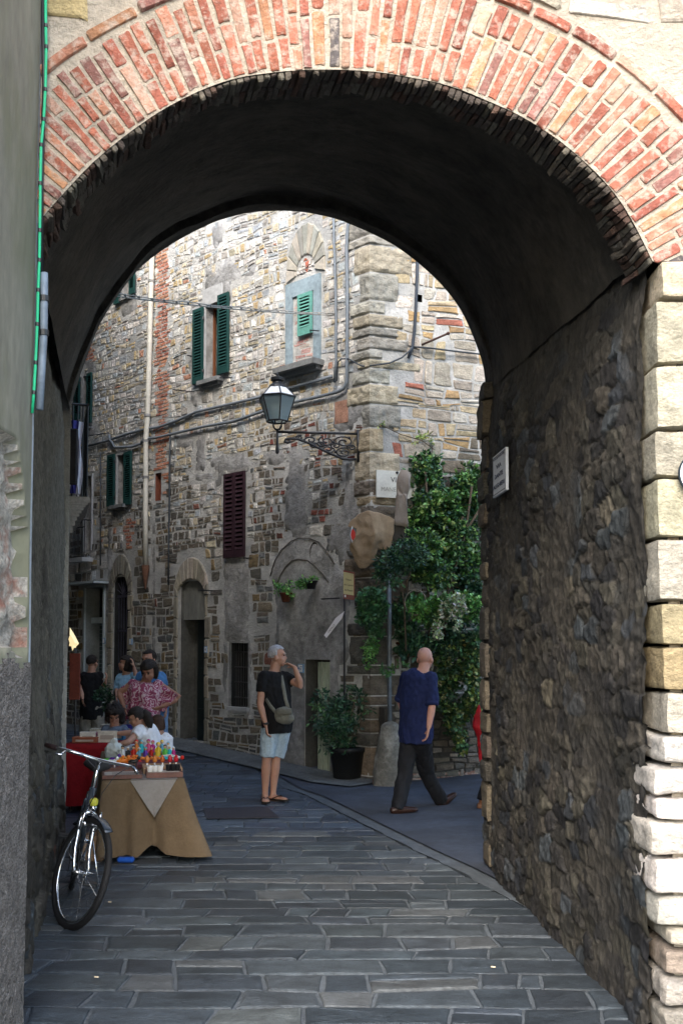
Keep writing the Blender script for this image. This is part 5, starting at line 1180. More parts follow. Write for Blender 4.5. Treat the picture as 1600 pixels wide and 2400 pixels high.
m2 = MB(); n = 20; c = at(*z6(1065, 1175), 12.2); m2.tube([c+Vector((.13*cos(2*pi*k/n), .02*sin(2*pi*k/n), .15*sin(2*pi*k/n))) for k in range(n)], .007, 8, closed=True); tag(m2.build('hanging_hoop', mat('pale_cane', (.25, .23, .19)), None, True), 'pale cane hoop among the bright green leaves right of the post', 'hoop')
# potted shrub in front of door 47
pc = onG(*z8(780, 895)); 
o = pot('plant_pot', pc+Vector((0, .16, 0)), .165, .215, at(*z8(780, 715), pc.y).z, mat('black_plastic_pot', (.012, .013, .014), rough=.5, bump=.1), 'large black plastic pot holding the leafy shrub beside the plank door')
yb = pc.y+.1
plant('potted_shrub', 'tall leafy dark green shrub growing from the big black pot beside the plank door', 'shrub', Bz(z8, [(690, 470, 90, 90, 0), (810, 420, 90, 70, .1), (740, 560, 110, 90, 0), (700, 650, 80, 80, -.05), (880, 480, 60, 80, .1), (630, 600, 60, 60, -.1), (760, 690, 70, 50, 0)], yb), 3400, .06, g_dark+[(.04, .10, .05, 3)], stems(z8, [[(775, 760), (760, 650), (700, 520), (670, 430)], [(775, 760), (790, 600), (820, 450)], [(775, 760), (740, 680), (640, 600)], [(775, 760), (820, 600), (890, 480)]], yb, .009), aspect=2.6)
# wall hung flower pots
for (a, b, lab, lp, blobs) in (((165, 240), (1112, 1172), 'small brown wall pot, lower left of the two under the blind arch', 'green seedlings in the lower left wall pot under the blind arch', [(150, 1075, 30, 30, 0), (200, 1100, 40, 25, 0), (235, 1130, 25, 18, 0), (215, 1050, 18, 28, 0)]), ((340, 402), (1032, 1085), 'small dark wall pot, upper right of the two under the blind arch', 'trailing green plant in the upper right wall pot under the blind arch', [(320, 1040, 50, 22, 0), (370, 1030, 28, 15, 0), (290, 1065, 22, 20, 0)])):
    cx_, cy_ = z6((a[0]+a[1])/2, b[1]); u, v = FA.inv(cx_, cy_, .12); c = FA(u, v, .13); h = abs(FA.inv(*z6(a[0], b[0]), .12)[1]-v)
    pot('wall_pot', c, .05, .075, h, M_terra if 'brown' in lab else MATS['black_plastic_pot'], lab); plant('pot_plant', lp, 'plant', Bz(z6, blobs, c.y), 420, .04, g_lite)
# boulder at the corner
m2 = MB(); c = onG(914, 1843); bz = at(*z8(1010, 545), c.y+.15).z
def bf(s, t):
    a = 2*pi*s; z = t; r = (.21*(1-.5*z**1.1)*(1 if z < .93 else sqrt(max(0, 1-(z-.93)/.07))))
    p = Vector((r*1.1*cos(a)+.02, r*sin(a)+.16, z*bz-.03)); k = (1+.34*noise.noise(p*3+Vector((3, 1, 0)))+.1*noise.noise(p*9)); return Vector((c.x+p.x*k, c.y+p.y*k, p.z))
m2.grid(bf, 40, 36); tag(m2.build('corner_boulder', mat('boulder', (.19, .185, .16), bump=.8, bscale=12, var=.35, vscale=4, stain=(.42, .42, .38, .7), stainscale=4), None, True), 'upright weathered boulder guarding the house corner beside the bald man', 'boulder')
# drain covers
for pts, lab in ((((476, 1897), (625, 1893), (655, 1918), (486, 1921)), 'rectangular iron cover set in the paving between the table and the grey-haired man'), (((560, 1789), (610, 1783), (650, 1792), (600, 1802)), 'small worn cover in the paving behind the grey-haired man'), (((650, 1805), (720, 1796), (735, 1810), (662, 1818)), 'dark repair slab in the paving right of the grey-haired man')):
    m2 = MB(); P = [onG(*p)+up3*.006 for p in pts]; m2.quadbox(P, (0, 0, .006))
    o = m2.build('drain_cover', mat('rusted_iron_cover', (.045, .042, .05), rough=.6, bump=.6, bscale=60)); tag(o, lab, 'drain cover')
# litter
random.seed(2)
for (px, py, lab) in ((222, 2296, 'cigarette end on the paving nearest the photo bottom left'), (254, 2119, 'cigarette end on the paving right of the bicycle wheel'), (1150, 2272, 'cigarette end on the paving near the right wall')):
    c = onG(px, py)+up3*.014; m2 = MB(); m2.tube([c, c+Vector((.022, -.006, 0))], .004, 6); o = m2.build('cigarette_end', mat('cigarette_paper', (.6, .5, .35), bump=0)); tag(o, lab, 'litter')
# ------------------------------------------------------------ people
random.seed(33)
M_skin = mat('skin', (.42, .23, .16), rough=.5, bump=.05, var=.08, sss=.1)
M_skind = mat('tanned_skin', (.30, .15, .10), rough=.5, bump=.05, var=.08)
def fuse(mb, name, m, parent, voxel=.008, sm=3, fold=0, fs=9, loc=None, tex=None):
    me = bpy.data.meshes.new(name+'_t'); me.from_pydata(mb.v, [], mb.f)
    t = bpy.data.objects.new(name+'_t', me); S.collection.objects.link(t)
    r = t.modifiers.new('r', 'REMESH'); r.mode = 'VOXEL'; r.voxel_size = voxel; r.use_smooth_shade = True
    s = t.modifiers.new('s', 'SMOOTH'); s.iterations = sm; s.factor = .5
    m2 = bpy.data.meshes.new_from_object(t.evaluated_get(bpy.context.evaluated_depsgraph_get()))
    bpy.data.objects.remove(t)
    if fold:
        nv = [v.normal.copy() for v in m2.vertices]
        for v, n in zip(m2.vertices, nv): q = v.co; v.co += n*fold*(noise.noise(Vector((q.x*fs, q.y*fs, q.z*fs*.45)))+.5*noise.noise(Vector((q.x*fs*2.3+5, q.y*fs*2.3, q.z*fs*1.6))))
    m2.materials.clear(); m2.materials.append(m); m2.name = name
    for p in m2.polygons: p.use_smooth = True
    o = bpy.data.objects.new(name, m2); link(o, parent); return o
def frame(f):
    f = Vector(f).normalized(); r = f.cross(up3).normalized(); return f, r, r.cross(f)
def head(mb, c, f, k=1.0):
    f, r, u = frame(f); M = Matrix((r, f, u)).transposed()
    B = lambda x, y, z, rr: mb.ball(c+r*x*k+f*y*k+u*z*k, tuple(q*k for q in rr), 16, 12, M)
    B(0, -.012, .035, (.074, .092, .085)); B(0, .02, -.03, (.062, .07, .075)); B(0, .045, -.075, (.038, .035, .03))
    B(0, .092, -.018, (.011, .018, .02)); B(0, .08, .01, (.01, .014, .03)); B(0, .078, -.052, (.024, .014, .012)); B(-.078, -.005, -.012, (.012, .02, .033)); B(.078, -.005, -.012, (.012, .02, .033))
    B(0, .062, .035, (.055, .03, .015))
    for s in (-1, 1): B(s*.04, .055, -.03, (.022, .02, .02))
def hair(c, f, m, parent, k=1.0, style='short', lo=-.03):
    f, r, u = frame(f); M = Matrix((r, f, u)).transposed(); mb = MB(); vs = []; seg, rg = 28, 18; R_ = {'short': (.082, .102, .098), 'bob': (.10, .118, .112), 'curly': (.125, .13, .125), 'long': (.09, .108, .103)}[style]
    fs = []
    for i in range(rg+1):
        th = pi*i/rg*(.66 if style == 'short' else .74)
        for j in range(seg):
            q = 2*pi*j/seg; d = Vector((sin(th)*cos(q), sin(th)*sin(q), cos(th))); p = Vector((d.x*R_[0], d.y*R_[1], d.z*R_[2]))+Vector((0, -.012, .035))
            if d.y > .25 and p.z < (.075 if style == 'short' else .06): p = Vector((p.x*.6, p.y*.55, max(p.z, -.02)))
            if style == 'bob' and p.z < .02 and d.y < .45: p.z -= .06
            p += Vector((noise.noise(p*60), noise.noise(p*60+Vector((5, 0, 0))), noise.noise(p*60+Vector((0, 9, 0)))))*(.007 if style != 'curly' else .03)
            vs.append(c+(M @ p)*k)
    for i in range(rg):
        for j in range(seg): fs.append((i*seg+j, (i+1)*seg+j, (i+1)*seg+(j+1) % seg, i*seg+(j+1) % seg))
    fs.append(tuple((rg*seg+j) for j in range(seg))); mb.add(vs, fs)
    if style == 'long': mb.tube([c+(M @ Vector(q))*k for q in ((0, -.09, .04), (0, -.12, -.02), (0, -.11, -.12), (.01, -.09, -.2))], [.05*k, .06*k, .05*k, .015*k], 12)
    if style == 'curly':
        for j in range(26):
            a = random.uniform(.3, pi*2-.3)+pi/2; mb.ball(c+(M @ Vector((cos(a)*.09, sin(a)*.09-.02 if sin(a) < .5 else 0.0, random.uniform(-.1, .12))))*k, .045*k, 8, 6)
    return mb.build('hair', m, parent, True)
def hand(mb, w, d, palm, k=1.0, curl=.5, spread=.12, thumb=1):
    """palm + four fingers of different lengths + thumb from its side; d = hand direction, palm = palm normal"""
    d = Vector(d).normalized(); n = Vector(palm); n = (n-d*n.dot(d)).normalized(); s = d.cross(n)*thumb
    mb.tube([w-d*.01*k, w+d*.03*k, w+d*.06*k, w+d*.09*k], [(.024*k, .017*k), (.034*k, .015*k), (.040*k, .014*k), (.038*k, .012*k)], 10, ref=s)
    for i, L in enumerate((.068, .078, .074, .058)):
        o = (1.5-i)*.019*k; b = w+d*.085*k+s*o; dd = (d+s*(1.5-i)*spread).normalized(); P = [b-dd*.012]; a = 0; p = b
        for j, q in enumerate((.42, .33, .25)):
            a += curl*(.45+.3*j); v = dd*cos(a)+n*sin(a); P.append(p); p = p+v*L*q*k
        P.append(p); mb.tube(P, [.0088*k, .0088*k, .0084*k, .0078*k, .006*k], 8)
    b = w+d*.025*k+s*.028*k; v = (d*.65+s*.75+n*.3).normalized(); mb.tube([b-v*.01, b, b+v*.035*k, b+(v*.055+d*.012+n*.008)*k], [.012*k, .012*k, .0105*k, .008*k], 8)
def foot(mb, a, t, k=1.0, r=1.0, up_=0):
    t = Vector((t[0], t[1], 0)).normalized(); z = Vector((0, 0, -(a.z)+.03*k)) if not up_ else Vector((0, 0, -.06*k)); b = a+z; tt = (t+Vector((0, 0, up_))).normalized()
    mb.tube([b-tt*.06*k, b-tt*.03*k, b+tt*.03*k, b+tt*.10*k, b+tt*.165*k, b+tt*.195*k], [(.028*k*r, .022*k*r), (.036*k*r, .034*k*r), (.038*k*r, .04*k*r), (.044*k*r, .028*k*r), (.042*k*r, .02*k*r), (.022*k*r, .012*k*r)], 12, ref=tt.cross(up3))
    mb.tube([a, a+z*.5, b+tt*.0], [.036*k*r, .038*k*r, .04*k*r], 10)
def torso_pts(J, k, fat=1.0, infl=0, top=1.0):
    sh_ = (J['shl']+J['shr'])/2; hp = J['hip']; ax = (J['shr']-J['shl']).normalized(); n_ = J['neck']
    P = [hp-Vector((0, 0, .07*k)), hp, hp.lerp(sh_, .25), hp.lerp(sh_, .5), hp.lerp(sh_, .78), sh_.lerp(n_, .05), sh_.lerp(n_, .45), sh_.lerp(n_, .9)]
    R_ = [(.15, .105), (.165, .115*fat), (.148*fat, .11*fat), (.155*fat, .115*fat), (.172, .115), (.15, .088), (.105, .075), (.064, .062)]
    return P, [((a+infl)*k, (b+infl)*k) for a, b in R_], ax
def person(label, base, J, face, skin=None, k=1.0, hairm=None, hstyle='short', shirt=None, slv=.5, pants=None, plen=1.0, shoes=None, shoe_m=None, curl=.5, hands=None, fat=1.0, skirt=False, collar=True, loose=.026, feet=((.3, -1), (.8, -.6)), fup=(0, 0), legs=True, bald=False, neckless=False, shirt_len=1.0, wide=0, cat='person', group=None, thumbs=(1, 1), palms=((1, 0, 0), (-1, 0, 0))):
    e = empty('person', base, label, cat, group); skin = skin or M_skin
    J = {a: base+Vector(b) if not isinstance(b, Vector) else base+b for a, b in J.items()}
    mb = MB(); P, R_, ax = torso_pts(J, k, fat); mb.tube(P, R_, 18, ref=ax)
    hd = J['head']; mb.tube([J['neck']-Vector((0, 0, .05*k)), J['neck'], J['neck'].lerp(hd, .6)], [.072*k, .060*k, .058*k], 12); head(mb, hd, face, k)
    for s in 'lr':
        A, B2, C_ = J['sh'+s], J['el'+s], J['wr'+s]
        mb.tube([A, A.lerp(B2, .15), A.lerp(B2, .5), B2, B2.lerp(C_, .25), B2.lerp(C_, .7), C_], [.05*k, .052*k, .046*k, .038*k, .04*k, .031*k, .025*k], 12); mb.ball(A, .055*k)
        i = 'lr'.index(s); d = hands[i] if hands and hands[i] else (C_-B2); hand(mb, C_, d, palms[i], k, curl, thumb=thumbs[i])
        if legs:
            H_, K_, N_ = J['h'+s], J['k'+s], J['a'+s]
            mb.tube([H_, H_.lerp(K_, .3), H_.lerp(K_, .7), K_, K_.lerp(N_, .25), K_.lerp(N_, .6), N_], [.085*k, .082*k, .066*k, .053*k, .056*k, .045*k, .034*k], 14)
            foot(mb, N_, feet[i], k, 1, fup[i])
    body = fuse(mb, 'body', skin, e, .0075)
    f, r, u = frame(face)
    for s in (-1, 1):
        q = MB(); q.ball(hd+(r*s*.031+f*.082+u*.012)*k, (.012*k, .008*k, .007*k), 8, 6, Matrix((r, f, u)).transposed()); q.build('eye', M_black, e)
        q = MB(); q.ball(hd+(r*s*.032+f*.085+u*.032)*k, (.018*k, .006*k, .004*k), 8, 6, Matrix((r, f, u)).transposed()); q.build('eyebrow', hairm or M_black, e)
    q = MB(); q.ball(hd+(f*.091-u*.055)*k, (.022*k, .004*k, .004*k), 8, 6, Matrix((r, f, u)).transposed()); q.build('mouth', mat('lip', (.25, .09, .08), bump=0, var=0), e)
    if not bald: hair(hd, face, hairm, e, k, hstyle)
    if shirt:
        mb = MB(); P, R_, ax = torso_pts(J, k, fat, loose); P[0] = P[0]-Vector((0, 0, .03*k))+(P[1]-P[2])*(shirt_len-1)*1.0; mb.tube(P[:7]+[P[7].lerp(P[6], .25 if collar else .6)], R_[:7]+[(.082*k, .078*k) if collar else (.10*k, .085*k)], 20, ref=ax)
        for s in 'lr':
            A, B2, C_ = J['sh'+s], J['el'+s], J['wr'+s]
            if slv > 0:
                if slv <= 1: E = A.lerp(B2, slv); mb.tube([A, A.lerp(E, .5), E], [.068*k, .07*k, (.064+wide)*k], 14)
                else: E = B2.lerp(C_, slv-1); mb.tube([A, A.lerp(B2, .5), B2, E], [.068*k, .064*k, .056*k, .05*k], 14)
            mb.ball(A, .068*k)
        sm_ = shirt if isinstance(shirt, (list, tuple)) else (shirt, 'shirt'); fuse(mb, sm_[1], sm_[0], e, .008, 2, .013, 13)
    if pants and legs:
        mb = MB(); P, R_, ax = torso_pts(J, k, fat, .012); mb.tube([P[0]-Vector((0, 0, .03*k)), P[0], P[1], P[2].lerp(P[1], .5)], [R_[0], R_[0], R_[1], R_[1]], 20, ref=ax)
        for s in 'lr':
            H_, K_, N_ = J['h'+s], J['k'+s], J['a'+s]
            if plen <= .6: E = H_.lerp(K_, plen*2); mb.tube([H_, H_.lerp(E, .5), E], [.100*k, .094*k, .088*k], 16)
            else: E = N_+Vector((0, 0, -.03*k)); mb.tube([H_, H_.lerp(K_, .5), K_, K_.lerp(E, .5), E], [.105*k, .092*k, .078*k, .074*k, .07*k], 16)
        fuse(mb, 'shorts' if plen <= .6 else 'trousers', pants, e, .009, 2, .014, 11)
    if shoe_m:
        for i, s in enumerate('lr'): mb = MB(); foot(mb, J['a'+s]+Vector((0, 0, .0)), feet[i], k*1.1, 1.08, fup[i]); fuse(mb, 'shoe', shoe_m, e, .007, 1)
    return e, J
def PJ(base, f, dct):
    out = {}
    for a, (x, y, dy) in dct.items(): out[a] = at(*f(x, y), base.y+dy)-base
    return out
M_grey = mat('grey_hair', (.42, .42, .44), rough=.7, bump=.6, bscale=120, var=.3, vscale=40)
M_dkh = mat('dark_hair', (.018, .012, .009), rough=.55, bump=.6, bscale=120, var=.3, vscale=30)
M_brh = mat('brown_hair', (.06, .03, .018), rough=.55, bump=.6, bscale=120, var=.3, vscale=30)
M_tee = mat('black_cotton', (.008, .008, .009), rough=.95, bump=.2, bscale=40, var=.1)
M_sho = mat('pale_blue_denim', (.36, .46, .53), rough=.9, bump=.3, bscale=60, var=.22, vscale=8)
# --- grey-haired man with one hand at his nose
b = onG(*z8(385, 1000))
J = PJ(b, z8, dict(head=(398, 208, 0), neck=(382, 285, 0), shl=(322, 318, -.12), shr=(432, 318, .10), ell=(303, 470, -.16), wrl=(335, 585, -.2), elr=(528, 368, .0), wrr=(492, 265, -.03),
    hip=(398, 575, 0), hl=(362, 600, -.05), hr=(425, 600, .05), kl=(338, 775, -.07), kr=(388, 775, .05), al=(330, 955, -.06), ar=(374, 950, .03)))
e, JJ = person('grey-haired man in black t-shirt and pale shorts with his hand at his nose', b, J, (1, -.12, .02), hairm=M_grey, shirt=(M_tee, 'tee_shirt'), slv=.55, pants=M_sho, plen=.45, k=.98,
    hands=((.15, -.1, -1), (-.75, -.1, .35)), palms=((1, .2, 0), (-.1, -.3, -1)), curl=.8, feet=((.15, -1), (.85, -.6)), fat=1.06, thumbs=(-1, -1))
m_ = mat('flipflop', (.02, .015, .012), rough=.6)
for s, d in (('al', (.15, -1)), ('ar', (.85, -.6))):
    a = JJ[s]; t = Vector((d[0], d[1], 0)).normalized(); n_ = t.cross(up3); q = MB(); P = [a+t*x+n_*y for x, y in ((-.08, -.03), (-.08, .03), (.08, .05), (.19, .045), (.215, .0), (.19, -.045), (.08, -.045))]
    P = [Vector((p.x, p.y, .012)) for p in P]; n = len(P); q.add(P+[p+up3*.016 for p in P], [tuple(range(n)), tuple(range(2*n-1, n-1, -1))]+[(i, (i+1) % n, n+(i+1) % n, n+i) for i in range(n)])
    q.tube([Vector((a.x, a.y, .03))+t*.03+n_*.045, Vector((a.x, a.y, .06))+t*.09+n_*.02, Vector((a.x, a.y, .045))+t*.135, Vector((a.x, a.y, .06))+t*.09-n_*.02, Vector((a.x, a.y, .03))+t*.03-n_*.045], .007, 6); q.build('flip_flop', m_, e)
q = MB(); q.ball(JJ['wrl']+up3*.02, (.033, .033, .015)); q.build('watch', M_iron, e)
# cross-body bag: a thing of its own
bc = at(*z8(432, 530), b.y-.2); bag = empty('crossbody_bag', bc, 'grey-olive cross-body bag hanging at the grey-haired man\'s hip', 'bag')
m_bag = mat('olive_canvas', (.15, .15, .125), rough=.9, bump=.4, bscale=70, var=.2)
q = MB(); q.ball(bc, (.105, .05, .095), 18, 12); q.ball(bc+Vector((.02, 0, -.03)), (.1, .055, .07), 18, 12); q.box(bc+Vector((0, -.01, .02)), (.18, .08, .1), bev=.03); fuse(q, 'pouch', m_bag, bag, .008, 3, .006, 20)
q = MB(); q.box(bc+Vector((.01, -.06, .045)), (.16, .02, .07), bev=.008); q.build('flap', m_bag, bag, True)
q = MB(); st_ = [at(*z8(*p), b.y+d) for p, d in (((462, 505), -.2), ((442, 440), -.16), ((432, 380), -.13), ((420, 320), -.08), ((405, 285), .0))]; q.tube(st_, [(.02, .004)]*5, 8, ref=(1, 0, 0)); q.tube([at(*z8(*p), b.y+d) for p, d in (((395, 520), -.2), ((360, 480), -.2), ((335, 440), -.16))], [(.02, .005)]*3, 8, ref=(0, 0, 1)); q.build('strap', m_bag, bag, True)
# --- bald man walking
b = onG(*z8(1060, 1070)); dy2 = .55
J = PJ(b, z8, dict(head=(1207, 222, .25), neck=(1196, 288, .22), shl=(1108, 322, .32), shr=(1238, 326, .12), ell=(1072, 455, .42), wrl=(1110, 560, .5), elr=(1244, 482, .06), wrr=(1226, 600, .02),
    hip=(1155, 630, .25), hl=(1125, 660, .3), hr=(1185, 660, .2), kl=(1095, 860, .18), kr=(1215, 850, .45), al=(1052, 1035, .02), ar=(1296, 985, dy2)))
M_nav = mat('navy_cotton', (.010, .018, .075), rough=.85, bump=.3, bscale=30, var=.25, vscale=5)
e, JJ = person('bald man in dark blue shirt and black trousers striding away to the right', b, J, (.55, 1, .0), bald=True, shirt=(M_nav, 'shirt'), slv=.92, pants=mat('black_denim', (.008, .009, .012), rough=.8, bump=.3, bscale=40, var=.2), plen=1, k=1.02, loose=.03,
    shoe_m=mat('brown_leather', (.03, .014, .01), rough=.35, bump=.1), feet=((1, .25), (.75, .5)), fup=(0, .55), curl=.6, fat=1.06, hands=(None, (-.2, 0, -1)), shirt_len=.95, skin=mat('pink_skin', (.50, .27, .21), rough=.45, bump=.05, var=.06, sss=.1))
c_ = JJ['neck']; q = MB(); q.tube([c_+Vector((.075*cos(a), .07*sin(a), -.035+.012*sin(a))) for a in [2*pi*k/20 for k in range(20)]], [(.03, .008)]*20, 8, closed=True, ref=(0, 0, 1)); q.build('collar', M_nav, e, True)
for s, t_ in (('l', .92), ('r', .92)):
    A, B2 = JJ['sh'+s], JJ['el'+s]; p = A.lerp(B2, t_); d_ = (B2-A).normalized(); q = MB(); q.tube([p-d_*.03, p-d_*.028, p+d_*.012, p+d_*.014], [.06, .072, .07, .058], 16); q.build('rolled_cuff', M_nav, e, True)
# --- woman passing behind the right jamb
b = onG(*z8(1530, 1040))
w0 = lambda dx, dy, z: Vector((dx, dy, z))
J = dict(head=w0(.32, .1, 1.5), neck=w0(.31, .1, 1.37), shl=w0(.15, .08, 1.3), shr=w0(.46, .12, 1.3), ell=w0(.12, .0, 1.03), wrl=w0(.1, -.1, .82), elr=w0(.5, .1, 1.03), wrr=w0(.48, .0, .8), hip=w0(.30, .1, .86), hl=w0(.23, .08, .83), hr=w0(.37, .12, .83), kl=w0(.13, .05, .46), kr=w0(.46, .1, .46), al=w0(-.01, .02, .1), ar=w0(.6, .1, .08))
person('woman in black leggings mostly hidden behind the right jamb, only her leg showing', b, J, (1, .2, 0), hairm=M_brh, hstyle='long', shirt=(mat('dark_top', (.02, .02, .025)), 'top'), slv=.8, pants=mat('black_leggings', (.01, .01, .013), rough=.8), plen=1, k=.94, shoe_m=mat('tan_leather', (.22, .1, .05), rough=.4), feet=((1, .1), (1, .1)), loose=.008)
q = MB(); P = [at(*z8(x, y), b.y-.12) for x, y in ((1503, 470), (1500, 530), (1497, 590), (1512, 650), (1512, 720), (1508, 785))]; q.tube(P, [.008, .04, .06, .045, .028, .008], 10)
o = fuse(q, 'red_scarf', mat('red_cloth', (.40, .008, .015), rough=.7, bump=.3), None, .008, 2, .012, 14); tag(o, 'bright red folded cloth hanging at the right jamb beside the hidden woman', 'scarf')
# --- group at the stalls
def grp(label, Y, f, hx, hy, d, **kw):
    x0, _ = f(hx, hy); g0 = at(x0, 1800, Y); base = Vector((g0.x, Y, gz(g0.x, Y))); J = PJ(base, f, d)
    k = kw.get('k', 1); hp = J['hip']; L = hp.z
    ax = (J['shr']-J['shl']); ax.z = 0; ax = ax.normalized()
    J['hl'] = hp-ax*.08*k-Vector((0, 0, .02)); J['hr'] = hp+ax*.08*k-Vector((0, 0, .02))
    for s, q in (('l', -.1), ('r', .1)): J['k'+s] = Vector((hp.x*.6, hp.y*.6, 0))+ax*q*k+Vector((0, 0, L*.53)); J['a'+s] = ax*q*k+Vector((0, 0, .07))
    return person(label, base, J, **kw)
M_den = mat('denim_blue', (.16, .26, .42), rough=.9, bump=.3, var=.2); M_wht = mat('white_cotton', (.74, .75, .78), rough=.9, bump=.2, var=.08)
grp('woman seen from behind in a black racer-back tank top with pinned-up dark hair', 14.0, z7, 430, 800, dict(head=(437, 388, 0), neck=(430, 462, 0), shl=(362, 500, 0), shr=(498, 500, 0), ell=(338, 610, -.05), wrl=(350, 700, -.15), elr=(520, 610, .0), wrr=(552, 555, -.1), hip=(430, 800, 0)), face=(.5, 1, 0), k=.88, hairm=M_dkh, hstyle='short', shirt=(M_tee, 'tank_top'), slv=0, pants=mat('beige_cloth', (.3, .27, .22)), plen=.5, loose=.02, shirt_len=1.3, shoe_m=M_tee, hands=(None, (.2, 0, 1)))
grp('woman in pale blue vest over white, head tilted up with a hand to her ear', 13.3, z7, 735, 800, dict(head=(728, 400, 0), neck=(738, 475, 0), shl=(680, 520, .03), shr=(795, 505, 0), ell=(655, 600, -.02), wrl=(650, 680, -.15), elr=(825, 530, -.1), wrr=(800, 425, -.1), hip=(740, 760, 0)), face=(-1, -.25, .25), k=.86, hairm=M_dkh, hstyle='bob', shirt=(mat('pale_blue_vest', (.25, .42, .55), var=.15), 'vest'), slv=1.3, pants=M_den, shoe_m=M_tee, hands=(None, (-.2, 0, 1)))
grp('dark-haired man in a blue shirt standing behind the woman in the floral top', 12.5, z7, 960, 800, dict(head=(932, 362, 0), neck=(945, 455, 0), shl=(865, 505, 0), shr=(1035, 510, 0), ell=(860, 640, 0), wrl=(880, 750, -.1), elr=(1075, 650, .0), wrr=(1080, 765, -.1), hip=(970, 780, 0)), face=(-.6, -1, -.1), k=1.0, hairm=M_dkh, shirt=(mat('mid_blue_shirt', (.06, .17, .36), var=.15), 'shirt'), slv=.6, pants=M_den, shoe_m=M_tee)
# floral material
mf = mat('floral_kaftan', (.5, .3, .38), rough=.85, bump=.2, var=.1); nt_ = mf.node_tree
v1_ = nt_.nodes.new('ShaderNodeTexVoronoi'); v1_.inputs['Scale'].default_value = 9; w1 = nt_.nodes.new('ShaderNodeMath'); w1.operation = 'MULTIPLY'; w1.inputs[1].default_value = 27
s1 = nt_.nodes.new('ShaderNodeMath'); s1.operation = 'SINE'; cr = nt_.nodes.new('ShaderNodeValToRGB'); tcx = nt_.nodes.new('ShaderNodeTexCoord')
nz1 = nt_.nodes.new('ShaderNodeTexNoise'); nz1.inputs['Scale'].default_value = 14; va1 = nt_.nodes.new('ShaderNodeVectorMath'); va1.operation = 'MULTIPLY_ADD'; va1.inputs[1].default_value = (.12, .12, .12); nt_.links.new(tcx.outputs['Object'], nz1.inputs[0]); nt_.links.new(nz1.outputs['Color'], va1.inputs[0]); nt_.links.new(tcx.outputs['Object'], va1.inputs[2]); nt_.links.new(va1.outputs[0], v1_.inputs[0]); nt_.links.new(v1_.outputs['Distance'], w1.inputs[0]); nt_.links.new(w1.outputs[0], s1.inputs[0]); nt_.links.new(s1.outputs[0], cr.inputs[0])
cr.color_ramp.elements[0].position = .0; cr.color_ramp.elements[0].color = (.26, .05, .10, 1); cr.color_ramp.elements[1].position = .8; cr.color_ramp.elements[1].color = (.55, .42, .42, 1)
x_ = cr.color_ramp.elements.new(.4); x_.color = (.34, .12, .24, 1); nt_.links.new(cr.outputs[0], nt_.nodes['Principled BSDF'].inputs['Base Color'])
e, JJ = grp('woman in a wide pink and maroon patterned kaftan top looking down, hand on hip', 11.7, z7, 900, 800, dict(head=(932, 462, -.05), neck=(905, 550, 0), shl=(790, 575, 0), shr=(1010, 580, 0), ell=(672, 645, -.02), wrl=(715, 775, -.1), elr=(1195, 690, .05), wrr=(1045, 770, -.06), hip=(880, 810, 0)), face=(-.25, -1, -.5), k=.98, hairm=M_dkh, hstyle='bob', shirt=(mf, 'kaftan'), slv=.0, pants=mat('pale_jeans', (.28, .36, .42), var=.15), shoe_m=M_tee, skin=M_skind, loose=.04, hands=(None, (-1, -.3, -.4)))
q = MB(); B0 = JJ['shl'].lerp(JJ['shr'], .5); Yk = 11.7
for s, E, Wp in (('l', (660, 618), (735, 770)), ('r', (1185, 670), (1045, 830))):
    A = JJ['sh'+s]; e1 = at(*z7(*E), Yk-.02); h1 = JJ['hip'].lerp(A, .25); w1_ = at(*z7(*Wp), Yk)
    def kf(a, t, A=A, e1=e1, w1_=w1_): 
        up = A.lerp(e1, a)+up3*.05*(1-a); lo = JJ['hip'].lerp(JJ['sh'+s], .35).lerp(e1.lerp(w1_, .9), a); return up.lerp(lo, t)
    for dy in (-.075, .075):
        q.grid(lambda a, t: kf(a, t)+Vector((0, dy*(1-.6*a)*(.5+t*.5)+.012*sin(t*12+a*6), 0)), 12, 12)
q.build('kaftan_sleeves', mf, e, True)
q = MB(); q.ball(at(*z7(880, 622), 11.57), .008); q.build('necklace_pendant', mat('silver', (.8, .8, .8), metal=1, rough=.2, bump=0), e)
grp('girl in a white t-shirt bending left over the stall table', 10.75, z7, 930, 1080, dict(head=(825, 868, -.1), neck=(870, 950, -.03), shl=(858, 975, -.12), shr=(925, 965, .1), ell=(745, 1085, -.3), wrl=(672, 1100, -.3), elr=(770, 1000, .05), wrr=(655, 1003, -.02), hip=(950, 1110, 0)), face=(-1, -.15, -.45), k=.86, hairm=M_dkh, hstyle='long', shirt=(M_wht, 'tee_shirt'), slv=.5, pants=M_den, shoe_m=M_tee, hands=((-1, -.1, -.15), (-1, -.1, -.3)))
grp('seated girl with big dark curly hair behind the white cloth table', 11.2, z7, 635, 1060, dict(head=(632, 850, 0), neck=(630, 940, 0), shl=(560, 975, 0), shr=(708, 975, 0), ell=(520, 1050, -.1), wrl=(580, 1085, -.25), elr=(730, 1040, -.05), wrr=(660, 1080, -.2), hip=(635, 1110, .1)), face=(.1, -1, -.5), k=.84, hairm=M_dkh, hstyle='curly', shirt=(mat('grey_denim', (.12, .15, .2), var=.2), 'vest'), slv=.5, pants=M_den, shoe_m=M_tee, skin=M_skind)
grp('small brown-haired child in white straps at the far end of the toy table', 11.0, z7, 1040, 1090, dict(head=(1005, 925, 0), neck=(1030, 1000, 0), shl=(985, 1035, .02), shr=(1075, 1030, 0), ell=(965, 1090, -.05), wrl=(950, 1130, -.12), elr=(1088, 1105, -.02), wrr=(1070, 1160, -.1), hip=(1045, 1150, 0)), face=(-.7, .6, -.2), k=.72, hairm=M_brh, hstyle='bob', shirt=(M_wht, 'top'), slv=0, pants=M_wht, plen=.5, shoe_m=M_tee)
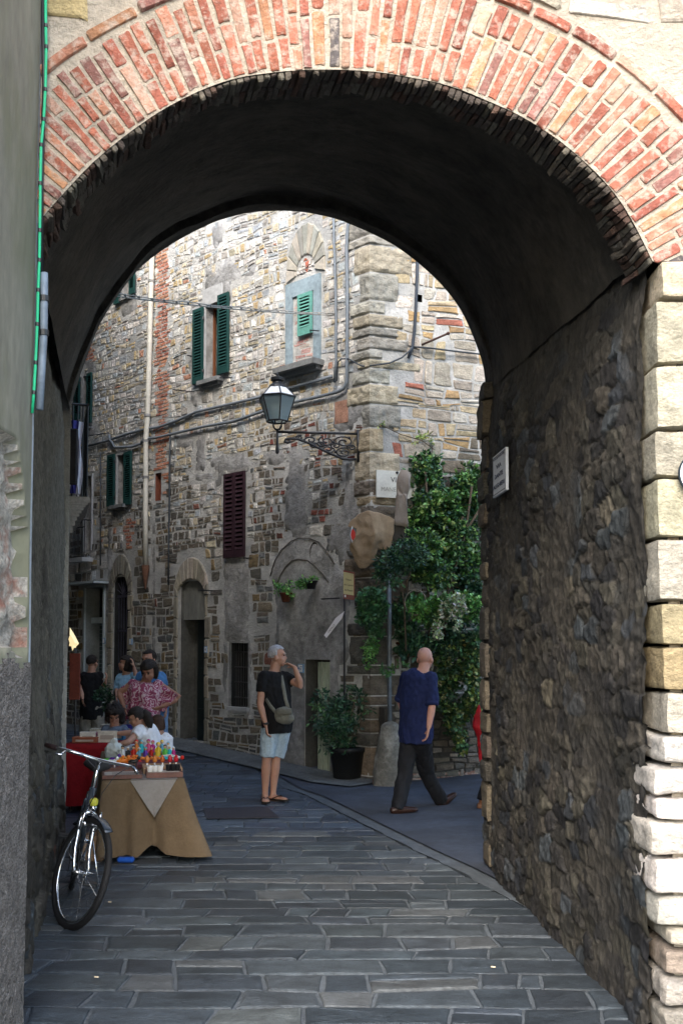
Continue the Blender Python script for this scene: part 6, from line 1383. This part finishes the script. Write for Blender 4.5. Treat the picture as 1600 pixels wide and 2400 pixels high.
# ------------------------------------------------------------ stalls
random.seed(17)
ZT1 = .62
def onZ(px, py, z): d = ray(px, py); t = (z-CAMZ)/d.z; return EYE+d*t
FL = onZ(240, 1832, ZT1); FRt = onZ(431, 1827, ZT1); DB = Vector((-.235, 1, 0)).normalized(); LT = 2.3
EX = (FRt-FL); EX.z = 0; WT = EX.length; EX.normalize()
def T(a, b, z=0): return Vector((FL.x, FL.y, 0))+EX*a*WT+DB*b+Vector((0, 0, ZT1+z))
tb = empty('toy_stall_table', Vector((T(.5, 1.1).x, T(.5, 1.1).y, 0)), 'long low trestle table of toys under a tan sacking cloth beside the bicycle', 'table')
q = MB(); q.quadbox([T(.02, .02, -.03), T(.98, .02, -.03), T(.98, LT-.02, -.03), T(.02, LT-.02, -.03)], (0, 0, .025)); q.build('tabletop', M_wood, tb)
for a in (.08, .92):
    for b_ in (.12, LT-.15): q = MB(); c = T(a, b_); q.tube([Vector((c.x, c.y, 0)), Vector((c.x, c.y, ZT1-.03))], .018, 8); q.build('leg', M_iron, tb)
per = []; NPn = 26
for k in range(NPn): per.append((k/NPn, 0, (0, -1)))
for k in range(60): per.append((1, LT*k/60, (1, 0)))
for k in range(NPn): per.append((1-k/NPn, LT, (0, 1)))
for k in range(60): per.append((0, LT*(1-k/60), (-1, 0)))
vs = []; NR = 24; n = len(per)
def outd(i):
    a, b_, d = per[i]; s = Vector((0, 0, 0))
    for j in range(-5, 6): dd = per[(i+j) % n][2]; s += EX*dd[0]+DB*dd[1]
    return s.normalized()
for j in range(NR+1):
    t = j/NR
    for i, (a, b_, d) in enumerate(per):
        p = T(a, b_, .006); o = outd(i)
        s = i*.0; fold = .03*sin(i*.62+1)+.016*sin(i*1.37)+.03*noise.noise(Vector((i*.35, 2, 0)))
        cornR = math.exp(-((i-NPn)/3.5)**2); front = 1 if i < NPn else 0
        hem = .03+.02*noise.noise(Vector((i*.4, 0, 0)))+(.075*math.exp(-((a-.62)/.12)**2) if i < NPn and a < .9 else 0)
        z = ZT1+.006-(ZT1-hem)*t; out_ = t*(.02+fold*1.3)+.24*cornR*t**1.2+(.01 if t > 0 else 0)
        if t < .05: out_ *= t/.05
        p = Vector((p.x, p.y, z))+o*out_+EX*(.05*cornR*t); vs.append(p+Vector((0, .004*noise.noise(p*14), 0)))
fs = [(j*n+i, (j+1)*n+i, (j+1)*n+(i+1) % n, j*n+(i+1) % n) for j in range(NR) for i in range(n)]; fs.append(tuple(range(n)))
q = MB(); q.add(vs, fs); q.f = q.f
o = q.build('table_cloth', M_burl, None, True); tag(o, 'tan sacking cloth draped to the paving over the toy table', 'tablecloth')
q = MB(); A, B_, C_ = onZ(309, 1829, ZT1), onZ(417, 1826, ZT1), None
def trif(s, t):
    p = T(.35+.57*s, 0); c = T(.66, 0); x = p.lerp(c, t); dz = .29*t
    return Vector((x.x, x.y-.035-.035*t-.012*sin(s*7+t*3)*t, ZT1+.012-dz-(.004)))
q.grid(trif, 14, 14); q.grid(lambda s, t: T(.35+.57*s, -.03+.5*t, .012), 6, 6); o = q.build('linen_cloth', mat('grey_linen', (.34, .32, .30), rough=.95, bump=.4, bscale=80, weave=90, var=.1), None, True); tag(o, 'grey linen cloth hanging in a point over the front of the toy table', 'cloth')
q = MB(); c = T(.30, -.1); q.box((c.x, c.y-.02, .03), (.13, .06, .04), bev=.012); tag(q.build('blue_tray', mat('blue_plastic', (.02, .10, .45), rough=.3, bump=0)), 'bright blue plastic tray peeping out under the hem of the tan cloth', 'tray')
q = MB(); c = T(-.06, .05); q.box((c.x-.02, c.y+.1, .1), (.16, .3, .2), bev=.01); tag(q.build('cardboard_box', mat('cardboard', (.26, .16, .09))), 'small cardboard box on the ground between the bicycle and the tan cloth', 'box')
M_rose = mat('rosewood', (.11, .035, .025), rough=.4, bump=.15, bscale=8, var=.35, stretch=(1, 6, 1), spec=.5)
M_lwd = mat('light_wood', (.38, .24, .14), rough=.5, bump=.15, bscale=8, var=.25, stretch=(1, 6, 1))
M_felt = mat('pale_field', (.42, .36, .30), bump=.1, var=.1)
def tbox(name, a0, a1, b0, b1, h, z, m, label, cat='box', inner=None, rim=.012):
    e = empty(name, T((a0+a1)/2, (b0+b1)/2, z), label, cat); q = MB()
    q.quadbox([T(a0, b0, z), T(a1, b0, z), T(a1, b1, z), T(a0, b1, z)], (0, 0, h)); q.build('base', m, e)
    q = MB(); r = rim; ra = r/WT
    for A0, A1, B0, B1 in ((a0, a1, b0, b0+r), (a0, a1, b1-r, b1), (a0, a0+ra, b0+r, b1-r), (a1-ra, a1, b0+r, b1-r)): q.quadbox([T(A0, B0, z+h), T(A1, B0, z+h), T(A1, B1, z+h), T(A0, B1, z+h)], (0, 0, .012))
    q.build('rim', m, e)
    if inner: q = MB(); q.quadbox([T(a0+ra*1.5, b0+r*1.5, z+h+.0005), T(a1-ra*1.5, b0+r*1.5, z+h+.0005), T(a1-ra*1.5, b1-r*1.5, z+h+.0005), T(a0+ra*1.5, b1-r*1.5, z+h+.0005)], (0, 0, .003)); q.build('inlay', inner, e)
    return e
e = tbox('game_board', .0, .49, .01, .34, .018, .016, M_rose, 'wooden game board with pale ruled field at the near left of the toy table', 'board game', M_felt)
q = MB()
for k in range(6): q.quadbox([T(.12+.0*k, .07+.035*k, .0395), T(.40, .07+.035*k, .0395), T(.40, .075+.035*k, .0395), T(.12, .075+.035*k, .0395)], (0, 0, .0008))
q.build('ruled_lines', mat('ink', (.08, .06, .06), bump=0), e)
e = tbox('game_box', .54, .99, .02, .27, .03, .016, M_rose, 'dark red-brown game box holding white and black cups at the near right', 'board game', M_felt)
e = tbox('light_wood_box', .52, 1.02, .30, .62, .035, .016, M_lwd, 'light wooden box of spinning tops behind the cup box', 'box', M_lwd)
e = tbox('dark_red_board', .45, .97, .68, 1.05, .02, .016, mat('maroon_board', (.12, .02, .035), rough=.4), 'large maroon board behind the spinning tops', 'board')
e = tbox('doll_tray', .05, .45, .42, .85, .03, .016, M_rose, 'dark tray of orange and black toys behind the game board on the toy table', 'tray', M_rose)
M_cupw = mat('white_cup', (.75, .74, .72), rough=.4, bump=0, var=.05); M_cupb = mat('black_cup', (.01, .01, .012), rough=.3, bump=0, var=0)
def cupobj(a, b_, m, col, which):
    c = T(a, b_, .05); q = MB(); q.tube([c, c+up3*.005, c+up3*.045, c+up3*.05, c+up3*.046], [.02, .021, .024, .024, .018], 14); o = q.build('cup', m, None, True)
    tag(o, '%s %s cup of three in the dark game box' % (which, col), 'cup', '%s cups in the game box' % col)
for k, wh in enumerate(('left', 'middle', 'right')): cupobj(.59+.065*k, .15, M_cupw, 'white', wh); cupobj(.83+.055*k, .2, M_cupb, 'black', wh)
tops = [(.60, (.55, .20, .05), 'orange-tan'), (.70, (.55, .19, .04), 'amber'), (.80, (.50, .12, .03), 'red-orange'), (.90, (.48, .02, .03), 'crimson'), (.98, (.45, .01, .02), 'deep red')]
for a, c_, nm in tops:
    c = T(a-.02, .50, .055); e = empty('spinning_top', c, '%s wooden spinning top with white foot on the light wood box' % nm, 'toy', 'spinning tops on the light wood box')
    q = MB(); q.tube([c+up3*.03, c+up3*.05, c+up3*.075, c+up3*.09], [.014, .02, .015, .005], 12); q.build('body', mat('lacquer_'+nm.replace('-', '_'), c_, rough=.3, bump=0, var=.05), e, True)
    q = MB(); q.tube([c, c+up3*.012, c+up3*.03], [.016, .007, .007], 10); q.build('foot', M_cupw, e, True)
cols = {'red': (.55, .02, .01), 'yellow': (.7, .48, .03), 'sky blue': (.15, .42, .55), 'green': (.12, .5, .06), 'pink': (.65, .08, .2), 'orange': (.7, .2, .03), 'white': (.7, .7, .66), 'black': (.02, .02, .02), 'purple': (.12, .03, .3), 'turquoise': (.02, .45, .5), 'magenta': (.5, .02, .2)}
def cm(n): return mat('paint_'+n.replace(' ', '_'), cols[n], rough=.4, bump=0, var=.06)
M_face = mat('wood_face', (.6, .38, .22), rough=.5, bump=0, var=.05)
def doll(p, h, dress, hair_, where, kind=0):
    e = empty('doll', p, '%s peg doll with %s hair %s' % (dress, hair_, where), 'doll', 'painted peg dolls on the toy table')
    q = MB(); q.tube([p, p+up3*h*.06, p+up3*h*.35, p+up3*h*.62, p+up3*h*.7], [h*.2, h*.21, h*.17, h*.11, h*.06], 14); q.build('dress', cm(dress), e, True)
    q = MB(); q.ball(p+up3*h*.8, (h*.13, h*.13, h*.14), 12, 8); q.build('head', M_face, e, True)
    q = MB(); q.ball(p+up3*h*.84+Vector((0, h*.03, 0)), (h*.15, h*.14, h*.15), 12, 8); q.tube([p+up3*h*.85+Vector((0, .05*h, 0)), p+up3*h*.55+Vector((0, .13*h, 0))], [h*.1, h*.05], 8); q.build('hair', cm(hair_), e, True)
    for s in (-1, 1): q = MB(); q.tube([p+EX*s*h*.11+up3*h*.6, p+EX*s*h*.2+up3*h*.45+Vector((0, -.05*h, 0)), p+EX*s*h*.15+up3*h*.33+Vector((0, -.1*h, 0))], h*.04, 6); q.build('arm', cm(dress), e, True)
row = [(.30, 'white', 'black'), (.38, 'black', 'white'), (.46, 'red', 'black'), (.54, 'sky blue', 'white'), (.63, 'purple', 'turquoise'), (.72, 'red', 'pink'), (.82, 'yellow', 'yellow'), (.92, 'green', 'black'), (.99, 'turquoise', 'white'), (1.05, 'magenta', 'white')]
names = ['at the left end of the front row', 'second from the left in the front row', 'third from the left in the front row', 'fourth from the left in the front row', 'in the middle of the front row', 'right of the purple doll', 'tall in the right half of the row', 'next to the tall yellow doll', 'second from the right end of the row', 'at the right end of the front row']
for (a, d_, h_), nm in zip(row, names): doll(T(a, 1.62+random.uniform(-.04, .04), .008), .115*random.uniform(.8, 1.1) if d_ != 'yellow' else .145, d_, h_, nm)
for (a, d_, h_), nm in zip([(.50, 'orange', 'red'), (.60, 'turquoise', 'sky blue'), (.69, 'pink', 'magenta'), (.77, 'magenta', 'pink'), (.88, 'sky blue', 'yellow'), (1.0, 'white', 'sky blue')], ['at the left of the back row', 'raised in the back row', 'in the middle of the back row', 'beside the pink one in the back row', 'right of centre in the back row', 'at the right of the back row']): doll(T(a+random.uniform(-.02, .02), 1.86, .03), .12*random.uniform(.85, 1.1), d_, h_, nm)
lying = [(.16, 1.25, 'green', .22, 'bright green leaf-shaped toy'), (.30, 1.3, 'yellow', .14, 'yellow stick toy'), (.40, 1.4, 'red', .1, 'small red lying toy'), (.50, 1.28, 'orange', .26, 'long orange puppet limb'), (.68, 1.32, 'black', .14, 'dark lying puppet'), (.78, 1.25, 'orange', .1, 'orange round-ended toy'), (.86, 1.3, 'turquoise', .12, 'turquoise lying toy'), (.98, 1.4, 'white', .24, 'pale curved stick toy'), (.22, 1.12, 'pink', .12, 'pink lying toy'), (.36, 1.1, 'white', .16, 'white lying toy'), (.44, 1.05, 'pink', .1, 'small pink ball-headed toy'), (.33, 1.02, 'yellow', .1, 'yellow ball-headed toy')]
for a, b_, c_, L, lab in lying:
    p = T(a, b_, .03); d = (EX*random.uniform(.6, 1)+DB*random.uniform(-.4, .4)).normalized(); e = empty('wooden_toy', p, lab+' lying on the toy table', 'toy', 'wooden toys lying on the toy table')
    q = MB(); q.tube([p-d*L/2, p-d*L*.3, p+up3*.012, p+d*L*.3, p+d*L/2], [.006, .018, .014, .016, .006], 10); q.build('body', cm(c_), e, True)
    q = MB(); q.ball(p+d*L/2, .02, 10, 8); q.build('knob', cm(random.choice(['orange', 'black', 'red', 'white'])), e, True)
for a, b_, c_, nm in ((.12, .52, 'white', 'white'), (.20, .60, 'orange', 'orange'), (.27, .60, 'orange', 'middle orange'), (.34, .62, 'orange', 'rear orange'), (.40, .5, 'black', 'black'), (.38, .6, 'orange', 'large orange'), (.15, .7, 'purple', 'purple')):
    p = T(a, b_, .05); e = empty('carved_animal', p, nm+' carved animal standing in the dark tray on the left', 'toy', 'carved animals in the dark tray')
    q = MB(); q.tube([p+EX*-.04+up3*.04, p+EX*-.02+up3*.045, p+EX*.02+up3*.045, p+EX*.035+up3*.06], [.01, .02, .018, .012], 10); q.ball(p+EX*.045+up3*.075, .016, 10, 8); q.build('body', cm(c_), e, True)
    for s in (-.03, .025):
        for r in (-.01, .01): q = MB(); q.tube([p+EX*s+DB*r, p+EX*s+DB*r+up3*.035], .006, 6); q.build('leg', cm(c_), e, True)
# plastic bag
p = T(.18, 1.7, .0); q = MB(); q.ball(p+up3*.07, (.09, .07, .08), 16, 12); q.ball(p+up3*.15, (.04, .035, .04), 10, 8); o = fuse(q, 'plastic_bag', mat('milky_plastic', (.5, .53, .5), rough=.25, bump=0, var=.1), None, .008, 2, .02, 22); tag(o, 'crumpled milky plastic bag at the left of the front doll row', 'bag')
# white cloth table and red cloth table
def cloth_table(name, c0, ex, w, dpt, zt, m, lab_t, lab_c, hem=.03):
    ex = Vector(ex).normalized(); dy = Vector((-ex.y, ex.x, 0)); e = empty(name, Vector((c0.x, c0.y, gz(c0.x, c0.y))), lab_t, 'table'); P = lambda a, b_: Vector((c0.x, c0.y, 0))+ex*a+dy*b_
    q = MB(); q.quadbox([P(.02, .02)+up3*(zt-.03), P(w-.02, .02)+up3*(zt-.03), P(w-.02, dpt-.02)+up3*(zt-.03), P(.02, dpt-.02)+up3*(zt-.03)], (0, 0, .025)); q.build('tabletop', M_wood, e)
    for a in (.06, w-.06):
        for b_ in (.06, dpt-.06): q = MB(); q.tube([P(a, b_)+up3*gz(*P(a, b_).xy), P(a, b_)+up3*(zt-.03)], .018, 8); q.build('leg', M_iron, e)
    pr = [(w*k/12, 0, (0, -1)) for k in range(12)]+[(w, dpt*k/24, (1, 0)) for k in range(24)]+[(w*(1-k/12), dpt, (0, 1)) for k in range(12)]+[(0, dpt*(1-k/24), (-1, 0)) for k in range(24)]
    vs = []; n = len(pr)
    for j in range(13):
        t = j/12
        for i, (a, b_, d) in enumerate(pr):
            p = P(a, b_); o = ex*d[0]+dy*d[1]; g_ = gz(p.x, p.y); vs.append(p+o*(.008+t*(.03+.02*sin(i*.9)))+up3*(zt+.004-(zt-g_-hem)*t))
    q = MB(); q.add(vs, [(j*n+i, (j+1)*n+i, (j+1)*n+(i+1) % n, j*n+(i+1) % n) for j in range(12) for i in range(n)]+[tuple(range(n))]); o = q.build('table_cloth', m, None, True); tag(o, lab_c, 'tablecloth')
    return P
c0 = onZ(204, 1757, .62); cloth_table('small_table', c0, (1, .0, 0), .42, .55, .62, mat('white_table_cloth', (.62, .63, .66), rough=.9, bump=.2, var=.08), 'small table between the red stall and the dolls', 'white cloth on the small table between the red stall and the dolls', .05)
c0 = onZ(150, 1745, .68); RP = cloth_table('book_stall_table', c0, (1, -.05, 0), .50, 2.3, .68, mat('red_table_cloth', (.26, .008, .012), rough=.9, bump=.3, var=.15), 'long stall table with books and boxes along the left wall', 'deep red cloth hanging to the ground over the book stall', .06)
items = [(.05, .10, .26, .16, .05, (.30, .10, .05), 'brown open case', 'at the front of the red stall'), (.30, .16, .2, .03, .11, (.62, .58, .5), 'cream upright board', 'at the right front of the red stall'), (.12, .14, .16, .05, .10, (.66, .62, .55), 'white leaning card', 'in the brown case'), (.05, .42, .24, .2, .06, (.30, .02, .12), 'plum-coloured box', 'in the middle of the red stall'), (.36, .42, .14, .12, .07, (.05, .22, .42), 'blue box', 'right of the cream board'),
         (.04, .75, .26, .14, .08, (.5, .47, .38), 'stack of cream books', 'behind the plum box'), (.34, .72, .14, .2, .04, (.14, .02, .12), 'purple flat case', 'at the right edge of the red stall'), (.06, 1.1, .2, .14, .1, (.45, .42, .36), 'grey tray', 'at the back of the red stall'), (.33, 1.1, .08, .08, .1, (.04, .04, .3), 'dark blue tin', 'near the back of the red stall'), (.12, 1.3, .08, .08, .12, (.55, .02, .02), 'small red tin', 'near the back left of the red stall'), (.36, 1.45, .1, .1, .2, (.35, .08, .03), 'amber wooden jar', 'at the far right of the red stall'), (.08, 1.65, .2, .16, .16, (.14, .05, .04), 'dark wooden casket', 'at the far left of the red stall'), (.3, 1.85, .16, .12, .2, (.4, .1, .05), 'red-brown box on edge', 'at the far end of the red stall')]
for a, b_, w_, d_, h_, c_, nm, wh in items:
    e = empty('stall_box', RP(a+w_/2, b_+d_/2)+up3*.685, nm+' '+wh, 'box', 'boxes and books on the red stall'); q = MB(); P0 = RP(a+w_/2, b_+d_/2)+up3*(.686+h_/2); q.box(P0, (w_, d_, h_), bev=.006); m_ = mat('box_'+nm.replace(' ', '_').replace('-', '_'), c_, rough=.6, bump=.1, var=.2); q.build('box', m_, e)
    q = MB(); q.box(P0+up3*(h_/2+.004), (w_*1.03, d_*1.03, .012), bev=.003); q.build('lid', m_, e)
    q = MB(); q.box(P0+Vector((0, -d_/2-.002, 0)), (w_*.7, .003, h_*.4)); q.build('paper_label', M_felt, e)
# lamp with pointed cream shade over the red-brown board
Yb = 11.3; a0 = at(176, 1640, Yb); a1 = at(176, 1531, Yb)
e = empty('red_board', Vector((a0.x, Yb, a0.z)), 'tall red-brown board standing behind the left jamb above the red stall', 'board'); q = MB(); q.box(((a0.x+a1.x)/2, Yb, (a0.z+a1.z)/2), (.115, .03, a1.z-a0.z), bev=.004); q.build('panel', mat('redbrown_board', (.16, .035, .02), rough=.7, bump=.2), e)
q = MB(); q.tube([Vector((a0.x, Yb+.03, gz(a0.x, Yb))), Vector((a0.x, Yb+.03, a1.z))], .012, 8); q.build('stand', M_iron, e)
e = empty('lit_lamp', a1, 'glowing cream lamp with a pointed shade on top of the red-brown board', 'lamp')
m_sh = mat('lit_shade', (.7, .6, .4), bump=0, var=0, emit=(1.0, .78, .40, .22)); c = at(172, 1500, Yb)
q = MB(); Pp = [at(*z7(*p), Yb) for p in ((240, 75), (280, 140), (320, 218), (295, 245), (288, 270), (268, 292), (262, 262), (268, 245), (232, 238), (238, 205), (226, 180), (238, 150))]; n = len(Pp); cc = sum(Pp, Vector())/n
vs = []
for w in (-.05, 0, .05): vs += [cc+(p-cc)*(1 if w == 0 else .55)+Vector((0, w, 0)) for p in Pp]
q.add(vs, [(k*n+i, k*n+(i+1) % n, (k+1)*n+(i+1) % n, (k+1)*n+i) for k in (0, 1) for i in range(n)]+[tuple(range(n-1, -1, -1)), tuple(range(2*n, 3*n))]); q.build('shade', m_sh, e)
q = MB(); q.tube([a1, a1+up3*.06], .025, 10); q.build('burner', M_iron, e)
mb = MB(); leaves(mb, [(at(*z7(548, 700), 13.5), (.1, .1, .16))], 300, .06, g_dark); e = empty('street_plant', Vector((at(*z7(548, 700), 13.5).x, 13.5, gz(-2.5, 13.5))), 'dark leafy plant standing beyond the woman in the black tank top', 'plant'); mb.build('foliage', M_leaf, e); c = e.location; q = MB(); q.tube([c, c+up3*.5], .09, 12); q.build('pot', MATS['black_plastic_pot'], e, True)

# ------------------------------------------------------------ bicycle
M_chr = mat('chrome', (.75, .77, .8), rough=.16, metal=1, bump=0, var=0); M_tyre = mat('tyre', (.012, .012, .013), rough=.7, bump=.3, bscale=120); M_frm = mat('dark_bike_paint', (.035, .045, .06), rough=.25, bump=0, spec=.7)
cf = onG(188, 2176)+Vector((-.11, .06, 0)); cr_ = onG(197, 2103)+Vector((-.11, .06, 0)); hd_ = Vector((cf.x-cr_.x, cf.y-cr_.y, 0)).normalized(); cr_ = cf-hd_*1.03
lean = radians(11); sd3 = Vector((-hd_.y, hd_.x, 0))          # left of the rider
upb = (up3*cos(lean)+sd3*sin(lean)); latb = hd_.cross(upb)*-1
def Bk(x, y, z): return cr_+hd_*x+latb*y+upb*z
bike = empty('bicycle', cr_, 'chrome and dark city bicycle leaning by the left passage wall with its front wheel turned', 'bicycle')
Rw = .318; WB = 1.03; ht0, ht1 = Vector((.885, 0, .60)), Vector((.835, 0, .80)); sax = (ht1-ht0).normalized()
steer = radians(27)
def St(p): return Matrix.Rotation(steer, 4, sax) @ (Vector(p)-ht0)+ht0
F = lambda x, y, z: Bk(*St((x, y, z)))
def wheel(fn, cx_, name):
    e2 = MB(); n = 48; e2.tube([fn(cx_+Rw*cos(2*pi*k/n), 0, Rw+.005+Rw*sin(2*pi*k/n)) for k in range(n)], [(.019, .021)]*n, 10, closed=True); w = e2.build(name, M_tyre, bike, True)
    e2 = MB(); e2.tube([fn(cx_+(Rw-.026)*cos(2*pi*k/n), 0, Rw+.005+(Rw-.026)*sin(2*pi*k/n)) for k in range(n)], [(.011, .011)]*n, 8, closed=True); e2.build('rim', M_chr, w, True)
    for k in range(28):
        a = 2*pi*k/28; s = .025 if k % 2 else -.025; e2 = MB(); h = a+(.5 if k % 4 < 2 else -.5); e2.tube([fn(cx_+.02*cos(h), s, Rw+.005+.02*sin(h)), fn(cx_+(Rw-.03)*cos(a), 0, Rw+.005+(Rw-.03)*sin(a))], .0013, 4); e2.build('spoke', M_chr, w)
    e2 = MB(); e2.tube([fn(cx_, -.05, Rw+.005), fn(cx_, .05, Rw+.005)], .014, 10); e2.tube([fn(cx_, -.028, Rw+.005), fn(cx_, -.022, Rw+.005)], .026, 12); e2.tube([fn(cx_, .022, Rw+.005), fn(cx_, .028, Rw+.005)], .026, 12); e2.build('hub', M_chr, w, True)
    return w
wheel(Bk, 0, 'rear_wheel'); wheel(F, WB, 'front_wheel')
q = MB(); BB = (.44, 0, .28); ST = (.30, 0, .74)
for A, B_, r in ((BB, ST, .016), (tuple(ht0), BB, .019), (tuple(ht1-sax*.02), (.345, 0, .60), .016), (tuple(ht0-sax*.03), tuple(ht1+sax*.01), .021)): q.tube([Bk(*A), Bk(*B_)], r, 10)
for s in (-1, 1): q.tube([Bk(0, s*.06, Rw), Bk(.42, s*.03, .28)], .01, 8); q.tube([Bk(0, s*.06, Rw), Bk(.31, s*.03, .66)], .008, 8)
q.build('frame', M_frm, bike, True)
q = MB()
for s in (-1, 1): q.tube([F(.90, s*.045, .655-.0), F(.905, s*.05, .60), F(.95, s*.05, .45), F(.99, s*.05, .38), F(WB, s*.05, Rw+.005)], [.014, .014, .012, .011, .009], 10)
q.tube([F(.90, -.045, .655), F(.893, 0, .668), F(.90, .045, .655)], .016, 10); q.build('fork', M_chr, bike, True)
q = MB(); a_ = ht1; q.tube([F(.838, 0, .79), F(.815, 0, .90), F(.80, 0, .965)], .0125, 10); q.tube([F(.80, 0, .955), F(.83, 0, .985), F(.87, 0, .99)], .013, 10); q.build('stem', M_chr, bike, True)
hb_ = [(.66, .30, .985), (.74, .285, .99), (.80, .24, .995), (.85, .15, .995), (.87, .06, .99), (.87, -.06, .99), (.85, -.15, .995), (.80, -.24, .995), (.74, -.285, .99), (.66, -.30, .985)]
q = MB(); q.tube([F(*p) for p in hb_], .011, 10); q.build('handlebar', M_chr, bike, True)
for s in (-1, 1):
    q = MB(); q.tube([F(.64, s*.302, .984), F(.66, s*.30, .985), F(.75, s*.282, .99)], .0165, 10); q.build('grip', mat('brown_rubber_grip', (.03, .015, .015), rough=.6), bike, True)
    q = MB(); q.tube([F(.80, s*.25, .985), F(.83, s*.275, .965), F(.76, s*.31, .95), (F(.70, s*.325, .95))], [.01, .008, .006, .006], 8); q.build('brake_lever', M_chr, bike, True)
    q = MB(); q.tube([F(.81, s*.23, .99), F(.90, s*.17, 1.0), F(.95, s*.06, .93), F(.93, s*.02, .80), F(.91, s*.03, .70)], .003, 6); q.build('brake_cable', M_iron, bike, True)
    q = MB(); q.tube([F(.93, s*.05, .56), F(.945, s*.06, .62), F(.94, s*.05, .69)], .008, 8); q.box(F(.94, s*.035, .60), (.03, .03, .03), bev=.006); q.build('brake_arm', M_chr, bike, True)
q = MB(); n = 14; g0 = [F(WB+(Rw+.03)*cos(t), 0, Rw+(Rw+.03)*sin(t)) for t in [radians(60+k*6) for k in range(14)]]; q.tube(g0, [(.026, .003)]*14, 8, ref=latb); q.build('front_mudguard', M_frm, bike, True)
q = MB(); g0 = [Bk((Rw+.03)*cos(t), 0, Rw+(Rw+.03)*sin(t)) for t in [radians(40+k*9) for k in range(16)]]; q.tube(g0, [(.028, .003)]*16, 8, ref=latb); q.build('rear_mudguard', M_frm, bike, True)
q = MB(); q.box(F(.905, .0, .735), (.05, .05, .05), bev=.012); q.build('front_lamp', mat('yellow_lamp_housing', (.5, .5, .06), rough=.4), bike, True)
q = MB(); q.tube([F(.90, 0, .70), F(.935, 0, .70)], .018, 10); q.build('bell', M_chr, bike, True)
q = MB(); c = (.27, 0, .86); vs = [(.40, 0, .865, .02, .02), (.34, 0, .87, .03, .025), (.27, 0, .872, .06, .03), (.20, 0, .88, .095, .035), (.14, 0, .885, .09, .03), (.12, 0, .885, .04, .02)]
q.tube([Bk(x, y, z) for x, y, z, a, b_ in vs], [(a, b_) for *_, a, b_ in vs], 14, ref=latb); q.build('saddle', M_tyre, bike, True)
q = MB(); q.tube([Bk(*ST), Bk(.27, 0, .86)], .0125, 10); q.build('seat_post', M_chr, bike, True)
q = MB(); 
for s, dx, dz in ((1, .12, -.12), (-1, -.12, .12)): q.tube([Bk(.44, s*.05, .28), Bk(.44+dx, s*.07, .28+dz)], .009, 8)
q.tube([Bk(.44, -.05, .28), Bk(.44, .05, .28)], .016, 10); n = 30; q.tube([Bk(.44+.085*cos(2*pi*k/n), -.045, .28+.085*sin(2*pi*k/n)) for k in range(n)], [(.004, .006)]*n, 6, closed=True); q.build('crankset', M_iron, bike, True)
for s, dx, dz in ((1, .12, -.12), (-1, -.12, .12)): q = MB(); q.box(Bk(.44+dx, s*.11, .28+dz), (.08, .09, .022), Matrix((hd_, latb, upb)).transposed(), bev=.005); q.build('pedal', M_iron, bike)
q = MB(); q.tube([Bk(.02, .07, .36), Bk(.09, .20, .0)], .007, 8); q.build('kickstand', M_chr, bike, True)
